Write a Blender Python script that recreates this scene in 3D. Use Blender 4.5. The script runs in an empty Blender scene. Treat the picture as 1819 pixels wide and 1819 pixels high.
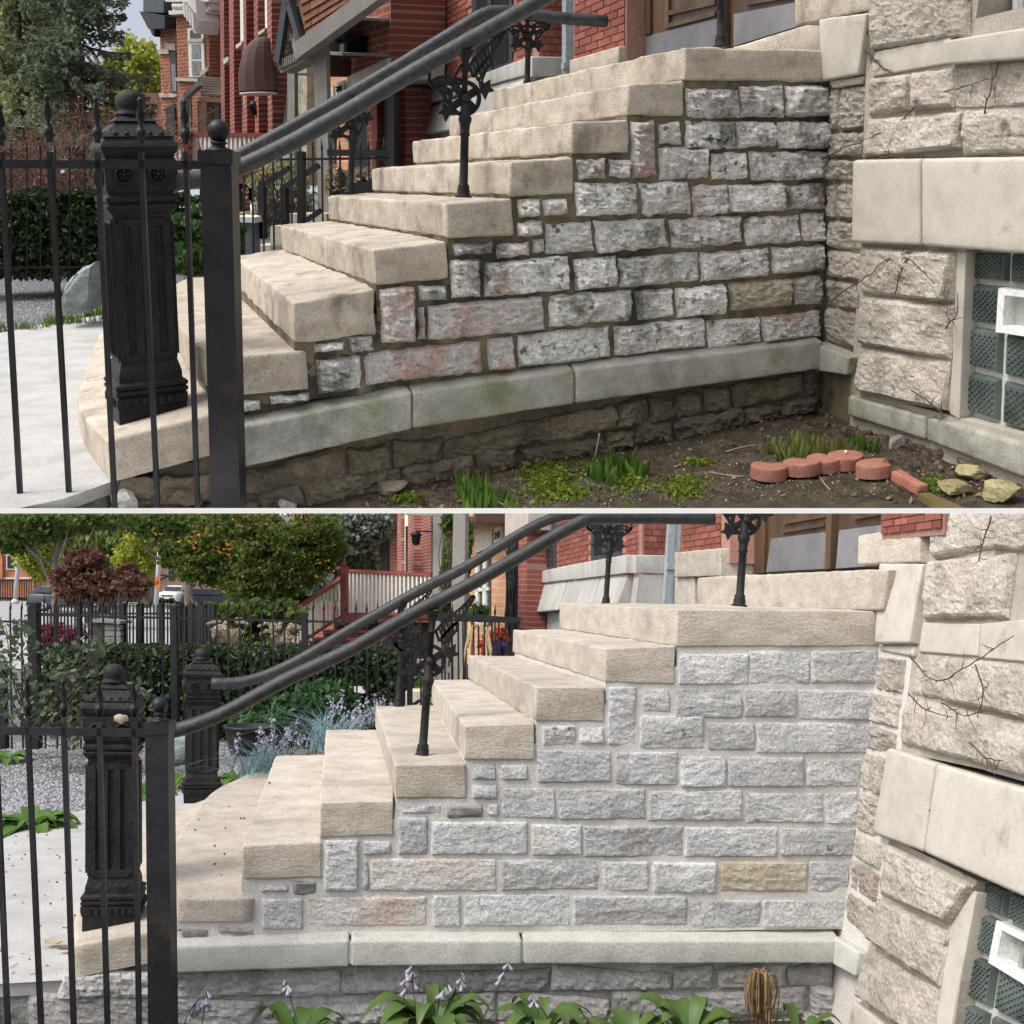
import bpy, bmesh, math, random
import numpy as np
from mathutils import Matrix, Vector
random.seed(7); RNG = np.random.default_rng(7)
scene = bpy.context.scene
col = scene.collection
# ------------------------------------------------------------------ camera, sky, sun, exposure
F, CX, CY = 2000.0, 909.5, 820.0

def rodrigues(r):
    a = np.linalg.norm(r); k = np.array(r) / a
    K = np.array([[0, -k[2], k[1]], [k[2], 0, -k[0]], [-k[1], k[0], 0]])
    return np.eye(3) + math.sin(a) * K + (1 - math.cos(a)) * K @ K

BASIS = np.array([[1, 0, 0], [0, 0, -1], [0, 1, 0.]])
RA = rodrigues([0.24771, -0.35422, -0.06942]) @ BASIS; TA = np.array([-0.86926, -0.11316, 4.76954])
RB = rodrigues([-0.11203, -0.15095, 0.04099]) @ BASIS; TB = np.array([-1.1146, 2.17172, 4.69262])
EYE = -RB.T @ TB
cam_data = bpy.data.cameras.new('camera'); cam = bpy.data.objects.new('camera', cam_data); col.objects.link(cam)
cm = Matrix.Identity(4)
for i in range(3):
    cm[i][0] = RB[0][i]; cm[i][1] = -RB[1][i]; cm[i][2] = -RB[2][i]; cm[i][3] = EYE[i]
cam.matrix_world = cm
cam_data.sensor_width = 36; cam_data.lens = 36 * F / 1819; cam_data.shift_y = -(909.5 - CY) / 1819
cam_data.clip_start = 0.05; cam_data.clip_end = 20000
scene.camera = cam
SUN_EL, SUN_AZ = 50, 244           # azimuth measured clockwise from +Y
world = bpy.data.worlds.new('World'); scene.world = world; world.use_nodes = True
nt = world.node_tree; bg = nt.nodes['Background']
sky = nt.nodes.new('ShaderNodeTexSky'); sky.sky_type = 'NISHITA'; sky.sun_disc = False
sky.sun_elevation = math.radians(SUN_EL); sky.sun_rotation = math.radians(SUN_AZ)
sky.air_density = 1.0; sky.dust_density = 5.0; sky.ozone_density = 1.0
hs = nt.nodes.new('ShaderNodeHueSaturation'); hs.inputs['Saturation'].default_value = .42; hs.inputs['Value'].default_value = 1.1
nt.links.new(sky.outputs[0], hs.inputs['Color']); nt.links.new(hs.outputs[0], bg.inputs[0]); bg.inputs[1].default_value = 0.15
sun_data = bpy.data.lights.new('sun', 'SUN'); sun_data.energy = 1.0; sun_data.angle = math.radians(16); sun_data.color = (1, .95, .88)
sun = bpy.data.objects.new('sun', sun_data); col.objects.link(sun)
el, az = math.radians(SUN_EL), math.radians(SUN_AZ)
sdir = Vector((math.sin(az) * math.cos(el), math.cos(az) * math.cos(el), math.sin(el)))
sun.rotation_euler = sdir.to_track_quat('Z', 'Y').to_euler()
vs = scene.view_settings; vs.view_transform = 'Standard'; vs.look = 'None'; vs.exposure = 0.55; vs.gamma = 1; vs.use_curve_mapping = False
scene.cycles.max_bounces = 6; scene.cycles.transparent_max_bounces = 8
try: scene.cycles.use_denoising = True
except Exception: pass

# ------------------------------------------------------------------ the two places
class Place:
    def __init__(s, name, R, t, k, sign, row):
        s.name, s.R, s.t, s.k = name, R, t, k
        s.c = -R.T @ t
        L = RB.T @ R * k; T = k * (RB.T @ t) + EYE
        s.M = Matrix(((*L[0], T[0]), (*L[1], T[1]), (*L[2], T[2]), (0, 0, 0, 1)))
        c = (row - CY) / F
        s.cn = sign * (R[1] - c * R[2]); s.cd = sign * (t[1] - c * t[2])      # keep where cn.p + cd >= 0
    def ray(s, px, py): return s.R.T @ np.array([(px - CX) / F, (py - CY) / F, 1.])
    def U(s, px, py, ax, v):
        d = s.ray(px, py); return s.c + d * (v - s.c[ax]) / d[ax]
    def at(s, px, py, d): return s.c + d * s.ray(px, py)
    def hit(s, px, py, pl):
        o, n = pl; d = s.ray(px, py); return s.c + d * (np.dot(n, o - s.c) / np.dot(n, d))
    def vplane(s, px0, d0, px1, d1, row=300):
        a = s.at(px0, row, d0); b = s.at(px1, row, d1); u = b - a; u[2] = 0; u /= np.linalg.norm(u)
        n = np.array([u[1], -u[0], 0.])
        if np.dot(n, s.c - a) < 0: n = -n
        return a, n
    def px(s, P):
        q = s.R @ np.array(P, float) + s.t; return CX + F * q[0] / q[2], CY + F * q[1] / q[2], q[2]
KA = 30.0
A = Place('A', RA, TA, KA, -1, 902.5)
B = Place('B', RB, TB, 1.0, 1, 912.0)
XP = lambda x: (np.array([x, 0, 0.]), np.array([-1., 0, 0]))
YP = lambda y: (np.array([0, y, 0.]), np.array([0., -1, 0]))
ZP = lambda z: (np.array([0, 0, z]), np.array([0., 0, 1]))

# ------------------------------------------------------------------ noise
_H = np.random.default_rng(3).random(4096)
def vnoise(p):
    p = np.asarray(p, float); i = np.floor(p).astype(np.int64); f = p - i; f = f * f * (3 - 2 * f); out = 0
    for dx in (0, 1):
        for dy in (0, 1):
            for dz in (0, 1):
                h = _H[((i[..., 0] + dx) * 73 + (i[..., 1] + dy) * 179 + (i[..., 2] + dz) * 283) & 4095]
                w = (f[..., 0] if dx else 1 - f[..., 0]) * (f[..., 1] if dy else 1 - f[..., 1]) * (f[..., 2] if dz else 1 - f[..., 2])
                out = out + h * w
    return out * 2 - 1
def fbm(p, o=4):
    s, a = 0, 1.0; p = np.asarray(p, float)
    for _ in range(o): s = s + a * vnoise(p); p = p * 2.03 + 17.1; a *= .5
    return s / 1.9

# ------------------------------------------------------------------ mesh builder
class MB:
    def __init__(s): s.v = []; s.f = []; s.uv = []; s.sm = []; s.n = 0
    def add(s, V, Fs, smooth=False, uv=None):
        V = np.asarray(V, float).reshape(-1, 3)
        s.v.append(V); n = s.n; s.n += len(V)
        for i, f in enumerate(Fs):
            s.f.append(tuple(int(j) + n for j in f)); s.sm.append(smooth)
            s.uv.append(None if uv is None else [uv[j] for j in f])
        return s
    def verts(s): return np.concatenate(s.v) if s.v else np.zeros((0, 3))
    def hexa(s, p, uvax=None):     # p: 8 points, bottom 4 (ccw) then top 4
        p = np.asarray(p, float)
        fs = [(3, 2, 1, 0), (4, 5, 6, 7), (0, 1, 5, 4), (1, 2, 6, 5), (2, 3, 7, 6), (3, 0, 4, 7)]
        uv = None
        if uvax is not None: uv = [(float(np.dot(q, uvax)), float(q[2])) for q in p]
        return s.add(p, fs, False, uv)
    def box(s, lo, hi):
        x0, y0, z0 = lo; x1, y1, z1 = hi
        return s.hexa([(x0, y0, z0), (x1, y0, z0), (x1, y1, z0), (x0, y1, z0), (x0, y0, z1), (x1, y0, z1), (x1, y1, z1), (x0, y1, z1)])
    def slab(s, q, n, out, back, uvax=None):   # q = TL,TR,BR,BL on a plane, n = outward normal
        q = np.asarray(q, float); n = np.asarray(n, float); f = q + n * out; b = q - n * back
        return s.hexa([f[3], f[2], b[2], b[3], f[0], f[1], b[1], b[0]], uvax)
    def bar(s, a, b, w, h=None, up=(0, 0, 1)):
        a = np.asarray(a, float); b = np.asarray(b, float); h = w if h is None else h
        d = (b - a) / np.linalg.norm(b - a); up = np.asarray(up, float)
        if abs(np.dot(d, up)) > .95: up = np.array([0, 1., 0]) if abs(d[1]) < .9 else np.array([1., 0, 0])
        x = np.cross(d, up); x /= np.linalg.norm(x); y = np.cross(x, d)
        c = [(-1, -1), (1, -1), (1, 1), (-1, 1)]
        P = [a + x * w / 2 * i + y * h / 2 * j for i, j in c] + [b + x * w / 2 * i + y * h / 2 * j for i, j in c]
        return s.add(P, [(3, 2, 1, 0), (4, 5, 6, 7), (0, 1, 5, 4), (1, 2, 6, 5), (2, 3, 7, 6), (3, 0, 4, 7)])
    def tube(s, path, r, seg=10, cap=True, smooth=True):
        path = np.asarray(path, float); m = len(path); r = np.full(m, r) if np.isscalar(r) else np.asarray(r, float)
        T = np.gradient(path, axis=0); T /= np.linalg.norm(T, axis=1)[:, None] + 1e-12
        up = np.array([0, 0, 1.]) if abs(T[0][2]) < .9 else np.array([1., 0, 0])
        V = []; a = np.arange(seg) / seg * 2 * math.pi
        for i in range(m):
            x = np.cross(T[i], up); x /= np.linalg.norm(x) + 1e-12; y = np.cross(x, T[i]); up = y
            V.append(path[i] + r[i] * (np.cos(a)[:, None] * x + np.sin(a)[:, None] * y))
        fs = [(i * seg + j, i * seg + (j + 1) % seg, (i + 1) * seg + (j + 1) % seg, (i + 1) * seg + j) for i in range(m - 1) for j in range(seg)]
        s.add(np.concatenate(V), fs, smooth)
        if cap:
            n0 = s.n - m * seg
            s.f += [tuple(n0 + j for j in range(seg))[::-1], tuple(n0 + (m - 1) * seg + j for j in range(seg))]; s.sm += [False] * 2; s.uv += [None] * 2
        return s
    def lathe(s, c, prof, seg=16, ax=(0, 0, 1), smooth=True, rot=0.0):   # prof = [(r, h)]
        c = np.asarray(c, float); ax = np.asarray(ax, float); ax = ax / np.linalg.norm(ax)
        t = np.array([1., 0, 0]) if abs(ax[0]) < .9 else np.array([0, 1., 0])
        x = t - ax * np.dot(t, ax); x /= np.linalg.norm(x); y = np.cross(ax, x); a = np.arange(seg) / seg * 2 * math.pi + rot
        V = np.concatenate([c + ax * h + max(r, 1e-5) * (np.cos(a)[:, None] * x + np.sin(a)[:, None] * y) for r, h in prof]); m = len(prof)
        fs = [(i * seg + j, i * seg + (j + 1) % seg, (i + 1) * seg + (j + 1) % seg, (i + 1) * seg + j) for i in range(m - 1) for j in range(seg)]
        fs += [tuple(range(seg))[::-1], tuple((m - 1) * seg + j for j in range(seg))]
        return s.add(V, fs, smooth)
    def ball(s, c, r, seg=14, ring=9, sc=(1, 1, 1)):
        c = np.asarray(c, float); V = []; fs = []
        for i in range(ring + 1):
            t = math.pi * i / ring
            for j in range(seg):
                a = 2 * math.pi * j / seg; V.append((math.sin(t) * math.cos(a) * r * sc[0], math.sin(t) * math.sin(a) * r * sc[1], math.cos(t) * r * sc[2]))
        for i in range(ring):
            for j in range(seg): fs.append((i * seg + j, (i + 1) * seg + j, (i + 1) * seg + (j + 1) % seg, i * seg + (j + 1) % seg))
        return s.add(np.array(V) + c, fs, True)
    def prism(s, poly, o, ux, uy, d, bevel=0):   # polygon (2D) in frame o,ux,uy extruded by vector d
        o, ux, uy, d = [np.asarray(q, float) for q in (o, ux, uy, d)]; n = len(poly)
        a = [o + ux * x + uy * y for x, y in poly]; V = a + [p + d for p in a]
        fs = [tuple(range(n))[::-1], tuple(range(n, 2 * n))] + [(i, (i + 1) % n, (i + 1) % n + n, i + n) for i in range(n)]
        return s.add(V, fs)
    def grid(s, G, smooth=True):     # G: (m,n,3)
        m, n = G.shape[:2]
        fs = [(i * n + j, i * n + j + 1, (i + 1) * n + j + 1, (i + 1) * n + j) for i in range(m - 1) for j in range(n - 1)]
        return s.add(G.reshape(-1, 3), fs, smooth)
    def quads(s, Q, smooth=False):   # Q (n,4,3) loose quads, fast path
        n = len(Q); s.add(Q.reshape(-1, 3), np.arange(4 * n).reshape(n, 4).tolist(), smooth); return s

def make_mesh(P, name, mb, base, clip=True):
    V = mb.verts()
    if not len(V): return None
    Fs, sm, uv = mb.f, mb.sm, mb.uv; cut = False
    if clip:
        d = V @ P.cn + P.cd
        if (d < 0).all(): return None
        if (d < 0).any():
            if len(Fs) > 30000:
                bad = d < 0; keep = [i for i, f in enumerate(Fs) if not any(bad[j] for j in f)]
                Fs = [Fs[i] for i in keep]; sm = [sm[i] for i in keep]; uv = [uv[i] for i in keep]
                if not Fs: return None
            else: cut = True
    me = bpy.data.meshes.new(name)
    me.from_pydata((V - base).tolist(), [], Fs)
    me.polygons.foreach_set('use_smooth', sm)
    if any(u is not None for u in uv):
        l = me.uv_layers.new(name='uv'); flat = []
        for f, u in zip(Fs, uv): flat += [c for q in (u if u is not None else [(0, 0)] * len(f)) for c in q]
        l.data.foreach_set('uv', flat)
    if cut:
        bm = bmesh.new(); bm.from_mesh(me); n = Vector(P.cn)
        co = n * (-(P.cd + float(np.dot(P.cn, base))) / n.length_squared)
        r = bmesh.ops.bisect_plane(bm, geom=bm.verts[:] + bm.edges[:] + bm.faces[:], plane_co=co, plane_no=n, clear_inner=True)
        ed = [e for e in r['geom_cut'] if isinstance(e, bmesh.types.BMEdge)]
        try: bmesh.ops.edgeloop_fill(bm, edges=[e for e in ed if len(e.link_faces) == 1])
        except Exception: pass
        bm.to_mesh(me); bm.free()
        if not len(me.polygons): return None
    me.update(); return me

INFO = {}
def _props(o, label, cat, group, kind):
    if label: o['label'] = label
    if cat: o['category'] = cat
    if group: o['group'] = group
    if kind: o['kind'] = kind
def thing(P, name, label, cat, base, group=None):
    o = bpy.data.objects.new(name, None); col.objects.link(o); base = np.asarray(base, float)
    o.matrix_world = P.M @ Matrix.Translation(base.tolist()); o.empty_display_size = .2
    INFO[o.name] = (P, base); _props(o, label, cat, group, 'thing'); return o
def part(parent, name, mb, m, label=None, kind=None, clip=True):
    P, base = INFO[parent.name]; me = make_mesh(P, name, mb, base, clip)
    if me is None: return None
    me.materials.append(m); o = bpy.data.objects.new(name, me); col.objects.link(o); o.parent = parent
    INFO[o.name] = (P, base); _props(o, label, None, None, kind); return o
def solo(P, name, mb, m, label=None, cat=None, group=None, kind=None, clip=True, base=None):
    V = mb.verts()
    if base is None: base = np.array([(V[:, 0].min() + V[:, 0].max()) / 2, (V[:, 1].min() + V[:, 1].max()) / 2, V[:, 2].min()])
    me = make_mesh(P, name, mb, np.asarray(base), clip)
    if me is None: return None
    me.materials.append(m); o = bpy.data.objects.new(name, me); col.objects.link(o)
    o.matrix_world = P.M @ Matrix.Translation([float(x) for x in base])
    INFO[o.name] = (P, np.asarray(base)); _props(o, label, cat, group, kind); return o

# ------------------------------------------------------------------ stone shapes
def rock(mb, q, n, proud, cell=.012, seed=0, ragged=.008, margin=.012, amp=1.0, back=.05, smooth=False, planes=5, fine=.35, base=0.0, terr=5.0, rid=.22, lf=.55):
    """rock-faced block on quad q = TL,TR,BR,BL: broken planes and bedding ledges standing proud along n"""
    q = np.asarray(q, float); n = np.asarray(n, float); rg = np.random.default_rng(seed)
    W = (np.linalg.norm(q[1] - q[0]) + np.linalg.norm(q[2] - q[3])) / 2; Hh = (np.linalg.norm(q[3] - q[0]) + np.linalg.norm(q[2] - q[1])) / 2
    nu = max(5, int(W / cell)); nv = max(5, int(Hh / cell))
    u = np.linspace(0, 1, nu + 1); v = np.linspace(0, 1, nv + 1); U_, V_ = np.meshgrid(u, v)
    P = (q[0] * ((1 - U_) * (1 - V_))[..., None] + q[1] * (U_ * (1 - V_))[..., None] + q[2] * (U_ * V_)[..., None] + q[3] * ((1 - U_) * V_)[..., None])
    off = rg.random(3) * 50; S = min(W, Hh) + .02
    e = np.minimum(np.minimum(U_, 1 - U_) * W, np.minimum(V_, 1 - V_) * Hh) + .35 * margin * fbm(P * 30 + off, 3)
    ed = np.clip(e / margin, 0, 1); ed = ed * (2 - ed)
    wp = np.stack([fbm(P * 8 + off + 3, 3), fbm(P * 8 + off + 19, 3)], -1) * .18
    h = np.full(U_.shape, 9.)
    for _ in range(planes):
        a = rg.normal(0, .8, 2); cu, cv = rg.random(2)
        h = np.minimum(h, .8 + rg.random() * .5 + a[0] * (U_ + wp[..., 0] - cu) * min(W / S, 2.2) * .55 + a[1] * (V_ + wp[..., 1] - cv))
    h = np.clip(h, -.1, 1.3)
    st = np.array([1, 1, 1.9]); t = (h * .5 + .55 * fbm(P * st * (lf / S) + off, 3)) * terr + 10; fr = t - np.floor(t)
    ledge = (np.floor(t) + np.clip((fr - .62) / .38, 0, 1) ** 1.5 - 10) / terr
    big = .55 * ledge + .45 * h * .6 + rid * (1 - 2 * np.abs(fbm(P * st * 11 + off * 2, 3)))
    nz2 = fbm(P * st * 42 + off, 4)
    disp = base + proud * (ed * (.12 + .85 * amp * big) + fine * nz2 * (.35 + .65 * ed)) - (1 - ed) * .004
    G = P + n * disp[..., None]
    jit = np.stack([fbm(P * 22 + off + 9, 3), fbm(P * 22 + off + 31, 3)], -1) * ragged
    tu = (q[1] - q[0]) / (np.linalg.norm(q[1] - q[0]) + 1e-9); tv = (q[0] - q[3]) / (np.linalg.norm(q[0] - q[3]) + 1e-9)
    G = G + (jit[..., :1] * tu + jit[..., 1:2] * tv) * (1 - ed[..., None] * .6)
    mb.grid(G, smooth)
    ring = [(0, j) for j in range(nu + 1)] + [(i, nu) for i in range(1, nv + 1)] + [(nv, j) for j in range(nu - 1, -1, -1)] + [(i, 0) for i in range(nv - 1, 0, -1)]
    R0 = np.array([G[i, j] for i, j in ring]); R1 = R0 - n * back; m = len(R0)
    mb.add(np.concatenate([R0, R1]), [(i, (i + 1) % m, (i + 1) % m + m, i + m) for i in range(m)], smooth)
    return mb

def rbox(mb, c, r=.012, cell=.03, amp=.003, fs=25, seed=0, smooth=True, strata=0.):
    """rounded, slightly worn block. c: 8 corners, bottom 4 ccw then top 4"""
    c = np.asarray(c, float); off = np.random.default_rng(seed).random(3) * 40
    L = [max(np.linalg.norm(c[1] - c[0]), np.linalg.norm(c[5] - c[4])), max(np.linalg.norm(c[3] - c[0]), np.linalg.norm(c[2] - c[1])), np.linalg.norm(c[4] - c[0])]
    def ticks(l):
        rr = min(r, l * .4); n = max(1, int((l - 2 * rr) / cell))
        return np.concatenate([[0, rr * .3, rr * .65], np.linspace(rr, l - rr, n + 1), [l - rr * .65, l - rr * .3, l]])
    tk = [ticks(l) for l in L]; Vs = []; Fs = []; n0 = 0
    for ax in range(3):
        for side in (0, 1):
            a, b = [i for i in range(3) if i != ax]
            ga, gb = np.meshgrid(tk[a], tk[b], indexing='ij'); p = np.zeros(ga.shape + (3,)); p[..., a] = ga; p[..., b] = gb; p[..., ax] = L[ax] * side
            m, n = ga.shape; Vs.append(p.reshape(-1, 3))
            flip = (side == 1) ^ (ax == 1)
            for i in range(m - 1):
                for j in range(n - 1):
                    f = (n0 + i * n + j, n0 + (i + 1) * n + j, n0 + (i + 1) * n + j + 1, n0 + i * n + j + 1)
                    Fs.append(f if flip else f[::-1])
            n0 += m * n
    V = np.concatenate(Vs); key = np.round(V, 6); uq, inv = np.unique(key, axis=0, return_inverse=True); inv = inv.ravel()
    Lr = np.array(L); rr = np.minimum(r, Lr * .4); inner = np.clip(uq, rr, Lr - rr); d = uq - inner; dl = np.linalg.norm(d, axis=1)
    p = np.where(dl[:, None] > 1e-9, inner + d / (dl[:, None] + 1e-12) * rr.min(), uq)
    nn = d / (dl[:, None] + 1e-12)
    t = p / Lr; u, v, w = t[:, :1], t[:, 1:2], t[:, 2:]
    bl = lambda a, b, cc, dd: a * (1 - u) * (1 - v) + b * u * (1 - v) + cc * u * v + dd * (1 - u) * v
    X = bl(c[0], c[1], c[2], c[3]) * (1 - w) + bl(c[4], c[5], c[6], c[7]) * w
    ex = (c[1] - c[0]) / L[0]; ey = (c[3] - c[0]) / L[1]; ez = (c[4] - c[0]) / L[2]
    nw = nn[:, :1] * ex + nn[:, 1:2] * ey + nn[:, 2:] * ez
    q = X * fs + off
    X = X + nw * (fbm(q, 4) * amp)[:, None]
    if strata: X = X + nw * (fbm(np.stack([X[:, 0] * 4, X[:, 1] * 4, X[:, 2] * 60], 1) + off, 3) * strata)[:, None]
    mb.add(X, [tuple(inv[list(f)]) for f in Fs], smooth); return mb
def rslab(mb, q, n, out, back, **k):
    q = np.asarray(q, float); n = np.asarray(n, float); f = q + n * out; b = q - n * back
    return rbox(mb, [f[3], f[2], b[2], b[3], f[0], f[1], b[1], b[0]], **k)
def resample(pts, step):
    pts = np.asarray(pts, float); out = []
    for a, b in zip(pts[:-1], pts[1:]):
        n = max(1, int(np.linalg.norm(b - a) / step)); out += [a + (b - a) * i / n for i in range(n)]
    return np.array(out + [pts[-1]])
def spline(pts, n=8):
    pts = np.asarray(pts, float); P = np.vstack([2 * pts[0] - pts[1], pts, 2 * pts[-1] - pts[-2]]); out = []
    for i in range(1, len(P) - 2):
        for t in np.arange(n) / n:
            a, b, c, d = P[i - 1:i + 3]; out.append(.5 * (2 * b + (c - a) * t + (2 * a - 5 * b + 4 * c - d) * t * t + (3 * b - a - 3 * c + d) * t ** 3))
    return np.array(out + [pts[-1]])
def polyslab(mb, pts, zt, zb, r=.015, amp=.004):
    """slab with plan outline pts (closed, ccw seen from above), rounded worn top edge"""
    P = np.asarray(pts, float); T = np.roll(P, -1, 0) - np.roll(P, 1, 0); T /= np.linalg.norm(T, axis=1)[:, None] + 1e-9
    N = np.stack([T[:, 1], -T[:, 0]], 1); n = len(P); rings = []
    lev = [(r, zt), (r * .35, zt - r * .12), (r * .08, zt - r * .45), (0, zt - r)] + [(0, zt - r + (zb - zt + r) * t) for t in (.25, .5, .75, 1)]
    for ins, z in lev:
        q = np.concatenate([P - N * ins, np.full((n, 1), z)], 1); a = fbm(q * 18, 4) * amp
        q[:, :2] += N * a[:, None]; rings.append(q)
    V = np.concatenate(rings); m = len(rings)
    fs = [((i + 1) * n + j, (i + 1) * n + (j + 1) % n, i * n + (j + 1) % n, i * n + j) for i in range(m - 1) for j in range(n)]
    mb.add(V, fs, True); mb.add(rings[0], [tuple(range(n))], False); return mb

# ------------------------------------------------------------------ materials
def rgb(c): return (c[0], c[1], c[2], 1)
class NT:
    def __init__(s, name):
        s.m = bpy.data.materials.new(name); s.m.use_nodes = True; s.t = s.m.node_tree; s.b = s.t.nodes['Principled BSDF']; s.tc = s.t.nodes.new('ShaderNodeTexCoord')
        s.oi = s.t.nodes.new('ShaderNodeObjectInfo')
    def L(s, a, b): s.t.links.new(a, b)
    def vec(s, stretch=(1, 1, 1), rnd=False, src='Object'):
        v = s.tc.outputs[src]
        if rnd:
            ad = s.t.nodes.new('ShaderNodeVectorMath'); ad.operation = 'MULTIPLY_ADD'
            cb = s.t.nodes.new('ShaderNodeCombineXYZ')
            for i in range(3): s.L(s.oi.outputs['Random'], cb.inputs[i])
            ad.inputs[1].default_value = (37, 23, 51); s.L(cb.outputs[0], ad.inputs[0]); s.L(v, ad.inputs[2]); v = ad.outputs[0]
        if stretch != (1, 1, 1):
            mp = s.t.nodes.new('ShaderNodeMapping'); mp.inputs['Scale'].default_value = stretch; s.L(v, mp.inputs[0]); v = mp.outputs[0]
        return v
    def noise(s, sc, det=6, vec=None, rough=.6, dist=0):
        n = s.t.nodes.new('ShaderNodeTexNoise'); n.inputs['Scale'].default_value = sc; n.inputs['Detail'].default_value = det; n.inputs['Roughness'].default_value = rough; n.inputs['Distortion'].default_value = dist
        if vec is not None: s.L(vec, n.inputs['Vector'])
        return n.outputs['Fac']
    def ramp(s, fac, stops, interp='LINEAR'):
        r = s.t.nodes.new('ShaderNodeValToRGB'); e = r.color_ramp.elements; r.color_ramp.interpolation = interp
        while len(e) > 1: e.remove(e[-1])
        for i, (p, c) in enumerate(stops):
            x = e[0] if i == 0 else e.new(p); x.position = p; x.color = rgb(c) if not np.isscalar(c) else (c, c, c, 1)
        s.L(fac, r.inputs[0]); return r.outputs[0]
    def mix(s, fac, a, b, mode='MIX'):
        m = s.t.nodes.new('ShaderNodeMix'); m.data_type = 'RGBA'; m.blend_type = mode
        for sock, v in ((m.inputs[0], fac), (m.inputs[6], a), (m.inputs[7], b)):
            if hasattr(v, 'links'): s.L(v, sock)
            elif np.isscalar(v): sock.default_value = v
            else: sock.default_value = rgb(v)
        return m.outputs[2]
    def math(s, op, a, b=0.):
        m = s.t.nodes.new('ShaderNodeMath'); m.operation = op
        for sock, v in ((m.inputs[0], a), (m.inputs[1], b)):
            if hasattr(v, 'links'): s.L(v, sock)
            else: sock.default_value = v
        return m.outputs[0]
    def bump(s, h, strength, dist, prev=None):
        b = s.t.nodes.new('ShaderNodeBump'); b.inputs['Strength'].default_value = strength; b.inputs['Distance'].default_value = dist; s.L(h, b.inputs['Height'])
        if prev is not None: s.L(prev, b.inputs['Normal'])
        return b.outputs[0]
    def out(s, c=None, rough=.8, nrm=None, metal=0, spec=.3):
        if c is not None:
            if hasattr(c, 'links'): s.L(c, s.b.inputs['Base Color'])
            else: s.b.inputs['Base Color'].default_value = rgb(c)
        if hasattr(rough, 'links'): s.L(rough, s.b.inputs['Roughness'])
        else: s.b.inputs['Roughness'].default_value = rough
        s.b.inputs['Metallic'].default_value = metal; s.b.inputs['Specular IOR Level'].default_value = spec
        if nrm is not None: s.L(nrm, s.b.inputs['Normal'])
        return s.m

_MC = {}
def gen(name, k, cols, sc=6, det=8, stretch=(1, 1, 1), rough=.85, bump=.5, bsc=60, bdist=.004, patches=(), rnd=.12, spec=.25, metal=0, src='Object', bstretch=None, grain=.3):
    """layered noise colour + patches + bump; k is the size of the place the material is used in"""
    key = (name, k)
    if key in _MC: return _MC[key]
    t = NT(name); v = t.vec(stretch, True, src)
    n = len(cols); c = t.ramp(t.noise(sc, det, v), [(.3 + .4 * i / max(1, n - 1), q) for i, q in enumerate(cols)])
    v2 = t.vec((1, 1, 1), True, src)
    for pc, psc, lo, hi, am in patches:      # a negative scale runs across neighbouring pieces, drawn out downwards
        mk = t.ramp(t.noise(abs(psc), 7, v2 if psc > 0 else t.vec((1, 1, .5)), .65), [(lo, 0.), (hi, am)]); c = t.mix(mk, c, pc)
    if grain and bump:
        g = t.ramp(t.noise(bsc * 1.6, 5, v2, .7), [(.3, 1 - grain), (.5, 1.), (.72, 1 + grain * .6)]); c = t.mix(1.0, c, g, 'MULTIPLY')
    if rnd:
        f = t.math('MULTIPLY_ADD', t.oi.outputs['Random'], 2 * rnd); t.t.nodes[-1].inputs[2].default_value = 1 - rnd
        cb = t.t.nodes.new('ShaderNodeCombineXYZ')
        for i in range(3): t.L(f, cb.inputs[i])
        c = t.mix(1.0, c, cb.outputs[0], 'MULTIPLY')
    bv = t.vec(bstretch or stretch, True, src)
    nr = t.bump(t.noise(bsc, 8, bv, .65), bump, bdist * k) if bump else None
    m = t.out(c, rough, nr, metal, spec); _MC[key] = m; return m

def leafmat(name, cols, trans=.35, rough=.55):
    if name in _MC: return _MC[name]
    t = NT(name); g = t.t.nodes.new('ShaderNodeNewGeometry')
    c = t.ramp(g.outputs['Random Per Island'], [((i + .0) / max(1, len(cols) - 1), q) for i, q in enumerate(cols)])
    t.out(c, rough, None, 0, .25)
    tr = t.t.nodes.new('ShaderNodeBsdfTranslucent'); t.L(c, tr.inputs[0]); mx = t.t.nodes.new('ShaderNodeMixShader'); mx.inputs[0].default_value = trans
    o = t.t.nodes['Material Output']; t.L(t.b.outputs[0], mx.inputs[1]); t.L(tr.outputs[0], mx.inputs[2]); t.L(mx.outputs[0], o.inputs[0])
    _MC[name] = t.m; return t.m
def brickmat(name, c1, c2, mortar, bw=.2, bh=.067, k=1, ms=.012):
    if (name, k) in _MC: return _MC[(name, k)]
    t = NT(name); b = t.t.nodes.new('ShaderNodeTexBrick'); t.L(t.tc.outputs['UV'], b.inputs['Vector'])
    b.inputs['Color1'].default_value = rgb(c1); b.inputs['Color2'].default_value = rgb(c2); b.inputs['Mortar'].default_value = rgb(mortar)
    b.inputs['Scale'].default_value = 1; b.inputs['Brick Width'].default_value = bw; b.inputs['Row Height'].default_value = bh; b.inputs['Mortar Size'].default_value = ms; b.inputs['Mortar Smooth'].default_value = .2; b.inputs['Bias'].default_value = 0
    n = t.ramp(t.noise(1.3, 6, t.vec()), [(.3, .72), (.7, 1.15)]); c = t.mix(1., b.outputs['Color'], n, 'MULTIPLY')
    nr = t.bump(b.outputs['Fac'], -.6, .008 * k); t.bump
    m = t.out(c, .85, nr, 0, .2); _MC[(name, k)] = m; return m
def plain(name, c, rough=.6, metal=0, spec=.3, var=.15, sc=8, k=1, bump=.15):
    if (name, k) in _MC: return _MC[(name, k)]
    return gen(name, k, [tuple(x * (1 - var) for x in c), tuple(min(1, x * (1 + var)) for x in c)], sc=sc, rough=rough, bump=bump, bsc=40, bdist=.003, metal=metal, spec=spec, rnd=.06)
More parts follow.
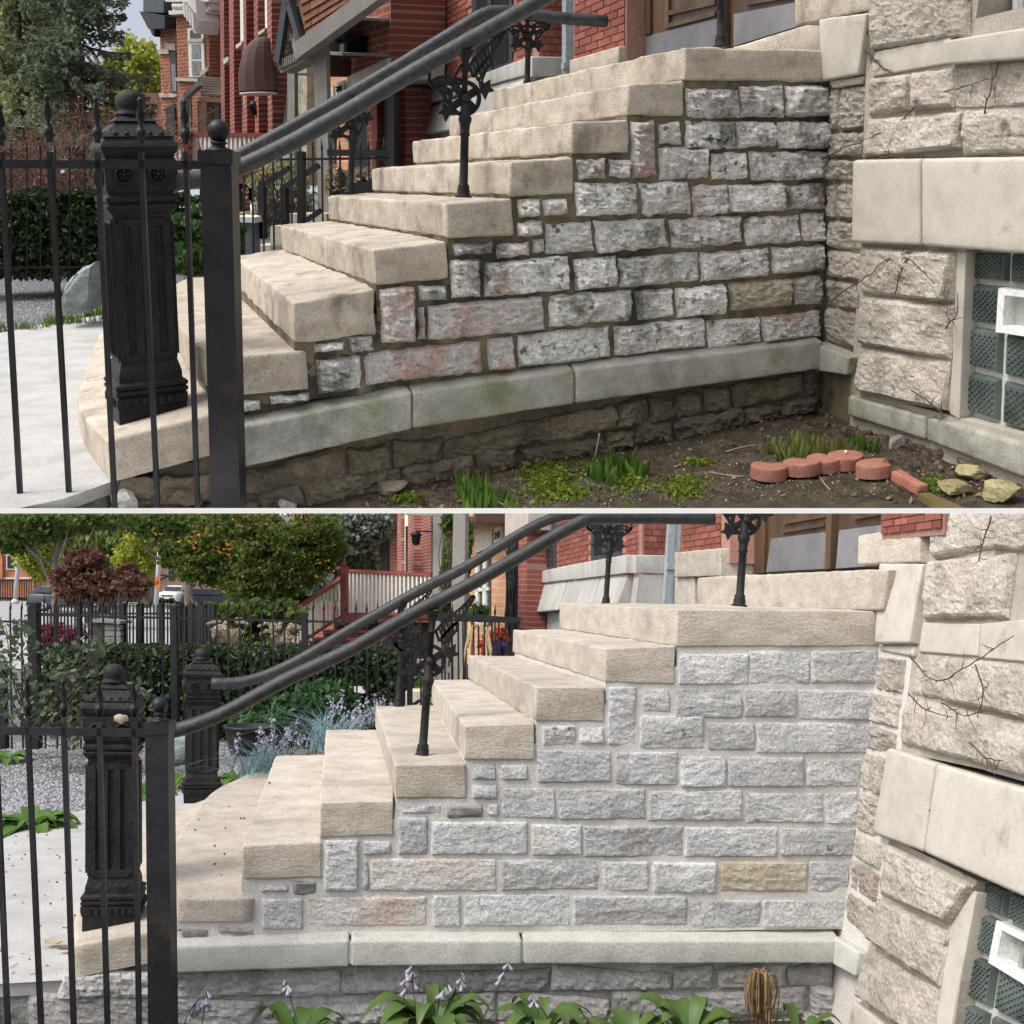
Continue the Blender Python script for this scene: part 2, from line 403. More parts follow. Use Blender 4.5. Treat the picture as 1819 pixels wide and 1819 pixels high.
# ------------------------------------------------------------------ stone materials (A weathered, B cleaned)
def stones_mats(P):
    k = P.k; a = P is A
    M = {}
    M['step'] = gen('step_stone_' + P.name, k, [(.36, .31, .25), (.455, .40, .33), (.54, .485, .41)] if a else [(.36, .315, .255), (.45, .405, .345), (.53, .485, .425)], sc=7, stretch=(1, 1, 2.0), bump=.7, bsc=60, bdist=.008, bstretch=(.8, .8, 1.7), rnd=.10, grain=.32,
                    patches=([((.17, .15, .115), 4.5, .54, .70, .6), ((.52, .40, .30), 2.2, .55, .75, .3), ((.10, .09, .07), 9, .62, .75, .5), ((.09, .08, .06), -5, .55, .70, .6)] if a else [((.58, .53, .47), 3, .5, .7, .4), ((.27, .23, .19), 8, .60, .75, .45)]))
    M['rock'] = gen('rock_face_' + P.name, k, ([(.46, .45, .42), (.68, .67, .64), (.78, .77, .745)] if a else [(.39, .394, .402), (.50, .505, .512), (.60, .597, .588)]), sc=9, bump=1., bsc=55, bdist=.012, rnd=.15, grain=.45,
                    patches=([((.42, .24, .17), 3.0, .60, .74, .6), ((.10, .095, .07), 8, .55, .68, .8), ((.26, .25, .15), 4, .60, .76, .5), ((.05, .045, .04), 20, .57, .66, .85), ((.05, .05, .04), -2.4, .52, .63, .8), ((.13, .145, .05), -1.8, .54, .68, .5), ((.40, .20, .14), -3.1, .55, .66, .5)] if a else [((.50, .40, .30), 3.2, .57, .74, .55), ((.07, .07, .075), 16, .64, .70, .8), ((.60, .585, .55), 2.5, .5, .7, .4)]))
    M['strip'] = gen('sun_offset_strip_rock_' + P.name, k, [(.27, .245, .21), (.37, .345, .305), (.46, .435, .395)], sc=8, bump=1., bsc=55, bdist=.012, rnd=.12, grain=.4, patches=[((.33, .17, .12), 3, .56, .7, .5), ((.10, .095, .085), 9, .58, .7, .6)])  # beige-grey strip stone, its colour also darkened to offset sun on this face
    M['rock_dark'] = gen('dark_rock_' + P.name, k, [(.12, .12, .12), (.22, .22, .22), (.34, .33, .32)], sc=14, bump=.8, bsc=60, bdist=.006)
    M['rock_ochre'] = gen('ochre_rock_' + P.name, k, [(.33, .30, .22), (.45, .41, .32), (.5, .48, .43)], sc=6, bump=.9, bsc=45, bdist=.009, patches=[((.46, .36, .17), 4, .52, .68, .6), ((.25, .12, .08), 6, .62, .75, .6)])
    M['rock_pink'] = gen('pink_rock_' + P.name, k, [(.46, .44, .41), (.54, .52, .49), (.60, .58, .56)], sc=9, bump=1., bsc=55, bdist=.012, grain=.4, patches=[((.40, .19, .135), 5, .46, .62, .7 if a else .35), ((.16, .14, .11), 7, .6, .75, .6)])
    M['mortar'] = gen('mortar_' + P.name, k, ([(.10, .085, .055), (.185, .155, .105), (.30, .255, .19)] if a else [(.50, .482, .448), (.57, .552, .52), (.62, .603, .57)]), sc=5, bump=.6, bsc=70, bdist=.006, rnd=0,
                      patches=([((.08, .085, .04), 2.5, .5, .7, .75), ((.40, .35, .28), 1.6, .58, .72, .6), ((.035, .035, .03), 3, .5, .68, .85), ((.03, .03, .022), -2.4, .48, .6, .85), ((.09, .10, .03), -1.8, .54, .68, .6)] if a else [((.36, .34, .31), 3, .55, .72, .4)]))
    M['ledge'] = gen('ledge_stone_' + P.name, k, ([(.26, .255, .225), (.34, .335, .30), (.42, .41, .37)] if a else [(.40, .395, .365), (.47, .465, .43), (.52, .515, .48)]), sc=9, bump=.6, bsc=90, bdist=.005, rnd=.06, grain=.35,
                     patches=([((.15, .16, .06), 1.8, .49, .66, .8), ((.10, .10, .085), -4, .54, .68, .5), ((.12, .12, .10), 6, .54, .70, .55), ((.5, .49, .45), 5, .6, .72, .5)] if a else [((.38, .39, .33), 2, .5, .7, .5), ((.30, .30, .28), 8, .58, .72, .5)]))
    M['rubble'] = gen('rubble_' + P.name, k, ([(.075, .063, .045), (.15, .125, .093), (.24, .205, .16)] if a else [(.27, .265, .255), (.39, .38, .37), (.50, .49, .475)]), sc=6, bump=1., bsc=35, bdist=.014, rnd=.2,
                      patches=([((.12, .12, .055), 3, .5, .7, .6), ((.04, .035, .03), 5, .55, .7, .6)] if a else [((.12, .12, .12), 5, .55, .72, .5)]))
    M['build'] = gen('bay_rock_' + P.name, k, [(.32, .29, .245), (.45, .412, .355), (.54, .50, .44)], sc=8, bump=1., bsc=50, bdist=.012, rnd=.06, grain=.4, patches=[((.12, .11, .10), 3.5, .60, .74, .75), ((.50, .40, .33), 2, .54, .72, .4), ((.60, .58, .54), 2.6, .5, .7, .4), ((.10, .095, .085), 12, .60, .70, .75), ((.20, .19, .17), -1.6, .52, .68, .5)])
    M['smooth'] = gen('bay_smooth_' + P.name, k, [(.42, .395, .345), (.49, .46, .405), (.54, .51, .455)], sc=9, bump=.45, bsc=130, bdist=.004, rnd=.05, grain=.28, patches=[((.13, .125, .11), 4.5, .59, .74, .65), ((.62, .60, .56), 6, .6, .74, .4), ((.36, .37, .28), 1.7, .56, .75, .4)])
    M['grime'] = gen('bay_mortar_' + P.name, k, [(.33, .30, .255), (.42, .39, .34)], sc=8, bump=.7, bsc=60, bdist=.006, rnd=0)
    return M
# pixel correspondences lower photograph -> upper photograph on the side wall
_c = [((431, 1500), (520, 537)), ((568.5, 1424), (661, 443)), ((701.6, 1358), (791, 361)), ((825, 1288.4), (904.4, 288)), ((951.7, 1220), (1014, 216)), ((1075.4, 1152), (1113.6, 150)), ((1201.7, 1082), (1215, 83.4)),
      ((431, 1561), (520, 609)), ((701.6, 1416), (792.6, 422)), ((950, 1281), (1014, 274)), ((1200, 1148.7), (1214, 143)), ((1562, 1147), (1474, 143.6)), ((625, 1671), (733, 697)), ((930, 1671), (1022, 657)), ((1493, 1671), (1462, 606)),
      ((465, 1595), (567, 620)), ((757, 1645), (850, 670)), ((818, 1646), (913, 660)), ((1011, 1645), (1082, 645)), ((1217, 1643), (1250, 622)), ((1350, 1651), (1352, 612)), ((953, 1333), (1022, 330)), ((1084, 1390), (1130, 380)), ((1204, 1161), (1213, 160)), ((1329, 1216), (1308, 208)), ((1380, 1522), (1370, 492)), ((1508, 1584), (1455, 538))]
def homography(c):
    M = []
    for (x, y), (X, Y) in c:
        M.append([x, y, 1, 0, 0, 0, -X * x, -X * y, -X]); M.append([0, 0, 0, x, y, 1, -Y * x, -Y * y, -Y])
    return np.linalg.svd(np.array(M))[2][-1].reshape(3, 3)
HBA = homography(_c)
def b2a(x, y):
    q = HBA @ np.array([x, y, 1.]); return q[0] / q[2], q[1] / q[2]
STONES = [(1204,1161,1329,1216,'r'),(1331,1156,1437,1215),(1441,1156,1558,1213),(1200,1224,1317,1276),(1321,1224,1413,1274),(1420,1226,1552,1279),(1140,1222,1190,1264),(1079,1220,1130,1324),
 (1137,1272,1250,1330),(1256,1283,1340,1333),(1345,1283,1543,1338),(963,1288,1022,1325),(1028,1290,1072,1323),(953,1333,1084,1390),(1092,1336,1203,1394),(1210,1343,1289,1398),(1293,1343,1425,1398),(1432,1348,1530,1398),
 (840,1357,880,1384),(890,1358,937,1386),(838,1393,883,1420),(891,1398,987,1454),(992,1401,1145,1456),(1152,1404,1317,1458),(1325,1408,1461,1462),(1466,1408,1524,1464),
 (714,1428,784,1446),(793,1431,856,1453,'d'),(866,1427,886,1449),(706,1452,760,1517),(767,1459,936,1517),(944,1464,1033,1519),(1036,1466,1213,1522),(1217,1469,1380,1522),(1387,1470,1515,1520),
 (577,1491,636,1582),(646,1493,695,1518),(643,1526,655,1580),(659,1524,880,1582,'p'),(890,1526,1063,1580),(1070,1530,1152,1583),(1160,1531,1272,1587),(1279,1530,1433,1584,'o'),(1437,1529,1508,1584),
 (463,1571,513,1585),(520,1565,562,1590,'d'),(465,1595,539,1651),(546,1593,757,1645,'p'),(767,1588,818,1646),(825,1588,1011,1645),(1019,1591,1217,1643),(1225,1598,1350,1649),(1355,1598,1499,1649),
 (322,1650,371,1665,'d'),(387,1646,450,1659,'d')]

def quadpx(P, pl, px): return np.array([P.hit(x, y, pl) for x, y in px])
def R(x0, y0, x1, y1): return [(x0, y0), (x1, y0), (x1, y1), (x0, y1)]

def carry_on(px):      # carry a course on past the right edge of the picture
    px = [tuple(p) for p in px]
    if px[1][0] < 1895: return px
    f = lambda a, b: (2300, a[1] + (b[1] - a[1]) * (2300 - a[0]) / (b[0] - a[0]))
    return [px[0], f(px[0], px[1]), f(px[3], px[2]), px[3]]

def build_masonry(P, D):
    a = P is A; M = stones_mats(P); W = 'weathered' if a else 'cleaned'
    half = 'weathered unrestored' if a else 'cleaned repointed'
    # --- steps
    st = thing(P, 'stone_staircase', D['lab_stairs'], 'staircase', (0.6, 1.3, D['z0'] - .17))
    P.noses = {}
    for kk in range(2, 9):
        tl, bl, tr, br, far = D['steps'][kk]
        y0 = YP(0.)
        TL, BL, TR, BR = [P.hit(*q, y0) for q in (tl, bl, tr, br)]
        Fp = P.hit(*far, YP(2.5)); dz = (Fp[2] - TL[2]) * .5 if far else 0
        dx = (Fp[0] - TL[0]) * .7
        P.noses[kk] = (TL, TR)
        yf = 2.5; over = -.012
        ext = .03 if kk < 8 else 0
        xr = TR[0]; 
        c = [(BL[0], over, BL[2]), (BR[0], over, BR[2]), (BR[0] + ext + dx, yf, BR[2] + dz), (BL[0] + dx, yf, BL[2] + dz),
             (TL[0], over, TL[2]), (TR[0], over, TR[2]), (TR[0] + ext + dx, yf, TR[2] + dz), (TL[0] + dx, yf, TL[2] + dz)]
        if kk < 8:
            for i in (2, 6): c[i] = (c[i][0] + .12, c[i][1], c[i][2])
        mb = MB(); rbox(mb, c, r=.012 if a else .008, cell=.03, amp=.011 if a else .007, fs=11, seed=kk, strata=.0035)
        part(st, 'step' if kk < 8 else 'landing', mb, M['step'])
        ca = np.array(c, float)[:4] + np.array([[.007, .016, 0], [.03, .016, 0], [.03, -.02, 0], [.012, -.02, 0]]); mb = MB(); mb.hexa(np.concatenate([ca - [0, 0, .15], ca + [0, 0, .012]])); part(st, 'mortar_bed', mb, M['mortar'])
        # the core under each step keeps the stair solid at the far side
    z1, z0 = D['z1'], D['z0']
    mb = MB(); o = spline([P.hit(x, y, ZP(z1))[:2] if not isinstance(x, tuple) else x for x, y in D['s1']], 6)
    TL2 = P.noses[2][0]; x2 = TL2[0]
    e = P.hit(*D['s1_end'], YP(0.))[0]
    zs1 = P.hit(*D['s1_bot'], YP(0.))[2]; o[-1] = (P.hit(*D['s1'][-1], YP(0.))[0], -.012)
    out = np.vstack([[(x2 + .45, 3.9), (x2 + .02, 3.93)], o, [(e - .05, -.012), (e, -.012), (e, .3), (x2 + .45, .4)]])
    rs = resample(np.vstack([out, out[:1]]), .035)[:-1]; polyslab(mb, rs, z1, zs1, r=.016); part(st, 'bottom_step', mb, M['step']); cc = rs.mean(0); mb = MB(); polyslab(mb, cc + (rs - cc) * np.array([.93, .985]), zs1 + .02, z0 - .02, r=.01); part(st, 'mortar_bed', mb, M['mortar'])
    mb = MB(); h0, h1 = P.hit(*D['s0'][-2], YP(0.)), P.hit(*D['s0'][-1], YP(0.)); ta = (h1[2] - h0[2]) / (h1[0] - h0[0]); pz = (h0, np.array([-ta, 0, 1.]))
    o = np.vstack([spline([P.hit(x, y, pz)[:2] for x, y in D['s0'][:-1]], 6), [h1[:2]]]); z0 = h0[2]; zb0 = P.hit(*D['s0_bot'], YP(0.))[2]
    out = np.vstack([[(x2 + .5, 4.4)], o, [(D['s0_end'], 0), (D['s0_end'], .4), (x2 + .5, .4)]])
    polyslab(mb, resample(np.vstack([out, out[:1]]), .035)[:-1], z0, zb0, r=.018)
    for v_ in mb.v: v_[:, 2] += ta * (v_[:, 0] - h0[0]) * (v_[:, 0] < .6)
    part(st, 'plinth_slab', mb, M['step'])
    mb = MB(); mb.box((x2 + .12, .12, zb0 - .3), (2.75, 2.45, P.noses[3][0][2] - .22)); mb.box((1.0, .12, .3), (2.7, 2.45, P.noses[6][0][2] - .2)); part(st, 'core', mb, M['mortar'])
    # --- side wall: mortar bed, stones, ledge, rubble footing
    xe = lambda z: D['xe'][0] + D['xe'][1] * z
    w = thing(P, 'side_wall', D['lab_wall'], 'stone wall', (1.2, .1, -.3))
    mb = MB(); prof = []
    nos = P.noses
    poly = [(e - .02, D['zl'])]
    pts = [(D['px_m0'], D['zl'] + .0)]
    poly = [(-.30, D['zl'] - .02), (xe(D['zl']), D['zl'] - .02), (xe(1.5), nos[8][0][2] - .08)]
    for kk in range(8, 1, -1):
        TL = nos[kk][0]; poly += [(TL[0] + .05, TL[2] - .08), (TL[0] + .05, nos[kk - 1][0][2] - .08 if kk > 2 else zs1 - .01)]
    poly += [(-.30, zs1 - .01)]
    # mortar bed as a fine relief sheet in columns
    nx, nz = 440, 200
    X, Z = np.meshgrid(np.linspace(-.30, xe(1.5), nx), np.linspace(D['zl'] - .02, nos[8][0][2] - .07, nz)); X = -.30 + (X + .30) * (xe(Z) + .30) / (xe(1.5) + .30)
    top = np.full(X.shape, zs1 + .015)
    for kk in range(2, 9): top = np.where(X > nos[kk][0][0] + .004, nos[kk][0][2] - .07, top)
    G = np.stack([X, (.006 if a else -.0012) - (.014 if a else .0045) * fbm(np.stack([X * 11, Z * 11, 0 * X], -1), 4) * (1 if a else .8) + 0 * X, Z], -1)
    fs = [(i * nx + j, i * nx + j + 1, (i + 1) * nx + j + 1, (i + 1) * nx + j) for i in range(nz - 1) for j in range(nx - 1) if Z[i + 1, j] < top[i, j] and Z[i + 1, j] < top[i, j + 1]]
    mb.add(G.reshape(-1, 3), fs, True); mb.prism(poly, (0, .02, 0), (1, 0, 0), (0, 0, 1), (0, .09, 0)); part(w, 'mortar', mb, M['mortar'])
    for i, s in enumerate(STONES):
        x0, y0, x1, y1 = s[:4]; tag = s[4] if len(s) > 4 else ''
        px = R(x0, y0, x1, y1); wob = np.random.default_rng(i)
        if a: px = [b2a(*q) for q in px]
        c = np.mean(px, 0)
        shr = .99 if a else 1.022
        px = [tuple(c + (np.array(q) - c) * shr + wob.normal(0, 1.0 if a else .6, 2)) for q in px]
        q = quadpx(P, YP(0.), px); q = q[:, :]
        mb = MB(); rock(mb, q, (0, -1, 0), .050 if a else .026, cell=.0085, seed=i, ragged=.013 if a else .006, margin=.018 if a else .012, fine=.46 if a else .15, back=.03, base=.002, rid=.32 if a else .12, lf=.55 if a else .42, terr=5 if a else 3.5)
        m = M['rock']
        if tag == 'd' and not a: m = M['rock_dark']
        elif tag == 'o': m = M['rock_ochre']
        elif tag == 'p' or (a and i in (7, 35, 43, 52, 48)): m = M['rock_pink']
        part(w, 'stone', mb, m)
    for x0, yt0, yb0, x1, yt1, yb1 in D['ledge']:
        pl = YP(-.07); q = np.array([P.hit(x0, yt0, pl), P.hit(x1, yt1, pl), P.hit(x1, yb1, pl), P.hit(x0, yb0, pl)])
        mb = MB(); b = q + np.array([0, .12, 0]); b[0][2] += .03; b[1][2] += .03
        mj = MB(); mj.slab(q + np.array([[0, 0, -.012], [0, 0, -.012], [0, 0, .012], [0, 0, .012]]), (0, -1, 0), -.009, .06); part(w, 'mortar_bed', mj, M['mortar'])
        g = .004; q[0][0] += g; q[3][0] += g; q[1][0] -= g; q[2][0] -= g; b[0][0] += g; b[3][0] += g; b[1][0] -= g; b[2][0] -= g
        rbox(mb, [q[3], q[2], b[2], b[3], q[0], q[1], b[1], b[0]], r=.012, cell=.03, amp=.004, seed=int(x0), fs=18); part(w, 'ledge_stone', mb, M['ledge'])
    # rubble footing: irregular courses
    rg = np.random.default_rng(11 if a else 12); mb = MB()
    zt = D['zl'] - .13; zbm = -.62
    mb.box((-.30, .03, zbm), (xe(0), .12, zt + .05)); mb.box((-.74, .10, zbm), (-.26, .3, D['z0b'] + .02)); mb.box((-.62, .06, zbm), (-.26, .3, D['z0b'] + .04)); mb.box((-.45, .04, zbm), (-.26, .3, D['z0b'] + .07)); part(w, 'footing_mortar', mb, M['rubble'])
    z = lambda x, f: (D['lz0'] + (D['lz1'] - D['lz0']) * np.clip((x + .28) / (xe(0) + .28), 0, 1)) - .005 - f
    f = 0
    for ci, hgt in enumerate(D['courses']):
        x = D['rx0'] - .2 * rg.random()
        while x < xe(0):
            wd = rg.uniform(.14, .6); x1 = min(x + wd, xe(0))
            if x1 - x > .03:
                d1 = rg.normal(0, .02, 4)
                q = np.array([(x + .006, .02, z(x, f) + d1[0] - .004), (x1 - .006, .02, z(x1, f) + d1[1] - .004), (x1 - .006 + d1[2], .02, z(x1, f + hgt)), (x + .006 + d1[3], .02, z(x, f + hgt))])
                mb = MB(); rock(mb, q, (0, -1, 0), rg.uniform(.03, .075) * (1 if a else .6), cell=.012, seed=int(rg.integers(9999)), ragged=.024 if a else .012, margin=.022, fine=.4, base=.008)
                part(w, 'footing_stone', mb, M['rubble'])
            x = x1
        f += hgt
    # --- pilaster strip facing the stair, with a sloping cap stone
    sl = D['xe'][1]; n = np.array([-1., 0, sl]); n /= np.linalg.norm(n); pl = (np.array([D['xe'][0], 0, 0.]), n); xs = D['xe'][0]
    p = thing(P, 'stone_pilaster', D['lab_pil'], 'pilaster', (xs, -.15, -.3))
    yA, yB = D['strip_y']
    mb = MB(); sx = lambda z: xs + sl * z; mb.slab(np.array([(sx(1.55), .03, 1.55), (sx(1.55), yB - .02, 1.55), (sx(-.6), yB - .02, -.6), (sx(-.6), .03, -.6)]), n, -.004 if a else .002, .15); part(p, 'mortar', mb, M['mortar'])
    zc = D['strip_z']; rg = np.random.default_rng(21)
    for i in range(len(zc) - 1):
        z1_, z0_ = zc[i] - .008, zc[i + 1] + .008
        cuts = [-.02, yB + .015] if i % 3 else [-.02, -.10, yB + .015]
        for c0, c1 in zip(cuts[:-1], cuts[1:]):
            q = np.array([(sx(z1_), c0 - .006, z1_), (sx(z1_), c1 + .006, z1_), (sx(z0_), c1 + .006, z0_), (sx(z0_), c0 - .006, z0_)])
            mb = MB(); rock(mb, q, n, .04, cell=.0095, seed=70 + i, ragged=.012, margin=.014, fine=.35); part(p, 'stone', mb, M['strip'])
    for nm, px, o0, mt in D['strip_blocks']:
        q = quadpx(P, pl, px); mb = MB(); rslab(mb, q, n, o0, .12, r=.012, cell=.03, amp=.004, seed=5, strata=.002); part(p, nm, mb, M[mt])
    # --- bay wall towards the camera
    xb = D['xb']; pb = (np.array([xb, 0, 0.]), n)
    bw = thing(P, 'stone_bay_wall', D['lab_bay'], 'stone wall', (xb, -1.0, -.5))
    q = quadpx(P, pb, D['bay_back']); mb = MB()
    for qq in (D['bay_panels']):
        q = quadpx(P, pb, carry_on(qq)); mb.slab(q, n, .016, .35)
    part(bw, 'mortar', mb, M['grime'])
    for i, (kind, px) in enumerate(D['bay']):
        q = quadpx(P, pb, carry_on(px)); mb = MB()
        if kind == 'r':
            q = q.mean(0) + (q - q.mean(0)) * 1.015; rock(mb, q, n, .066, cell=.010, seed=200 + i, ragged=.006, margin=.02, fine=.09, planes=4, amp=1.15, terr=3, rid=.08, lf=.42, base=.026); part(bw, 'rock_faced_stone', mb, M['build'])
        elif kind == 's':
            rslab(mb, q, n, .030, .1, r=.008, cell=.04, amp=.003, seed=i); part(bw, 'smooth_stone', mb, M['smooth'])
        elif kind == 'j':
            rslab(mb, q, n, .022, .1, r=.006, cell=.04, amp=.003, seed=i); part(bw, 'jamb_stone', mb, M['smooth'])
        elif kind == 'l':
            rslab(mb, q, n, .075, .2, r=.018, cell=.04, amp=.002, seed=i); part(bw, 'lintel_stone', mb, M['smooth'])
        elif kind == 'b':
            rslab(mb, q, n, .05, .2, r=.016, cell=.04, amp=.003, seed=i); part(bw, 'base_stone', mb, M['smooth'] if not a else M['ledge'])
        elif kind == 'sill':
            rslab(mb, q, n, .07, .2, r=.01, cell=.04, amp=.002, seed=i); part(bw, 'window_sill', mb, M['smooth'])
        elif kind == 'f':
            rock(mb, q, n, .04, cell=.02, seed=300 + i, ragged=.02, margin=.05, fine=.4); part(bw, 'footing_stone', mb, M['rubble'])
    return M

def glass_block_window(P, D, label):
    n = np.array([-1., 0, D['xe'][1]]); n /= np.linalg.norm(n); pl = (np.array([D['xb'] + .03, 0, 0.]), n)
    g = _glass_mat(P.k)
    q0 = P.hit(*D['gb'][0][0][0], pl)
    t = thing(P, 'glass_block_window', label, 'window', q0 - np.array([0, .2, .6]))
    fr = gen('block_grout', P.k, [(.40, .42, .38), (.5, .51, .47)], bump=.2)
    mb = MB(); mb.slab(quadpx(P, pl, carry_on(D['gb_back'])), n, -.022, .05); part(t, 'grout', mb, fr)
    for blk in D['gb']:
        q = quadpx(P, pl, blk[0]); c = q.mean(0); q = c + (q - c) * .94; mb = MB()
        f = q - n * .02; b2 = c + (q - c) * .86 + n * .004
        mb.add(np.concatenate([f, b2]), [(0, 1, 5, 4), (1, 2, 6, 5), (2, 3, 7, 6), (3, 0, 4, 7), (4, 5, 6, 7)])
        # raised diamond ribs
        u = b2[1] - b2[0]; v = b2[3] - b2[0]
        for i in range(-5, 6):
            for s in (1, -1):
                ts = []
                for tt in np.linspace(0, 1, 25):
                    xx = tt; yy = (tt * s + i / 5.5 + (0 if s > 0 else 1)) 
                    if 0.02 <= yy <= .98 and .02 <= xx <= .98: ts.append(b2[0] + u * xx + v * yy + n * .001)
                if len(ts) > 1: mb.bar(ts[0], ts[-1], .004, .010, up=n)
        part(t, 'glass_block', mb, g)
    for q4, nm, mt in D['gb_vent']:
        pass
    wm = plain('white_paint', (.72, .73, .72), .5, var=.06, k=P.k)
    o, i_ = D['vent']
    qo = quadpx(P, pl, o); qi = quadpx(P, pl, i_); mb = MB()
    f = lambda q, d: q + n * d
    V = np.concatenate([f(qo, .0), f(qo, .035), f(qi, .035), f(qi, -.03)])
    fs = []
    for r in range(3):
        for j in range(4): fs.append((r * 4 + j, r * 4 + (j + 1) % 4, (r + 1) * 4 + (j + 1) % 4, (r + 1) * 4 + j))
    mb.add(V, fs); vf = part(t, 'vent_frame', mb, wm)
    mb = MB(); mb.slab(qi, n, -.028, .03); part(vf, 'vent_pane', mb, plain('dark_pane', (.025, .025, .028), .6, k=P.k, spec=.15))
    mb = MB(); mid = [(qi[0] + qi[1]) / 2, (qi[3] + qi[2]) / 2]; mb.bar(mid[0] + n * .0, mid[1] + n * .0, .012, .02); part(vf, 'vent_bar', mb, plain('grey_metal', (.25, .26, .27), .5, k=P.k))
def _glass_mat(k):
    if ('gb', k) in _MC: return _MC[('gb', k)]
    t = NT('block_glass'); c = t.ramp(t.noise(4, 3, t.vec((1, 1, 1), True)), [(.35, (.045, .06, .055)), (.65, (.12, .15, .138))])
    nr = t.bump(t.noise(30, 3, t.vec()), .3, .004 * k)
    m = t.out(c, .16, nr, 0, .6); _MC[('gb', k)] = m; return m

DA = dict(lab_stairs='weathered tan limestone steps with dark stained risers beside the stained wall of missing mortar',
    lab_wall='rough white stone side wall with dark eroded mossy joints above bare soil',
    lab_pil='narrow stained stone pilaster with brown joints between the eroded wall and bay wall',
    lab_bay='beige rock faced bay wall with bare vine twigs above red round edging discs',
    z0=.06, z1=.36, z0b=-.12, zl=.17, xe=(2.592, -.034), lz0=-.117, lz1=.067, rx0=-.75, px_m0=-.3,
    steps={2: ((520, 537), (520, 609), (665, 512), (667, 593), (422, 445)), 3: ((661, 443), (665, 508), (792, 428), (795, 493), (500, 397)), 4: ((791, 361), (792.6, 422.6), (908, 352), (912, 418), (582, 349)),
           5: ((904.4, 288), (904, 347.6), (1016, 279.5), (1016.5, 344), (660, 300)), 6: ((1014, 216), (1014, 274), (1114, 213), (1115, 272.6), (731, 254)), 7: ((1113.6, 150), (1111, 206), (1212, 145), (1212.5, 206), (797, 215)),
           8: ((1215, 83.4), (1214, 143), (1470, 89), (1472, 143.6), (868, 165))},
    s1=[(368, 491), (334, 494), (307, 508), (298, 529), (302, 552), (324, 586), (358, 617), (423, 634)], s1_end=(545, 660), s0_bot=(192.6, 857), s1_bot=(545, 690),
    s0=[(201, 566), (177, 593), (160, 634), (147, 672), (136, 709), (150, 740), (191, 783), (378, 734)], s0_end=-.27,
    ledge=[(400, 765, 838, 733, 697, 762), (733, 697, 762, 1022, 657, 717), (1022, 657, 717, 1463, 606, 655)],
    courses=[.12, .1, .09], strip_y=(0, -.32), strip_z=[1.40, 1.20, 1.08, .97, .80, .66, .52, .38, .20],
    strip_blocks=[('cap_stone', [(1469, 34), (1557, 22), (1540, 132), (1476, 143)], .05, 'smooth'), ('cap_moulding', [(1478, 143), (1540, 134), (1538, 148), (1484, 157)], .02, 'smooth'), ('jamb_stone', [(1420, -20), (1560, -45), (1556, 18), (1420, 46)], .03, 'step'),
                  ('ledge_stone', [(1465, 606), (1530, 632), (1525, 664), (1462, 655)], .07, 'ledge')],
    xb=2.59, bay_back=R(1540, -60, 1900, 900),
    bay_panels=[[(1545, -60), (1760, -110), (1735, 60), (1550, 110)], [(1545, 80), (2000, -30), (2000, 275), (1538, 280)], [(1535, 425), (1722, 440), (1700, 730), (1515, 700)], [(1515, 690), (2000, 820), (2000, 1100), (1515, 860)]],
    bay=[('r', [(1562, -40), (1735, -85), (1730, 62), (1560, 88)]), ('s', [(1560, 92), (1700, 66), (1698, 112), (1558, 136)]), ('sill', [(1700, 72), (1900, 40), (1900, 100), (1700, 114)]),
         ('r', [(1556, 140), (1626, 131), (1626, 196), (1552, 205)]), ('r', [(1630, 130), (1704, 121), (1704, 190), (1630, 196)]), ('r', [(1708, 120), (1900, 106), (1900, 184), (1708, 189)]),
         ('r', [(1552, 212), (1722, 198), (1722, 262), (1548, 280)]), ('r', [(1726, 197), (1900, 188), (1900, 270), (1726, 274)]),
         ('l', [(1537, 283), (1659, 280), (1659, 434), (1535, 429)]), ('l', [(1661, 280), (1900, 276), (1900, 452), (1661, 434)]),
         ('r', [(1543, 438), (1706, 447), (1702, 535), (1540, 520)]), ('r', [(1540, 526), (1702, 541), (1697, 636), (1537, 608)]), ('r', [(1537, 614), (1696, 642), (1688, 726), (1534, 692)]),
         ('j', [(1707, 446), (1723, 447), (1711, 744), (1694, 733)]), ('b', [(1521, 700), (1660, 738), (1660, 780), (1519, 736)]), ('b', [(1661, 738), (1900, 802), (1900, 872), (1661, 780)]),
         ('f', [(1590, 765), (1690, 795), (1685, 830), (1590, 795)]), ('f', [(1693, 796), (1760, 815), (1755, 850), (1690, 835)]), ('f', [(1765, 818), (1900, 858), (1900, 910), (1760, 870)])],
    gb_back=[(1725, 445), (1900, 450), (1900, 820), (1712, 748)],
    gb=[([(1728, 447), (1790, 449), (1788, 502), (1726, 498)],), ([(1793, 449), (1860, 452), (1858, 508), (1791, 504)],), ([(1726, 502), (1787, 508), (1782, 582), (1722, 574)],), ([(1721, 578), (1779, 587), (1776, 668), (1717, 652)],), ([(1783, 591), (1860, 604), (1858, 688), (1780, 669)],), ([(1716, 657), (1775, 672), (1772, 752), (1714, 732)],), ([(1779, 674), (1858, 694), (1858, 782), (1776, 754)],)],
    gb_vent=[], vent=([(1786, 510), (1862, 520), (1858, 600), (1781, 588)], [(1797, 523), (1862, 530), (1858, 588), (1793, 577)]))
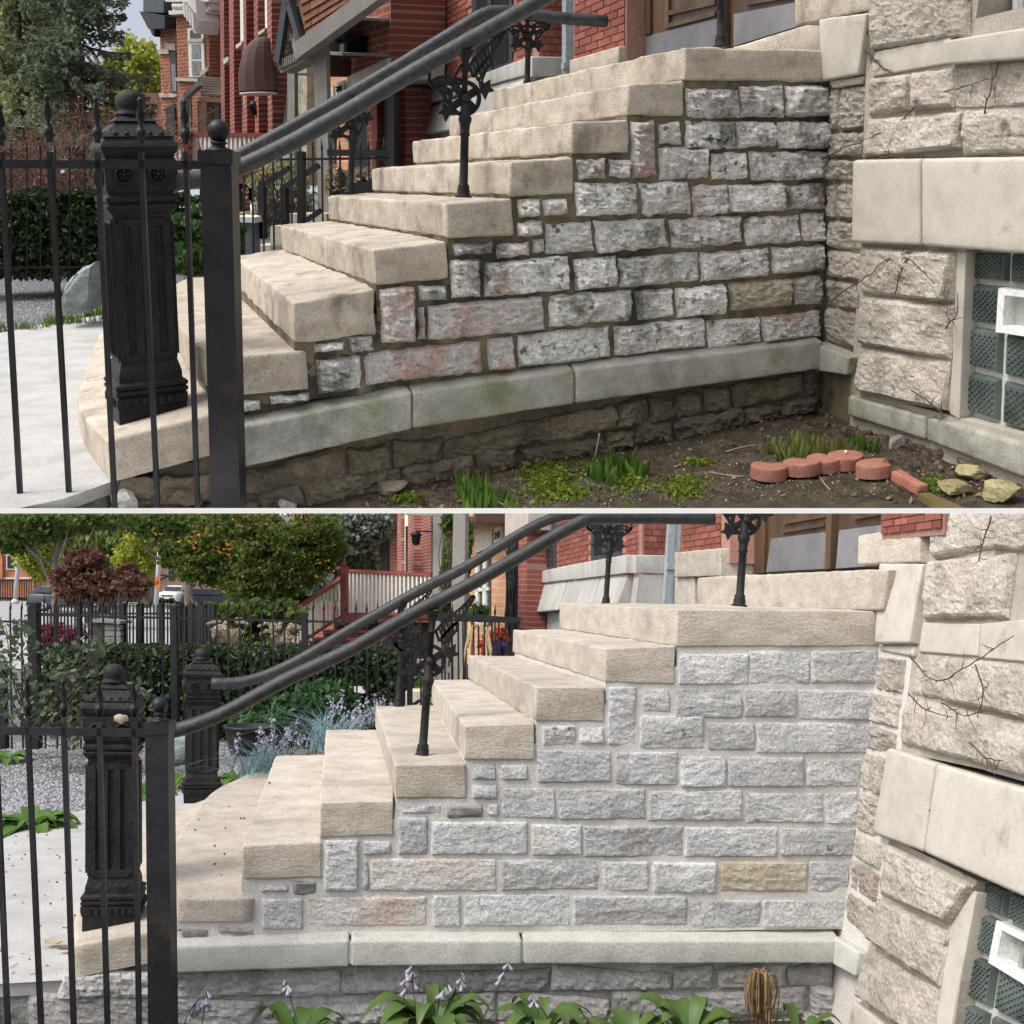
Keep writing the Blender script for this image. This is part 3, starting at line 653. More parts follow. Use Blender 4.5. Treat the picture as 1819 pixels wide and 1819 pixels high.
DB = dict(lab_stairs='cleaned pale limestone steps with bright treads beside the repointed wall',
    lab_wall='clean grey stone side wall with fresh pale mortar joints above flowering hostas',
    lab_pil='narrow repointed stone pilaster between the clean wall and tilted bay wall',
    lab_bay='beige rock faced bay wall rising beside the repointed wall and dead flower head',
    z0=.159, z1=.345, z0b=.0, zl=.205, xe=(2.613, .1447), lz0=.045, lz1=.035, rx0=-.68, px_m0=-.3,
    steps={2: ((431, 1500), (431, 1561), (571, 1495), (571, 1557), (490, 1341)), 3: ((568.5, 1424), (568.5, 1488), (698, 1421.6), (698, 1482), (580, 1298)), 4: ((701.6, 1358), (701.6, 1416.5), (826.6, 1356.6), (827.7, 1418), (666.5, 1254)),
           5: ((825, 1288.4), (824, 1348), (949, 1283), (949, 1350), (774, 1210)), 6: ((951.7, 1220), (950, 1281), (1072, 1220), (1072.7, 1281.6), (830, 1167)), 7: ((1075.4, 1152), (1073.7, 1211.7), (1198, 1147), (1198, 1215), (908.4, 1122)),
           8: ((1201.7, 1082), (1200, 1148.7), (1560, 1085), (1559, 1147), (990, 1074))},
    s1=[(426, 1381), (385, 1401), (358, 1425), (336, 1456), (312, 1490), (292, 1535), (296, 1570), (320, 1584)], s1_end=(451, 1600), s0_bot=(134.6, 1737), s1_bot=(452, 1634),
    s0=[(280, 1450), (259, 1462), (247, 1476), (215, 1515), (170, 1560), (143, 1602), (131, 1640), (133, 1679), (265, 1654)], s0_end=-.27,
    ledge=[(290, 1682, 1731, 622, 1671, 1718), (622, 1671, 1718, 929, 1671, 1714), (929, 1671, 1714, 1497, 1671, 1712)],
    courses=[.1, .12, .1], strip_y=(0, -.3), strip_z=[1.42, 1.25, 1.10, .98, .80, .62, .50, .36, .22],
    strip_blocks=[('cap_stone', [(1578, 1004), (1657, 1004), (1632, 1145), (1570, 1146)], .05, 'smooth'), ('cap_moulding', [(1568, 1147), (1630, 1148), (1628, 1168), (1566, 1156)], .02, 'smooth'), ('jamb_stone', [(1540, 954), (1652, 936), (1650, 1002), (1539, 1006)], .05, 'step'),
                  ('ledge_stone', [(1495, 1663), (1548, 1694), (1540, 1738), (1492, 1712)], .06, 'ledge')],
    xb=2.63, bay_back=R(1540, -60, 1900, 900),
    bay_panels=[[(1655, 880), (2000, 860), (2000, 1420), (1598, 1335)], [(1570, 1480), (1742, 1565), (1690, 1900), (1480, 1860)]],
    bay=[('r', [(1676, 880), (1780, 870), (1772, 975), (1670, 995)]), ('r', [(1784, 870), (1900, 850), (1900, 985), (1777, 977)]), ('r', [(1668, 1000), (1815, 985), (1800, 1100), (1652, 1103)]),
         ('s', [(1650, 1108), (1752, 1110), (1748, 1168), (1642, 1160)]), ('s', [(1754, 1110), (1900, 1095), (1900, 1185), (1750, 1170)]),
         ('r', [(1643, 1164), (1697, 1170), (1690, 1245), (1630, 1232)]), ('r', [(1700, 1170), (1900, 1190), (1900, 1295), (1692, 1247)]),
         ('r', [(1628, 1240), (1900, 1300), (1900, 1400), (1614, 1322)]),
         ('l', [(1603, 1332), (1690, 1360), (1668, 1518), (1576, 1484)]), ('l', [(1692, 1361), (1900, 1420), (1900, 1620), (1670, 1519)]),
         ('r', [(1588, 1500), (1742, 1575), (1700, 1642), (1574, 1590)]), ('r', [(1572, 1597), (1697, 1655), (1682, 1755), (1556, 1672)]), ('r', [(1554, 1685), (1680, 1762), (1668, 1860), (1540, 1775)]),
         ('j', [(1704, 1566), (1744, 1586), (1692, 1860), (1666, 1850)]), ('b', [(1532, 1778), (1625, 1850), (1620, 1900), (1522, 1840)])],
    gb_back=[(1745, 1560), (1900, 1630), (1900, 2000), (1690, 1850)],
    gb=[([(1750, 1562), (1790, 1580), (1784, 1632), (1742, 1612)],), ([(1793, 1581), (1850, 1605), (1846, 1662), (1787, 1634)],), ([(1741, 1616), (1783, 1637), (1772, 1706), (1728, 1688)],), ([(1726, 1692), (1768, 1712), (1756, 1792), (1712, 1770)],), ([(1771, 1714), (1850, 1755), (1840, 1835), (1760, 1794)],), ([(1710, 1775), (1754, 1797), (1742, 1880), (1700, 1855)],), ([(1758, 1799), (1840, 1840), (1830, 1920), (1746, 1882)],)],
    gb_vent=[], vent=([(1786, 1637), (1850, 1668), (1842, 1755), (1771, 1712)], [(1796, 1655), (1850, 1682), (1843, 1736), (1786, 1703)]))
MA_ = build_masonry(A, DA); MB_ = build_masonry(B, DB)
glass_block_window(A, DA, 'glass block window with small white vent in the bay wall above the red discs')
glass_block_window(B, DB, 'glass block window with small white vent below the steeply tilted lintel')
# ------------------------------------------------------------------ terrace that carries the upper place
def beam():
    mb = MB(); d0, d1 = 3.87 * KA, 64 * KA; X = 1.3
    y0, y1 = (902.6 - CY) / F, (915.0 - CY) / F
    th = (y1 - y0) * d0
    def w(x, y, z): return RB.T @ (np.array([x, y, z]) - 0) + EYE
    c = [w(-X * d0 * .6, y0 * d0 + th, d0), w(X * d0 * .6, y0 * d0 + th, d0), w(X * d1 * .6, y0 * d1 + th, d1), w(-X * d1 * .6, y0 * d1 + th, d1),
         w(-X * d0 * .6, y0 * d0, d0), w(X * d0 * .6, y0 * d0, d0), w(X * d1 * .6, y0 * d1, d1), w(-X * d1 * .6, y0 * d1, d1)]
    mb.hexa(c); solo(B, 'terrace', mb, plain('white_render', (.8, .8, .79), .8, var=.02, sc=.2, bump=0), kind='structure', clip=False)
beam()
# ------------------------------------------------------------------ ground
def hgrid(mb, x0, x1, y0, y1, step, hf, smooth=True):
    xs = np.arange(x0, x1 + step * .5, step); ys = np.arange(y0, y1 + step * .5, step); X, Y = np.meshgrid(xs, ys)
    mb.grid(np.stack([X, Y, hf(X, Y)], -1), smooth)
def soil_h(X, Y):
    t = np.clip((X + .3) / 2.9, 0, 1); base = -.315 + .16 * t
    near = np.clip(-Y / 1.2, 0, 2.5)
    return base - .06 * near * (1 - .3 * t) + .02 * fbm(np.stack([X * 3, Y * 3, 0 * X], -1), 4) + .012 * fbm(np.stack([X * 14, Y * 14, 0 * X], -1), 3)
soil = gen('soil', KA, [(.035, .028, .021), (.075, .06, .045), (.12, .10, .08)], sc=12, bump=1, bsc=70, bdist=.02, rough=.95, rnd=0, spec=.1, patches=[((.30, .27, .22), 60, .68, .74, .6), ((.06, .075, .02), 2.2, .56, .7, .8)])
mb = MB(); hgrid(mb, -1.0, 2.9, -1.6, .06, .02, soil_h); solo(A, 'soil', mb, soil, kind='structure')
soilb = gen('garden_soil', 1, [(.04, .033, .025), (.09, .075, .055)], sc=12, bump=1, bsc=60, bdist=.02, rough=.95, rnd=0)
mb = MB(); hgrid(mb, -.9, 3.2, -2.6, .06, .05, lambda X, Y: soil_h(X, Y) * .3 - .16); solo(B, 'soil', mb, soilb, kind='structure')
def conc(k): return gen('pavement_concrete', k, [(.35, .345, .335), (.42, .415, .405), (.47, .465, .455)], sc=5, stretch=(1, 1, 1), bump=.6, bsc=80, bdist=.005, rough=.9, rnd=0, patches=[((.27, .26, .245), 2.3, .5, .72, .5), ((.24, .23, .21), 14, .6, .74, .45), ((.3, .28, .25), 30, .72, .78, .5)])
def rough_conc(k): return gen('rough_concrete', k, [(.20, .20, .185), (.33, .325, .31), (.45, .44, .42)], sc=9, bump=1, bsc=50, bdist=.012, rough=.95, rnd=0)
def sidewalk(P, zt, edge, back, label=None):
    mb = MB(); f = [P.hit(x, y, ZP(zt))[:2] for x, y in edge]; b = [P.hit(x, y, ZP(zt))[:2] for x, y in back]
    # edge runs from right to left along the front, back from left to right
    pts = np.vstack([b, [(-.5, b[-1][1])], [(-.5, .2)], f]); c = resample(np.vstack([pts, pts[:1]]), .12)[:-1]
    polyslab(mb, c, zt, zt - .055, r=.012, amp=.004); solo(P, 'sidewalk', mb, conc(P.k), kind='structure')
    mb = MB(); rg = np.random.default_rng(3); f = np.array(f); 
    for i in range(len(f) - 1):
        a, b2 = f[i], f[i + 1]; q = np.array([(b2[0], b2[1] + .03, zt - .05), (a[0], a[1] + .03, zt - .05), (a[0], a[1] + .03, zt - .45), (b2[0], b2[1] + .03, zt - .45)])
        rock(mb, q, (0, -1, 0), .03, cell=.025, seed=i, ragged=.01, margin=.05, back=.3)
    solo(P, 'pavement_foundation', mb, rough_conc(P.k), kind='structure')
sidewalk(A, -.12, [(192, 856), (110, 885), (0, 908), (-300, 950)], [(-900, 690), (-200, 630), (0, 592), (90, 574), (160, 563), (205, 556)])
sidewalk(B, .018, [(134, 1738), (0, 1746), (-300, 1760)], [(-700, 1500), (-200, 1512), (0, 1494), (110, 1447), (190, 1432), (262, 1423), (340, 1402)])

# ------------------------------------------------------------------ iron work
def iron(k): return gen('black_iron', k, [(.005, .0055, .007), (.010, .011, .014), (.018, .018, .021)], sc=9, bump=.5, bsc=45, bdist=.004, rough=.45, spec=.3, rnd=.1, patches=[((.07, .04, .025), 5, .60, .76, .55)])
def rusty(k): return gen('rusty_cast_iron', k, [(.005, .005, .006), (.012, .0115, .012), (.024, .021, .019)], sc=10, bump=1., bsc=40, bdist=.008, rough=.55, spec=.28, rnd=.05, patches=[((.07, .036, .02), 4, .58, .74, .6), ((.05, .05, .05), 8, .62, .74, .35)])
def piperail(k): return gen('weathered_pipe', k, [(.014, .016, .018), (.032, .037, .04), (.065, .072, .076)] if k > 1 else [(.009, .010, .012), (.02, .022, .024), (.04, .042, .045)], sc=26, bump=.8, bsc=60, bdist=.004, rough=.5, spec=.5, rnd=.03, patches=[((.03, .022, .02), 9, .52, .66, .7)])
IR = {KA: iron(KA), 1.0: iron(1.0)}; RU = {KA: rusty(KA), 1.0: rusty(1.0)}; PR = {KA: piperail(KA), 1.0: piperail(1.0)}
SQ2 = math.sqrt(2)
def newel(P, base, h, w, rot, label, lean=(0, 0), group=None):
    t = thing(P, 'newel_post', label, 'post', base, group); m = RU[P.k]; b = np.array(base, float); r4 = math.radians(45 + rot)
    def part(par, name, mb, mm):      # the post stands slightly out of plumb
        for v in mb.v: v[:, 0] += (v[:, 2] - b[2]) * lean[0]; v[:, 1] += (v[:, 2] - b[2]) * lean[1]
        return globals()['part'](par, name, mb, mm)
    def sq(pr, name, mm=m):
        mb = MB(); mb.lathe(b, [(hw * SQ2 * w, z * h) for hw, z in pr], 4, smooth=False, rot=r4); return part(t, name, mb, mm)
    sq([(.53, 0), (.53, .055), (.55, .06), (.55, .085), (.52, .09), (.56, .10), (.56, .108), (.53, .112), (.56, .118), (.56, .127), (.49, .135), (.485, .16), (.44, .19)], 'base')
    sq([(.435, .19), (.435, .2), (.425, .21), (.425, .62), (.44, .64)], 'shaft')
    sq([(.44, .64), (.51, .655), (.53, .665), (.49, .672), (.53, .68), (.53, .69), (.49, .697), (.48, .70), (.52, .715), (.53, .80), (.50, .805), (.55, .82), (.57, .835), (.55, .845)], 'head')
    sq([(.55, .845), (.50, .86), (.52, .865), (.30, .905), (.32, .91), (.20, .925)], 'pyramid_cap')
    mb = MB(); mb.lathe(b, [(.19 * w, .92 * h), (.25 * w, .928 * h), (.25 * w, .936 * h), (.19 * w, .942 * h), (.21 * w, .95 * h), (.225 * w, .965 * h), (.215 * w, .985 * h), (.15 * w, .997 * h), (.02 * w, 1.003 * h)], 16); part(t, 'finial', mb, m)
    c, s = math.cos(math.radians(rot)), math.sin(math.radians(rot))
    fx = np.array([c, s, 0]); fy = np.array([-s, c, 0])
    for fn, ft in ((-fy, fx), (-fx, -fy), (fx, fy), (fy, -fx)):
        for o in (-.25, .25):
            ctr = b + fn * (.525 * w) + ft * (o * w) + np.array([0, 0, .755 * h]); mb = MB()
            mb.lathe(ctr, [(.15 * w, -.01), (.15 * w, .012), (.12 * w, .018), (.105 * w, .006), (.03 * w, .006), (.03 * w, .016), (.001, .018)], 14, ax=fn)
            for q in range(5):
                a = q * 2 * math.pi / 5 + .3; mb.ball(ctr + (ft * math.cos(a) + np.array([0, 0, 1]) * math.sin(a)) * .065 * w + fn * .008, .035 * w, 6, 4)
            part(t, 'rosette', mb, m)
        mb = MB()
        for o in (-.36, .36, -.12, .12):
            p0 = b + fn * (.428 * w) + ft * (o * w); mb.bar(p0 + [0, 0, .21 * h], p0 + [0, 0, .615 * h], .03, .016)
        p0 = b + fn * (.428 * w); mb.bar(p0 + ft * .36 * w + [0, 0, .21 * h], p0 - ft * .36 * w + [0, 0, .21 * h], .016, .03); mb.bar(p0 + ft * .36 * w + [0, 0, .615 * h], p0 - ft * .36 * w + [0, 0, .615 * h], .016, .03)
        for q in range(7):
            pq = b + fn * (.555 * w) + ft * ((q - 3) * .13 * w); mb.bar(pq + [0, 0, .062 * h], pq + [0, 0, .086 * h], .014, .012)
        for q in range(5):
            pq = b + fn * (.47 * w) + ft * ((q - 2) * .17 * w); mb.ball(pq + [0, 0, .872 * h], .05 * w, 6, 4)
        part(t, 'raised_moulding', mb, m).__setitem__('kind', 'stuff')
    return t

def star(n, r0, r1, ph=0): return [((r1 if i % 2 else r0) * math.cos(ph + math.pi * i / n), (r1 if i % 2 else r0) * math.sin(ph + math.pi * i / n)) for i in range(2 * n)]
def baluster(rail, P, pl, base, hub, top, s, sym=False):
    m = RU[P.k]; b, hbb, tp = [P.hit(*q, pl) for q in (base, hub, top)]
    up = (tp - b) / np.linalg.norm(tp - b); L = np.linalg.norm(hbb - b); ux = np.array([1., 0, 0]); fn = np.array([0, -1., 0])
    mb = MB(); r = .017 * s
    mb.lathe(b, [(r * 2.3, 0), (r * 2.3, .006 * s), (r * 1.7, .012 * s), (r * 1.75, .03 * s), (r * 1.5, .04 * s), (r * 1.6, .05 * s), (r * 1.15, .06 * s), (r * 1.1, L * .62), (r * 1.5, L * .64), (r * 1.2, L * .66), (r * 1.35, L * .74), (r * 1.75, L * .78), (r * 1.75, L * .81), (r * 1.4, L * .83), (r * 1.2, L)], 14, ax=up)
    ps = part(rail, 'baluster', mb, m)
    mb = MB(); Lt = np.linalg.norm(tp - hbb)
    mb.lathe(hbb, [(r * .8, 0), (r * .8, Lt * .55), (r * 1.2, Lt * .57), (r * 1.2, Lt * .6), (r * .8, Lt * .62), (r * 1.0, Lt * .8), (r * 2.0, Lt * .97), (r * 2.6, Lt)], 12, ax=up)
    mb.ball(hbb + fn * .012 * s, .021 * s, 12, 8); part(ps, 'socket', mb, m)
    u = 2.75e-4 * s; o = hbb
    def pp(pts): return [o + ux * x * u + up * y * u for x, y in pts]
    def rib(mb, pts, w=20, d=14):
        q = np.array(pp(pts))
        for i in range(len(q) - 1): mb.bar(q[i], q[i + 1] + (q[i + 1] - q[i]) * .03, d * u * 2, w * u * 2, up=np.cross((q[i + 1] - q[i]), fn))
    mb = MB(); ring = [(250 * math.cos(a), 250 * math.sin(a)) for a in np.linspace(0, 2 * math.pi, 29)]; rib(mb, ring, 32, 28)
    for a in (.55, 2.3, 3.7, 5.5): rib(mb, [(0, 0), (250 * math.cos(a), 250 * math.sin(a))], 62, 14)
    part(ps, 'ring_ornament', mb, m)
    def wing(mx, tall):
        mb = MB(); X = lambda l: [(x * mx, y) for x, y in l]
        if tall:
            a1 = [(70, 500), (160, 620), (300, 760), (450, 880), (560, 990), (640, 1110)]; a2 = [(140, 330), (230, 470), (350, 600), (450, 700), (560, 850), (690, 1100)]
            b1 = [(170, 380), (290, 530), (420, 650)]; b2 = [(230, 280), (330, 420), (420, 520), (440, 640)]
        else:
            a1 = [(130, 250), (200, 300), (330, 335), (450, 320), (560, 260), (610, 290)]; a2 = [(180, 190), (260, 225), (350, 235), (450, 210), (500, 150), (600, 250)]
            b1 = [(230, 120), (320, 165), (400, 150)]; b2 = [(250, 60), (330, 95), (370, 60)]
        for c in (a1, a2, b1, b2): rib(mb, X(c), 24, 12)
        for c1, c2 in ((a1, a2), (b1, b2)):
            for i in range(min(len(c1), len(c2))):
                rib(mb, X([c1[i], c2[i]]), 22, 9)
                if i: rib(mb, X([((c1[i][0] + c1[i - 1][0]) / 2, (c1[i][1] + c1[i - 1][1]) / 2), ((c2[i][0] + c2[i - 1][0]) / 2, (c2[i][1] + c2[i - 1][1]) / 2)]), 16, 9)
        if tall: rib(mb, X([(270, 120), (300, 300), (370, 470)]), 18, 10); rib(mb, X([(0, 250), (-180, 330), (-60, 520)]), 22, 8)
        else: rib(mb, X([(280, -80), (360, 40), (470, 160), (600, 260), (590, 400)]), 22, 12); rib(mb, X([(330, 90), (300, -60)]), 16, 10)
        cx, cy = (340, 150) if tall else (300, -190)
        st = star(5, 85, 170, .4)
        q = [((x + cx) * mx, y + cy) for x, y in st]; mb.prism(q, o, ux * u, up * u, fn * .012 * s); mb.prism(q, o, ux * u, up * u, -fn * .006 * s)
        part(ps, 'wing_ornament', mb, m)
    wing(1, not sym); wing(-1, False)
    if sym: pass
    return ps
def handrail(P, y, path, r, label, bals, group, sym_last=False):
    pl = YP(y); pts = spline([P.hit(*q, pl) for q in path], 5); t = thing(P, 'handrail', label, 'handrail', pts[0], group)
    mb = MB(); mb.tube(pts, r, 14); part(t, 'rail_pipe', mb, PR[P.k])
    for i, bb in enumerate(bals): baluster(t, P, pl, *bb)
    return t
newel(A, (*A.hit(262, 742, ZP(.06))[:2], .06), 1.355, .265, 8, 'sooty cast iron newel post with rust at its foot behind the upper fence bars', (.05, 0))
newel(B, (*B.hit(203, 1640, ZP(.159))[:2], .159), 1.115, .215, 2, 'rust stained black newel post with a dry leaf on its cap behind the fence bars', (-.07, 0))
newel(B, (*B.hit(358, 1421, ZP(.159))[:2], .159), 1.03, .225, 8, 'black newel post without bars in front standing at the far rail before the hedge', (-.055, 0))
handrail(A, .32, [(300, 325), (361, 317), (416, 302), (511, 257), (560, 230), (620, 196), (740, 125), (850, 63), (941, 11), (1050, -52), (1200, -130)], .036, 'near grey pitted pipe handrail of the weathered stair on winged iron balusters',
         [((823, 351), (825, 175), (829, 90), 1.0), ((1281, 83), (1279, -90), (1279, -160), 1.0)], None)
handrail(A, 2.3, [(300, 335), (365, 303), (423, 276), (511, 229), (560, 202), (620, 168), (714, 113), (740, 97), (822, 47), (859, 25), (890, 20), (924, 24), (958, 29), (1077, 38)], .037, 'far grey pipe handrail ending level before the downpipe of the weathered stair',
         [((622, 343), (622, 222), (630, 172), 1.05), ((936, 158), (936, 65), (940, 30), .92, True)], None)
handrail(B, .27, [(250, 1306), (308, 1298), (358, 1283), (409, 1261), (511, 1206), (620, 1155), (700, 1109), (760, 1076), (826, 1043), (960, 967), (1012, 937), (1045, 922), (1080, 919), (1220, 920), (1268, 921)], .033, 'near dark pipe handrail rising over the cleaned steps on winged balusters',
         [((750, 1344), (763, 1174), (769, 1085), 1.0), ((1313, 1077), (1325, 925), (1326, 890), 1.0)], None)
handrail(B, 2.45, [(376, 1214), (426, 1212), (477, 1198), (545, 1165), (620, 1120), (700, 1074), (760, 1041), (826, 1008), (960, 929), (1050, 905)], .036, 'far dark pipe handrail curving down to the newel post before the hedge',
         [((708, 1254), (712, 1130), (716, 1070), 1.0), ((1076, 1074), (1081, 955), (1086, 921), .95, True)], None)

def spear(mb, b, t, P, m):
    d = (t - b); L = np.linalg.norm(d); mb.lathe(b, [(.011, 0), (.011, L * .12), (.017, L * .13), (.017, L * .3), (.012, L * .32), (.011, L * .36), (.006, L * .42), (.017, L * .58), (.005, L * .86), (.009, L * .90), (.011, L * .95), (.006, L), (.001, L * 1.01)], 10, ax=d)
def fence(P, d, bars, post, rail, label, tips):
    pl = P.vplane(0, d, 500, d, row=rail[1]); n = pl[1]
    t = thing(P, 'iron_fence', label, 'fence', P.hit(post[1][0], post[1][1], pl)); m = IR[P.k]
    for (x0, y0, x1, y1), (tx, ty) in zip(bars, tips):
        a = P.hit(x0, y0, pl); b = P.hit(x1, y1, pl); b = b + (b - a) * .3; mb = MB(); mb.bar(a + (a - b) / np.linalg.norm(a - b) * .06, b, .018, .018, up=n); br = part(t, 'bar', mb, m)
        tt = P.hit(tx, ty, pl); s0 = a + (tt - a) * .36; mb = MB(); spear(mb, s0, tt, P, m); part(br, 'spear_finial', mb, m)
    a = P.hit(*rail[:2], pl); b = P.hit(*rail[2:], pl); mb = MB(); mb.bar(a, b, .03, .018, up=n); part(t, 'rail', mb, m)
    (x0, y0), (x1, y1) = post[0], post[1]; w = post[2]; a = P.hit(x0, y0, pl); b = P.hit(x1, y1, pl); b = b + (b - a) * .35; up = (a - b) / np.linalg.norm(a - b)
    mb = MB(); mb.bar(b, a, w, w, up=n); po = part(t, 'post', mb, m)
    mb = MB(); mb.bar(a, a + up * .045, w * 1.13, w * 1.13, up=n); mb.lathe(a + up * .045, [(w * .5, 0), (w * .35, .01), (w * .22, .014), (w * .2, .022), (w * .28, .028), (w * .22, .036)], 16, ax=up); part(po, 'cap', mb, m)
    mb = MB(); mb.ball(a + up * (.045 + .034 + w * .33), w * .36, 18, 12); part(po, 'ball_finial', mb, m)
fence(A, 4.12, [(3, 300, 37, 900), (90, 300, 124, 900), (175, 300, 204, 900), (252, 300, 280, 900), (331, 300, 351, 900), (-85, 300, -45, 900)], ((390, 291), (407, 900), .112), (-100, 291, 372, 293),
      'black iron fence panel with spear finials and ball topped post before the sooty newel', [(0, 185), (83, 168), (170, 172), (249, 173), (327, 177), (-90, 165)])
fence(B, 4.42, [(50, 1310, 73, 1819), (114, 1310, 131, 1819), (177, 1310, 191, 1819), (239, 1310, 247, 1819), (-8, 1310, 14, 1819)], ((284, 1302), (290, 1819), .088), (-60, 1297, 268, 1302),
      'black iron fence panel with spear finials and ball topped post above the lower pavement', [(48, 1203), (112, 1208), (176, 1210), (237, 1211), (-10, 1200)])
# ------------------------------------------------------------------ vegetation helpers
def rnd_unit(rg, n):
    v = rg.normal(size=(n, 3)); return v / np.linalg.norm(v, axis=1)[:, None]
def leafquads(C, size, el, rg, ax=None, spread=1.0, flat=0.0):
    n = len(C); a = rnd_unit(rg, n) * spread
    if ax is not None: a = a + ax
    a /= np.linalg.norm(a, axis=1)[:, None]; b = rnd_unit(rg, n); b = b - a * (b * a).sum(1)[:, None]; b /= np.linalg.norm(b, axis=1)[:, None]
    s = size * rg.uniform(.6, 1.3, n)[:, None]
    return np.stack([C - a * s * el, C + b * s, C + a * s * el, C - b * s], 1)
def clumps(c, r, n, ncl, rg, tight=.2, shell=.55):
    c = np.asarray(c, float); r = np.asarray(r, float) * np.ones(3); u = rnd_unit(rg, ncl) * (rg.uniform(shell, 1, ncl) ** .6)[:, None]
    k = rg.integers(0, ncl, n); return c + (u[k] + rg.normal(size=(n, 3)) * tight) * r
def blob(P, px, py, d, rx, ry, depth=None):
    s = d / F; return P.at(px, py, d), (rx * s, (depth or (rx + ry) / 2) * s, ry * s)
def tree(P, name, label, cat, foot, blobs, n, size, lm, tm, tr=.12, el=1.3, ncl=40, tight=.2, group=None, limbs=True, seed=1, ax=None):
    rg = np.random.default_rng(seed); foot = np.asarray(foot, float); t = thing(P, name, label, cat, foot, group); mb = MB()
    cs = [blob(P, *b) for b in blobs]; cm_ = np.mean([c for c, r in cs], 0); hi = max(c[2] for c, r in cs)
    top = np.array([cm_[0] * .5 + foot[0] * .5, cm_[1] * .5 + foot[1] * .5, foot[2] + (hi - foot[2]) * .75])
    pth = spline([foot, foot + (top - foot) * .35 + rg.normal(0, tr * .4, 3), foot + (top - foot) * .7 + rg.normal(0, tr * .4, 3), top], 5)
    mb.tube(pth, np.linspace(tr, tr * .35, len(pth)), 9); part(t, 'trunk', mb, tm)
    if limbs:
        mb = MB()
        for c, r in cs:
            for _ in range(3):
                e = c + rnd_unit(rg, 1)[0] * np.array(r) * .7; s0 = pth[rg.integers(len(pth) // 3, len(pth))]; m = (s0 + e) / 2 + rg.normal(0, .08, 3) * np.linalg.norm(e - s0)
                q = spline([s0, m, e], 4); mb.tube(q, np.linspace(tr * .35, tr * .06, len(q)), 5)
        part(t, 'limbs', mb, tm, kind='stuff')
    vol = np.array([np.prod(r) ** (2 / 3) for c, r in cs]); vol /= vol.sum(); Q = []
    for (c, r), f in zip(cs, vol): Q.append(leafquads(clumps(c, r, int(n * f), ncl, rg, tight), size, el, rg, ax))
    mb = MB(); mb.quads(np.concatenate(Q)); part(t, 'crown', mb, lm, kind='stuff'); return t
def shrub(P, name, label, cat, foot, blobs, n, size, lm, tm=None, el=1.3, ncl=30, tight=.2, group=None, seed=1, stems=14, ax=None):
    rg = np.random.default_rng(seed); foot = np.asarray(foot, float); t = thing(P, name, label, cat, foot, group); cs = [blob(P, *b) for b in blobs]; mb = MB()
    if tm is not None:
        for c, r in cs:
            for _ in range(stems):
                e = c + rnd_unit(rg, 1)[0] * np.array(r) * .8; b0 = foot + rg.normal(0, .05, 3) * [1, 1, 0]; q = spline([b0, (b0 + e) / 2 + rg.normal(0, .06, 3), e], 4); mb.tube(q, np.linspace(.008, .003, len(q)), 4)
        part(t, 'stems', mb, tm, kind='stuff')
    Q = []; vol = np.array([np.prod(r) ** (2 / 3) for c, r in cs]); vol /= vol.sum()
    for (c, r), f in zip(cs, vol): Q.append(leafquads(clumps(c, r, int(n * f), ncl, rg, tight, .4), size, el, rg, ax))
    mb = MB(); mb.quads(np.concatenate(Q)); part(t, 'foliage', mb, lm, kind='stuff'); return t
def blades(mb, foot, n, L, w, rg, lean=.5, r=.05, droop=.6, seg=4, up=1.0):
    for _ in range(n):
        a = rg.uniform(0, 2 * math.pi); b = np.asarray(foot) + np.array([rg.normal(0, r), rg.normal(0, r), 0]); d = np.array([math.cos(a), math.sin(a), 0]); l = L * rg.uniform(.6, 1.15); ln = lean * rg.uniform(.3, 1.3)
        s = np.array([-d[1], d[0], 0]); pts = []
        for i in range(seg + 1):
            t = i / seg; p = b + d * ln * l * t ** 1.6 + np.array([0, 0, 1]) * l * up * (t - droop * ln * t ** 2.4 * .6); ww = w * (1 - t) ** .6 * .5 if i < seg else 0.0004
            pts += [p - s * ww, p + s * ww]
        mb.add(pts, [(2 * i, 2 * i + 1, 2 * i + 3, 2 * i + 2) for i in range(seg)], True)
def broadleaf(mb, b, d, L, w, rise, rg, fold=.25, wav=.0):
    """an arching hosta-like leaf from base b in horizontal direction d"""
    d = np.asarray(d, float); s = np.array([-d[1], d[0], 0]); up = np.array([0, 0, 1.]); G = []
    for i in range(8):
        t = i / 7; p = b + d * L * (t - .15 * t * t) + up * L * (rise * t - (rise + .25) * t * t * .75)
        ww = w * (math.sin(math.pi * min(1, t * .96 + .04)) ** .75) * (1 - .25 * t) + .002
        G.append([p + s * ww * q + up * (abs(q) * ww * fold + wav * math.sin(t * 14 + q) * ww) for q in (-1, -.5, 0, .5, 1)])
    mb.grid(np.array(G), True)
def panel(P, par, name, pl, px, out, back, m, label=None):
    mb = MB(); u = np.array([-pl[1][1], pl[1][0], 0]); mb.slab(quadpx(P, pl, px), pl[1], out, back, uvax=u); return part(par, name, mb, m, label)
BARK = gen('bark', 1, [(.09, .075, .06), (.17, .145, .12), (.24, .21, .18)], sc=8, stretch=(1, 1, .25), bump=1, bsc=30, bdist=.02); BARKA = gen('bark_upper', KA, [(.06, .05, .042), (.12, .10, .085)], sc=8, stretch=(1, 1, .25), bump=1, bsc=30, bdist=.02)
L_HEDGE = leafmat('yew_leaf', [(.018, .032, .012), (.032, .054, .02), (.06, .09, .032)], .25); L_SPR = leafmat('spruce_needle', [(.10, .15, .09), (.165, .22, .14), (.27, .33, .23)], .4)
L_LIME = leafmat('lime_leaf', [(.24, .30, .04), (.36, .40, .07), (.48, .48, .12)], .55); L_GREY = leafmat('budding_leaf', [(.20, .23, .12), (.30, .33, .16), (.42, .43, .24)], .5); L_BUD = leafmat('red_bud', [(.12, .05, .04), (.18, .085, .065), (.22, .13, .10)], .3)
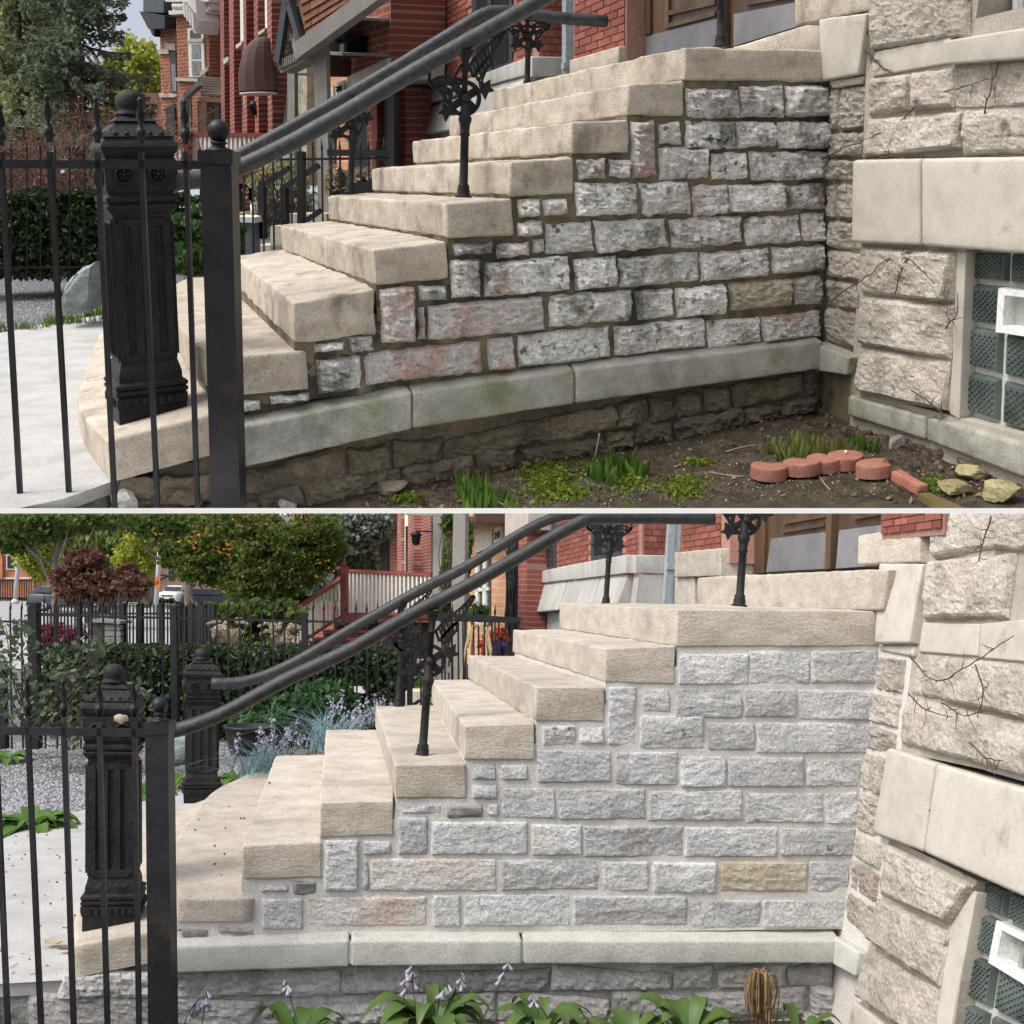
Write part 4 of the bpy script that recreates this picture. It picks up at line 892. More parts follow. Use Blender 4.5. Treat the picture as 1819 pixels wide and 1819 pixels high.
L_JUN = leafmat('juniper_leaf', [(.03, .06, .02), (.05, .10, .03), (.08, .14, .05)], .3); L_GRASS = leafmat('grass_blade', [(.06, .12, .02), (.12, .20, .03), (.2, .26, .06)], .4); L_BLUE = leafmat('blue_grass', [(.12, .22, .22), (.2, .32, .32), (.3, .42, .4)], .3)
L_HOSTA = leafmat('hosta_leaf', [(.03, .075, .015), (.05, .11, .025), (.085, .15, .04)], .3, .4); L_SHOOT = leafmat('hosta_shoot', [(.045, .10, .012), (.075, .15, .02), (.13, .21, .035)], .4, .45)
L_DRY = leafmat('dry_leaf', [(.08, .05, .03), (.15, .095, .06), (.25, .18, .125)], .2); TWIG = gen('twig', KA, [(.05, .035, .028), (.12, .09, .075)], sc=20, bump=0); STRAW = leafmat('straw', [(.3, .24, .15), (.42, .35, .25)], .3)
def red_brick(P, nm, h=0): return gen(nm + '_brick_' + P.name, P.k, [(.19, .058, .042), (.25, .083, .062), (.31, .115, .09)], sc=4, bump=.5, bsc=60, bdist=.004, rnd=.22, rough=.8)

# ------------------------------------------------------------------ pieces shared by both street fronts
_unit = {}
def brick_field(P, par, pl, q4, nb, nr, m, ok, cap=300, depth=.03, rowoff=0):
    """bricks laid on plane pl inside the picture quad q4 (TL,TR,BR,BL): nb per course, nr courses"""
    Hm = homography([((0, 0), q4[0]), ((nb, 0), q4[1]), ((nb, nr), q4[2]), ((0, nr), q4[3])]); items = []
    f = lambda u, v: (lambda w: (w[0] / w[2], w[1] / w[2]))(Hm @ np.array([u, v, 1.]))
    for r in range(nr):
        u = -.5 * ((r + rowoff) % 2)
        while u < nb:
            a, b = max(0, u), min(nb, u + 1); c = f((a + b) / 2, r + .5)
            if b - a > .12 and ok(*c):
                px = [f(a + .035, r + .09), f(b - .035, r + .09), f(b - .035, r + .91), f(a + .035, r + .91)]
                items.append((abs(px[1][0] - px[0][0]) * abs(px[3][1] - px[0][1]), px))
            u += 1
    items.sort(key=lambda x: -x[0]); rest = MB(); rg = np.random.default_rng(5)
    for i, (ar, px) in enumerate(items):
        q = quadpx(P, pl, px); o = .006 + rg.uniform(-.002, .002)
        if i < cap: mb = MB(); mb.slab(q, pl[1], o, depth); part(par, 'brick', mb, m)
        else: rest.slab(q, pl[1], o, depth)
    if rest.n: part(par, 'brick_field', rest, m, kind='stuff')
def picket_rail(P, t, d0, d1, top, bot, n, redm, whm, row=300):
    pl = P.vplane(top[0][0], d0, top[1][0], d1, row=row); a, b = P.hit(*top[0], pl), P.hit(*top[1], pl); c, d = P.hit(*bot[0], pl), P.hit(*bot[1], pl)
    mb = MB(); mb.bar(a, b, .09, .05); part(t, 'top_rail', mb, redm); mb = MB(); mb.bar(c, d, .05, .05); part(t, 'bottom_rail', mb, redm)
    for i in range(n):
        f = (i + .5) / n; mb = MB(); mb.bar(c + (d - c) * f, a + (b - a) * f, .04, .04, up=pl[1]); part(t, 'picket', mb, whm)
def text_mesh(P, par, name, txt, q, n, m):
    cu = bpy.data.curves.new(name, 'FONT'); cu.body = txt; cu.extrude = .01; cu.align_x = 'CENTER'; cu.align_y = 'CENTER'; ob = bpy.data.objects.new('tmp', cu); col.objects.link(ob)
    dg = bpy.context.evaluated_depsgraph_get(); me = bpy.data.meshes.new_from_object(ob.evaluated_get(dg)); V = np.array([v.co[:] for v in me.vertices]); Fs = [tuple(p.vertices) for p in me.polygons]
    bpy.data.objects.remove(ob); q = np.asarray(q, float); c = q.mean(0); ux = (q[1] - q[0] + q[2] - q[3]) / 2; uy = (q[0] - q[3] + q[1] - q[2]) / 2
    w = V[:, 0].max() - V[:, 0].min(); h = V[:, 1].max() - V[:, 1].min(); V[:, 0] -= (V[:, 0].max() + V[:, 0].min()) / 2; V[:, 1] -= (V[:, 1].max() + V[:, 1].min()) / 2
    mb = MB(); mb.add(c + V[:, :1] / w * ux + V[:, 1:2] / h * uy + n * (.004 + V[:, 2:3]), Fs); part(par, name, mb, m)
dark = lambda P: plain('dark_glass_' + P.name, (.025, .028, .033), .12, spec=.6, var=.3, sc=2, k=P.k, bump=0)
slate_paint = lambda P: plain('slate_frame_' + P.name, (.045, .05, .058), .5, k=P.k, bump=0)
galv = lambda P: plain('galvanised_' + P.name, (.36, .40, .42), .45, metal=.2, k=P.k, sc=20)
white = lambda P: plain('white_wood_' + P.name, (.68, .67, .63), .6, k=P.k, var=.05)
redp = lambda P: plain('red_wood_' + P.name, (.20, .04, .03), .6, k=P.k)
greyw = lambda P: plain('grey_timber_' + P.name, (.20, .19, .17), .65, k=P.k, sc=5)
limest = lambda P: gen('grey_sill_stone_' + P.name, P.k, [(.34, .335, .31), (.46, .45, .42), (.52, .51, .48)], sc=5, stretch=(1, 1, .3), bump=.3, bsc=60, bdist=.003, patches=[((.24, .235, .2), 3, .55, .75, .5)])
woodd = lambda P: gen('door_wood_' + P.name, P.k, [(.045, .026, .015), (.085, .05, .028), (.13, .08, .046)], sc=5, stretch=(1, 1, .2), bump=.2, bsc=40, bdist=.002, rough=.45, spec=.4)
kick = lambda P: gen('grey_kick_plate_' + P.name, P.k, [(.14, .14, .145), (.19, .19, .20), (.24, .24, .25)], sc=3, bump=.1, rough=.5, patches=[((.34, .34, .35), 5, .6, .75, .5)])
morta = lambda P: plain('pale_mortar_' + P.name, (.42, .30, .25), .9, k=P.k)
morta_d = lambda P: plain('red_mortar_' + P.name, (.34, .19, .15), .9, k=P.k)
def shade_door(P, t, pl, leaf, kickq, mould):
    panel(P, t, 'door_leaf', pl, leaf, 0, .06, woodd(P)); panel(P, t, 'kick_plate', pl, kickq, .012, .02, kick(P))
    for m in mould: panel(P, t, 'panel_moulding', pl, m, .022, .03, woodd(P))

# ------------------------------------------------------------------ upper place: the brick front beside the stair
def front_A():
    P = A; X = XP(2.9); n = X[1]; br = red_brick(P, 'front')
    t = thing(P, 'brick_house', 'red brick house front with dark tall windows and stained sill course above weathered steps', 'house', (3.2, 6, -.2))
    panel(P, t, 'wall', X, [(690, -140), (956, -420), (956, 140), (690, 215)], -.004, .5, morta_d(P)).name = 'wall'
    wins = [[(718, -130), (760, -190), (760, 172), (718, 184)], [(840, -260), (912, -330), (912, 116), (840, 142)]]
    ok = lambda x, y: y > -40 and not (716 < x < 762) and not (838 < x < 914) and y < 320 - (x - 254) * .302
    brick_field(P, t, X, [(692, -67), (955, -300), (955, 103), (692, 191)], 15, 31, br, ok, cap=190)
    Y = YP(4.28); panel(P, t, 'return_wall', Y, [(957, -120), (1004, -120), (1004, 140), (957, 140)], -.004, .12, morta_d(P))
    brick_field(P, t, Y, [(958, -26), (1003, -26), (1003, 107), (958, 104)], 3, 10, br, lambda x, y: True, cap=40)
    X3 = XP(2.86); panel(P, t, 'door_jamb_wall', X3, [(1018, -160), (1112, -200), (1112, 110), (1018, 140)], -.004, .3, morta_d(P))
    brick_field(P, t, X3, [(1020, -64), (1111, -118), (1111, 84), (1020, 112)], 4, 14, br, lambda x, y: y > -30, cap=60)
    for i, w in enumerate(wins):
        f = panel(P, t, 'window', X, w, .012, .1, slate_paint(P)); x0, x1 = w[0][0], w[1][0]; mx = (x0 + x1) / 2
        yl = lambda x, s: 320 - (x - 254) * s
        for a, b in ((x0 + 9, mx - 2), (mx + 3, x1 - 7)):
            pa = panel(P, f, 'pane', X, [(a, -100), (b, -140), (b, yl(b, .325)), (a, yl(a, .325))], .02, .02, dark(P))
        panel(P, f, 'frame_bar', X, [(mx - 4, -130), (mx + 3, -150), (mx + 3, yl(mx, .31)), (mx - 4, yl(mx, .31))], .035, .02, slate_paint(P))
    mb = MB(); rslab(mb, quadpx(P, X, [(688, 193), (868, 133), (868, 156), (688, 209)]), n, .09, .1, r=.01, cell=.08, amp=.004); part(t, 'sill_course', mb, limest(P))
    mb = MB(); rslab(mb, quadpx(P, X, [(869, 133), (958, 100), (958, 132), (869, 155)]), n, .09, .1, r=.01, cell=.08, amp=.004, seed=2); part(t, 'sill_course', mb, limest(P))
    mb = MB(); rslab(mb, quadpx(P, Y, [(940, 102), (1001, 102), (1001, 136), (940, 138)]), Y[1], .06, .1, r=.01, cell=.06, amp=.004, seed=3); part(t, 'sill_course', mb, limest(P))
    for a, b, ya, yb, za, zb in ((688, 765, 211, 193, 252, 240), (767, 862, 193, 158, 240, 225), (864, 950, 158, 134, 225, 190)):
        q = quadpx(P, X, [(a, ya), (b, yb), (b, zb), (a, za)]); mb = MB(); f = q.copy(); f[:2] += n * .06; f[2:] += n * .16; bk = q - n * .1
        rbox(mb, [f[3], f[2], bk[2], bk[3], f[0], f[1], bk[1], bk[0]], r=.012, cell=.08, amp=.004, seed=a); part(t, 'sloped_plinth_stone', mb, limest(P))
    panel(P, t, 'plinth_wall', X, [(690, 254), (950, 195), (950, 420), (690, 420)], .02, .3, MA_['rock'])
    mb = MB(); rslab(mb, quadpx(P, X3, [(1022, 107), (1111, 82), (1111, 120), (1022, 136)]), n, .05, .1, r=.01, cell=.05, amp=.004, seed=8); part(t, 'jamb_base_stone', mb, MA_['step'])
    XD = XP(3.02)
    d = thing(P, 'double_door', 'brown panelled double door with scuffed grey kick plates above the weathered landing', 'door', (3.02, 1.6, 1.6))
    panel(P, d, 'door_frame', XD, [(1110, -120), (1425, -160), (1425, 60), (1110, 125)], -.03, .1, woodd(P))
    panel(P, d, 'door_post', XD, [(1111, -120), (1124, -122), (1124, 112), (1111, 116)], .06, .03, woodd(P))
    shade_door(P, d, XD, [(1130, -120), (1284, -140), (1284, 88), (1130, 110)], [(1142, 66), (1282, 32), (1282, 86), (1142, 112)], [[(1190, 20), (1275, 0), (1275, 8), (1190, 28)], [(1190, 42), (1275, 20), (1275, 28), (1190, 50)], [(1185, -60), (1192, -60), (1192, 48), (1185, 50)], [(1150, -60), (1160, -60), (1160, 60), (1150, 62)]])
    shade_door(P, d, XD, [(1298, -140), (1424, -150), (1424, 46), (1298, 86)], [(1306, 25), (1422, 3), (1422, 46), (1306, 82)], [[(1330, 2), (1422, -14), (1422, -6), (1330, 10)]])
    panel(P, d, 'meeting_strip', XD, [(1287, -140), (1297, -142), (1297, 86), (1287, 90)], .04, .05, woodd(P))
    mb = MB(); q = quadpx(P, XP(2.66), [(1300, 84), (1470, 32), (1470, 92), (1300, 100)]); rslab(mb, q, n, .0, .3, r=.014, cell=.04, amp=.006, seed=4, strata=.003); solo(P, 'door_step', mb, MA_['step'], 'worn tan stone door step under the brown double door above weathered landing', 'step', kind='thing')
    t2 = thing(P, 'downpipe', 'square galvanised downpipe on the brick corner beside the brown door', 'drainpipe', P.hit(1011, 140, Y))
    pf = (Y[0] - np.array([0, .13, 0]), Y[1]); panel(P, t2, 'pipe', pf, [(1003, -40), (1020, -40), (1019, 146), (1002, 146)], .03, .05, galv(P))
    panel(P, t2, 'pipe_seam', pf, [(1010, -40), (1013, -40), (1012, 146), (1009, 146)], .036, .02, galv(P)); panel(P, t2, 'clamp', pf, [(998, 112), (1033, 110), (1033, 121), (998, 123)], .045, .02, galv(P))
front_A()

def houses_A():
    P = A; bk1 = brickmat('orange_red_brick', (.26, .085, .045), (.33, .12, .07), (.36, .24, .18), .23, .075, KA); bk2 = brickmat('deep_red_brick', (.21, .055, .045), (.26, .075, .062), (.36, .22, .19), .21, .068, KA, .010)
    ob = brickmat('salmon_brick', (.52, .27, .155), (.58, .32, .19), (.62, .42, .30), .3, .10, KA, .01); shing = plain('brown_shingle', (.085, .06, .05), .85, sc=30, k=KA); ston = plain('tan_trim', (.46, .42, .36), .8, k=KA)
    # house with slate corner roof
    F1 = P.vplane(270, 27, 415, 25); n = F1[1]; t = thing(P, 'brick_house', 'tall red brick house with white bracketed cornice, slate roof corner and brown porch', 'house', P.at(330, 320, 26))
    panel(P, t, 'wall', F1, [(284, 40), (412, -160), (412, 330), (288, 330)], 0, 4, bk1)
    F1b = (F1[0] + n * .25, n); panel(P, t, 'bay_wall', F1b, [(313, 20), (372, 20), (372, 330), (318, 330)], 0, .3, bk1)
    panel(P, t, 'slate_roof', F1, [(272, -160), (312, -160), (304, 24), (268, 22)], .2, 3, plain('slate', (.10, .11, .125), .7, sc=12, k=KA))
    panel(P, t, 'dark_cornice', F1, [(268, 22), (313, 30), (313, 52), (284, 53)], .3, 3, slate_paint(P)); panel(P, t, 'cornice_bracket', F1, [(271, 40), (284, 52), (284, 66), (280, 62)], .15, 2, slate_paint(P))
    panel(P, t, 'frieze', F1b, [(305, -60), (378, -60), (378, 24), (311, 27)], .06, .3, white(P)); panel(P, t, 'frieze_moulding', F1b, [(303, -4), (380, -4), (380, 4), (303, 4)], .14, .3, white(P)); panel(P, t, 'frieze_moulding', F1b, [(309, 20), (378, 17), (378, 23), (310, 27)], .14, .3, white(P))
    for i in range(9):
        mb = MB(); mb.ball(P.hit(316 + i * 5, 12, F1b) + n * .08, .07, 6, 4); part(t, 'frieze_rosette', mb, white(P))
    for q in ([(352, 0), (372, 2), (376, 40), (358, 30)], [(360, 28), (377, 38), (374, 62), (368, 60)]): panel(P, t, 'bracket', F1b, q, .35, .2, white(P))
    for a in range(4): panel(P, t, 'bracket_fin', F1b, [(354 + a * 5, 6 + a * 6), (357 + a * 5, 6 + a * 6), (359 + a * 5, 34 + a * 7), (356 + a * 5, 32 + a * 7)], .42, .2, white(P))
    w = panel(P, t, 'window', F1b, [(335, 50), (363, 52), (366, 137), (338, 137)], .03, .1, white(P)); panel(P, w, 'pane', F1b, [(340, 54), (358, 54), (359, 68), (340, 68)], .04, .02, dark(P)); panel(P, w, 'frame', F1b, [(336, 69), (363, 69), (363, 75), (336, 75)], .05, .03, ston)
    gl = plain('curtain_glass', (.20, .215, .22), .2, k=KA, var=.4, sc=6, bump=0); panel(P, w, 'pane', F1b, [(343, 79), (358, 79), (359, 104), (343, 104)], .04, .02, gl); panel(P, w, 'pane', F1b, [(343, 108), (359, 108), (360, 134), (344, 134)], .04, .02, gl)
    w = panel(P, t, 'window', F1, [(303, 92), (314, 92), (317, 165), (306, 165)], .03, .1, slate_paint(P)); panel(P, w, 'pane', F1, [(307, 114), (314, 114), (316, 162), (309, 162)], .04, .02, gl)
    for q in ([(284, 88), (303, 88), (303, 96), (284, 96)], [(286, 165), (318, 167), (318, 173), (287, 173)], [(296, 77), (314, 78), (315, 90), (298, 88)]): panel(P, t, 'stone_band', F1, q, .06, .2, ston)
    panel(P, t, 'stone_band', F1b, [(315, 138), (356, 140), (356, 145), (317, 144)], .06, .2, ston); panel(P, t, 'stone_band', F1, [(375, 130), (388, 121), (389, 127), (377, 137)], .3, .2, ston)
    # porch of that house
    Pp = (F1[0] + n * 1.6, n); c = [P.hit(x, y, Pp) for x, y in ((357, 170), (412, 172), (412, 182), (357, 181))]
    up = [P.hit(355, 138, F1b), P.hit(412, 141, F1b)]; mb = MB(); q = np.array([up[0], up[1], c[1], c[0]])
    for i in range(7):
        f0, f1 = i / 7, (i + 1.15) / 7; a0 = q[0] + (q[3] - q[0]) * f0; b0 = q[1] + (q[2] - q[1]) * f0; a1 = q[0] + (q[3] - q[0]) * f1; b1 = q[1] + (q[2] - q[1]) * f1; nn = np.array([0, 0, .03])
        mb = MB(); mb.hexa([a1, b1, b0, a0, a1 + nn * 1.6, b1 + nn * 1.6, b0 + nn, a0 + nn]); part(t, 'shingle_course', mb, shing)
    panel(P, t, 'porch_beam', Pp, [(357, 172), (412, 174), (412, 182), (357, 181)], .05, .1, plain('brown_wood', (.14, .085, .055), .7, k=KA))
    for x in (361, 367, 408): panel(P, t, 'porch_post', Pp, [(x - 3, 180), (x + 3, 180), (x + 4, 245), (x - 2, 245)], .05, .15, plain('brown_wood', (.14, .085, .055), .7, k=KA))
    mb = MB(); mb.bar(P.hit(331, 172, Pp), P.hit(356, 148, Pp), .12, .1); part(t, 'porch_rafter', mb, greyw(P))
    panel(P, t, 'porch_opening', F1, [(368, 180), (408, 181), (408, 240), (370, 240)], .27, .1, plain('dark_doorway', (.03, .02, .02), .7, k=KA)); w = panel(P, t, 'window', F1, [(336, 176), (356, 168), (358, 240), (340, 240)], .28, .1, greyw(P))
    for q in ([(340, 180), (346, 176), (347, 206), (341, 206)], [(349, 174), (354, 172), (355, 206), (349, 206)], [(341, 211), (354, 211), (355, 238), (342, 238)]): panel(P, w, 'pane', F1, q, .30, .02, dark(P))
    panel(P, t, 'arch_window', F1, [(297, 192), (312, 184), (318, 262), (299, 262)], .05, .1, dark(P))
    # house with the domed awning
    F2 = P.vplane(402, 24, 500, 15); n = F2[1]; t = thing(P, 'brick_house', 'deep red brick house with tall white windows and black lantern beside the dome awning', 'house', P.at(455, 330, 19))
    panel(P, t, 'wall', F2, [(402, -200), (499, -300), (499, 330), (408, 330)], 0, 3, bk2)
    for x0, x1 in ((402, 410), (419, 428), (446, 452), (466, 474), (491, 500)): panel(P, t, 'brick_pilaster', F2, [(x0, -200), (x1, -200), (x1 + 1, 320), (x0 + 2, 320)], .12, .1, bk2)
    for q, s in (([(431, -80), (440, -85), (443, 72), (433, 80)], [(432, 80), (444, 73), (444, 78), (433, 87)]), ([(476, -90), (484, -95), (485, 50), (478, 56)], [(474, 58), (487, 50), (487, 55), (475, 63)])):
        w = panel(P, t, 'window', F2, q, .05, .1, white(P)); panel(P, w, 'sill', F2, s, .12, .1, ston)
    w = panel(P, t, 'window', F2, [(438, 165), (450, 165), (452, 240), (441, 240)], .05, .1, white(P)); panel(P, w, 'pane', F2, [(442, 176), (448, 176), (450, 240), (443, 240)], .06, .02, gl)
    panel(P, t, 'arched_niche', F2, [(415, 165), (422, 160), (424, 230), (417, 230)], .03, .1, dark(P)); panel(P, t, 'door', F2, [(482, 160), (491, 160), (492, 260), (483, 260)], .03, .1, dark(P)); panel(P, t, 'stone_block', F2, [(410, 106), (420, 100), (420, 108), (411, 115)], .14, .1, ston)
    c = P.at(459, 157, 14.0); a = []; mb = MB(); rr = 33 * 14 / F; hh = 86 * 14 / F
    rr = 35 * 14 / F; rx = P.at(470, 157, 14) - P.at(460, 157, 14); rx[2] = 0; rx /= np.linalg.norm(rx); ry = np.array([-rx[1], rx[0], 0]); rings = [(-.035, 1.0, 0.)] + [(hh * math.sin(u), math.cos(u) ** .75, .5 * (1 - math.cos(u))) for u in np.linspace(0, 1.5, 9)]
    an = np.arange(12) / 12 * 2 * math.pi; V = np.concatenate([c + rx * (rr * o) + np.array([0, 0, z]) + rr * w_ * (np.cos(an)[:, None] * rx + np.sin(an)[:, None] * ry * .8) for z, w_, o in rings]); m_ = len(rings)
    mb.add(V, [(i * 12 + j, i * 12 + (j + 1) % 12, (i + 1) * 12 + (j + 1) % 12, (i + 1) * 12 + j) for i in range(m_ - 1) for j in range(12)] + [tuple((m_ - 1) * 12 + j for j in range(12))]); aw = thing(P, 'awning', 'brown domed fabric awning on the deep red brick house', 'awning', c); awm = plain('awning_cloth', (.085, .05, .045), .75, k=KA, sc=3); part(aw, 'canopy', mb, awm)
    mb = MB(); mb.lathe(c + [0, 0, -.075], [(rr * .97, 0), (rr * .97, .02)], 14); part(aw, 'frame', mb, plain('cream_edge', (.5, .45, .38), .7, k=KA))
    l = thing(P, 'wall_lantern', 'small black lantern on brick wall under the dome awning', 'lantern', P.hit(471, 205, F2)); mb = MB(); mb.lathe(P.hit(471, 205, F2) + n * .15, [(.03, 0), (.06, .03), (.07, .12), (.1, .13), (.02, .2)], 8); part(l, 'lamp', mb, IR[KA]); mb = MB(); mb.bar(P.hit(473, 190, F2), P.hit(471, 190, F2) + n * .15, .02); part(l, 'bracket', mb, IR[KA])
    # cream rubble wall and salmon brick house
    F3 = P.vplane(488, 15, 545, 14); t = thing(P, 'cream_wall', 'rough cream rubble end wall between the awning house and grey canopy', 'wall', P.at(515, 330, 14.5)); panel(P, t, 'wall_face', F3, [(490, -200), (545, -200), (545, 330), (494, 330)], 0, .5, gen('cream_rubble', KA, [(.28, .25, .19), (.46, .42, .34), (.56, .52, .43)], sc=5, bump=1, bsc=8, bdist=.05, patches=[((.15, .14, .12), 5, .58, .7, .6)]))
    F4 = P.vplane(530, 15, 650, 12.5); n = F4[1]; t = thing(P, 'salmon_brick_house', 'salmon brick house wall with white window and house number behind grey canopy', 'house', P.at(590, 330, 13.5))
    panel(P, t, 'wall', F4, [(530, -100), (622, -180), (622, 330), (536, 330)], 0, 2, ob); panel(P, t, 'lintel', F4, [(579, 160), (596, 153), (597, 179), (579, 186)], .03, .1, ston)
    s = panel(P, t, 'number_stone', F4, [(600, 148), (615, 143), (615, 168), (601, 174)], .03, .1, plain('plate_stone', (.6, .58, .53), .8, k=KA)); text_mesh(P, s, 'house_number', '243', quadpx(P, F4, [(604, 153), (612, 150), (612, 160), (604, 163)]), n * 9, dark(P)) if False else text_mesh(P, s, 'house_number', '243', quadpx(P, F4, [(603, 154), (612, 151), (612, 161), (603, 164)]) + n * .034, n, dark(P))
    w = panel(P, t, 'window', F4, [(574, 190), (598, 184), (598, 290), (580, 290)], .02, .1, slate_paint(P))
    for q in ([(581, 192), (586, 190), (589, 290), (584, 290)], [(580, 240), (597, 238), (597, 244), (580, 246)]): panel(P, w, 'frame', F4, q, .05, .04, white(P))
    # neighbour porch in darker brick
    F5 = P.vplane(620, 12.6, 695, 11.6); n = F5[1]; t = thing(P, 'brick_porch', 'dark brick porch wall with beige lintel and iron lattice doors beside the salmon house', 'porch', P.at(655, 330, 12)); bk3 = brickmat('porch_brick', (.19, .055, .045), (.24, .075, .06), (.30, .18, .15), .2, .07, KA, .008)
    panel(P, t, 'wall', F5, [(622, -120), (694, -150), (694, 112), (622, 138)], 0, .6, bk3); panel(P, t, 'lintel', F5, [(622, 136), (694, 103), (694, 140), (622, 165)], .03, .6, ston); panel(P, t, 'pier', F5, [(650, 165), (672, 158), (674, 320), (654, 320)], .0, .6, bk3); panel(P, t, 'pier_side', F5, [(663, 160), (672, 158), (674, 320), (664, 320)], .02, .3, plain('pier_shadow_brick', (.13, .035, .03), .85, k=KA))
    for x0, x1 in ((618, 652), (673, 692)):
        g = panel(P, t, 'lattice_door', F5, [(x0, 165), (x1, 155), (x1, 320), (x0, 320)], -.1, .05, plain('lattice_back', (.02, .02, .022), .6, k=KA)); rg = np.random.default_rng(x0)
        mb = MB()
        for _ in range(22):
            x = rg.uniform(x0 + 2, x1 - 2); pts = [P.hit(x + rg.normal(0, 2), y, F5) - n * .08 for y in range(170, 320, 25)]; mb.tube(spline(pts, 3), .012, 4)
        part(g, 'lattice_scroll', mb, IR[KA], kind='stuff')
    l = thing(P, 'wall_lantern', 'black box lantern on dark porch wall above the far handrail', 'lantern', P.hit(644, 105, F5)); panel(P, l, 'lamp_box', F5, [(638, 72), (652, 68), (651, 98), (639, 103)], .22, .05, IR[KA]); panel(P, l, 'lamp_glass', F5, [(641, 80), (649, 78), (648, 94), (641, 97)], .24, .01, plain('lamp_glass', (.3, .3, .28), .2, k=KA)); panel(P, l, 'lamp_cap', F5, [(636, 70), (654, 64), (654, 69), (636, 75)], .26, .05, IR[KA])
    panel(P, t, 'brown_beam', F5, [(573, 130), (622, 133), (622, 137), (573, 134)], .4, .1, plain('brown_beam', (.06, .03, .022), .6, k=KA)); panel(P, t, 'brown_beam', F5, [(619, -60), (624, -60), (624, 136), (619, 136)], .4, .1, plain('brown_beam', (.06, .03, .022), .6, k=KA))
    panel(P, t, 'grey_rail', F5, [(630, 92), (692, 96), (692, 101), (630, 97)], .5, .05, greyw(P)); panel(P, t, 'grey_rail', F5, [(630, 30), (636, 29), (636, 95), (630, 95)], .5, .05, greyw(P)); panel(P, t, 'grey_rail', F5, [(630, 27), (692, 33), (692, 38), (630, 32)], .5, .05, greyw(P))
    # grey timber canopy with shingled gable
    F6 = P.vplane(500, 11.5, 700, 10.3); n = F6[1]; t = thing(P, 'porch_canopy', 'grey timber entrance canopy with brown shingled gable roof on square posts', 'canopy', P.at(540, 440, 11)); gw = greyw(P)
    for x0, x1, y0, y1, xb in ((510, 523, 118, 392, 2), (556, 579, 88, 395, 11)): 
        f = (F6[0] + n * (.0 if x0 > 530 else -.6), n); panel(P, t, 'post', f, [(x0, y0), (x1, y0 - 6), (x1 + xb * .6, y1), (x0 + xb * .9, y1)], .0, .045, gw)
    panel(P, t, 'beam', F6, [(501, 116), (556, 90), (556, 104), (503, 130)], .03, .14, gw)
    for i in range(16):
        x = 504 + i * 3.3; y = 116 - (x - 501) * .47; panel(P, t, 'dentil', F6, [(x, y - 7), (x + 1.7, y - 8), (x + 1.7, y + 8), (x, y + 9)], .06, .03, gw)
    mb = MB(); mb.bar(P.hit(546, 94, F6) + n * .1, P.hit(700, -18, F6) + n * .1, .12, .15); part(t, 'fascia', mb, gw)
    mb = MB(); mb.bar(P.hit(503, 112, F6) + n * .06, P.hit(521, -14, F6) + n * .06, .05, .09); part(t, 'bargeboard', mb, slate_paint(P)); mb = MB(); mb.bar(P.hit(522, 4, F6) + n * .06, P.hit(546, 84, F6) + n * .06, .05, .07); part(t, 'bargeboard', mb, slate_paint(P))
    panel(P, t, 'gable_panel', F6, [(519, 10), (523, 10), (543, 84), (506, 108)], -.02, .05, plain('gable_dark', (.05, .05, .052), .7, k=KA))
    for q in ([(524, 30), (527, 30), (530, 92), (526, 94)], [(512, 70), (540, 62), (540, 66), (512, 74)], [(515, 56), (518, 54), (532, 90), (529, 92)]): panel(P, t, 'gable_bar', F6, q, .03, .05, gw)
    sh = gen('roof_shingle', KA, [(.13, .055, .035), (.18, .08, .05), (.23, .11, .07)], sc=9, bump=.6, bsc=60, bdist=.006, rnd=.18)
    Hm = homography([((0, 0), (524, -60)), ((10, 0), (760, -150)), ((10, 9), (700, -25)), ((0, 9), (548, 83))]); f = lambda u, v: (lambda w: (w[0] / w[2], w[1] / w[2]))(Hm @ np.array([u, v, 1.]))
    panel(P, t, 'roof_deck', F6, [f(0, 0), f(10, 0), f(10, 9), f(0, 9)], -.06, .1, slate_paint(P))
    for r in range(9):
        for c_ in range(11):
            u = c_ - .5 * (r % 2); a, b = max(0, u + .02), min(10, u + .98)
            if b <= a: continue
            p = [f(a, r), f(b, r), f(b, r + .96), f(a, r + .96)]
            if min(q[1] for q in p) > 100 or max(q[1] for q in p) < -30: continue
            q = quadpx(P, F6, p); mb = MB(); g = q + n * .0; tn = np.array([.004, .004, .02, .02])[:, None] * n; q2 = q - n * .03; mb.hexa([q2[3], q2[2], q2[1], q2[0], q[3] + tn[3], q[2] + tn[2], q[1] + tn[1], q[0] + tn[0]]); part(t, 'shingle', mb, sh)
    # red and white porch rail
    t = thing(P, 'porch_railing', 'red porch railing with white pickets above the upper hedge', 'railing', P.at(400, 330, 17)); picket_rail(P, t, 17, 16, ((332, 238), (505, 240)), ((332, 292), (505, 300)), 22, redp(P), white(P))
    picket_rail(P, t, 16.5, 17, ((286, 276), (332, 240)), ((288, 308), (332, 294)), 6, redp(P), white(P)); f = P.vplane(300, 16.8, 500, 16.8); panel(P, t, 'newel', f, [(326, 232), (337, 232), (338, 310), (328, 310)], .05, .1, redp(P)); panel(P, t, 'porch_floor', f, [(290, 310), (505, 300), (505, 314), (290, 322)], 0, 1.5, redp(P))
    panel(P, t, 'porch_skirt', f, [(415, 314), (460, 312), (460, 326), (415, 326)], .1, .2, plain('salmon_trim', (.4, .17, .11), .8, k=KA))
    for x in (437, 452): panel(P, t, 'brick_pier', f, [(x - 5, 326), (x + 4, 326), (x + 5, 372), (x - 4, 372)], .0, .3, bk2)
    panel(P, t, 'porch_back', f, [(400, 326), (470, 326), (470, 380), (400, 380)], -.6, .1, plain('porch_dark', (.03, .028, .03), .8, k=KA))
houses_A()

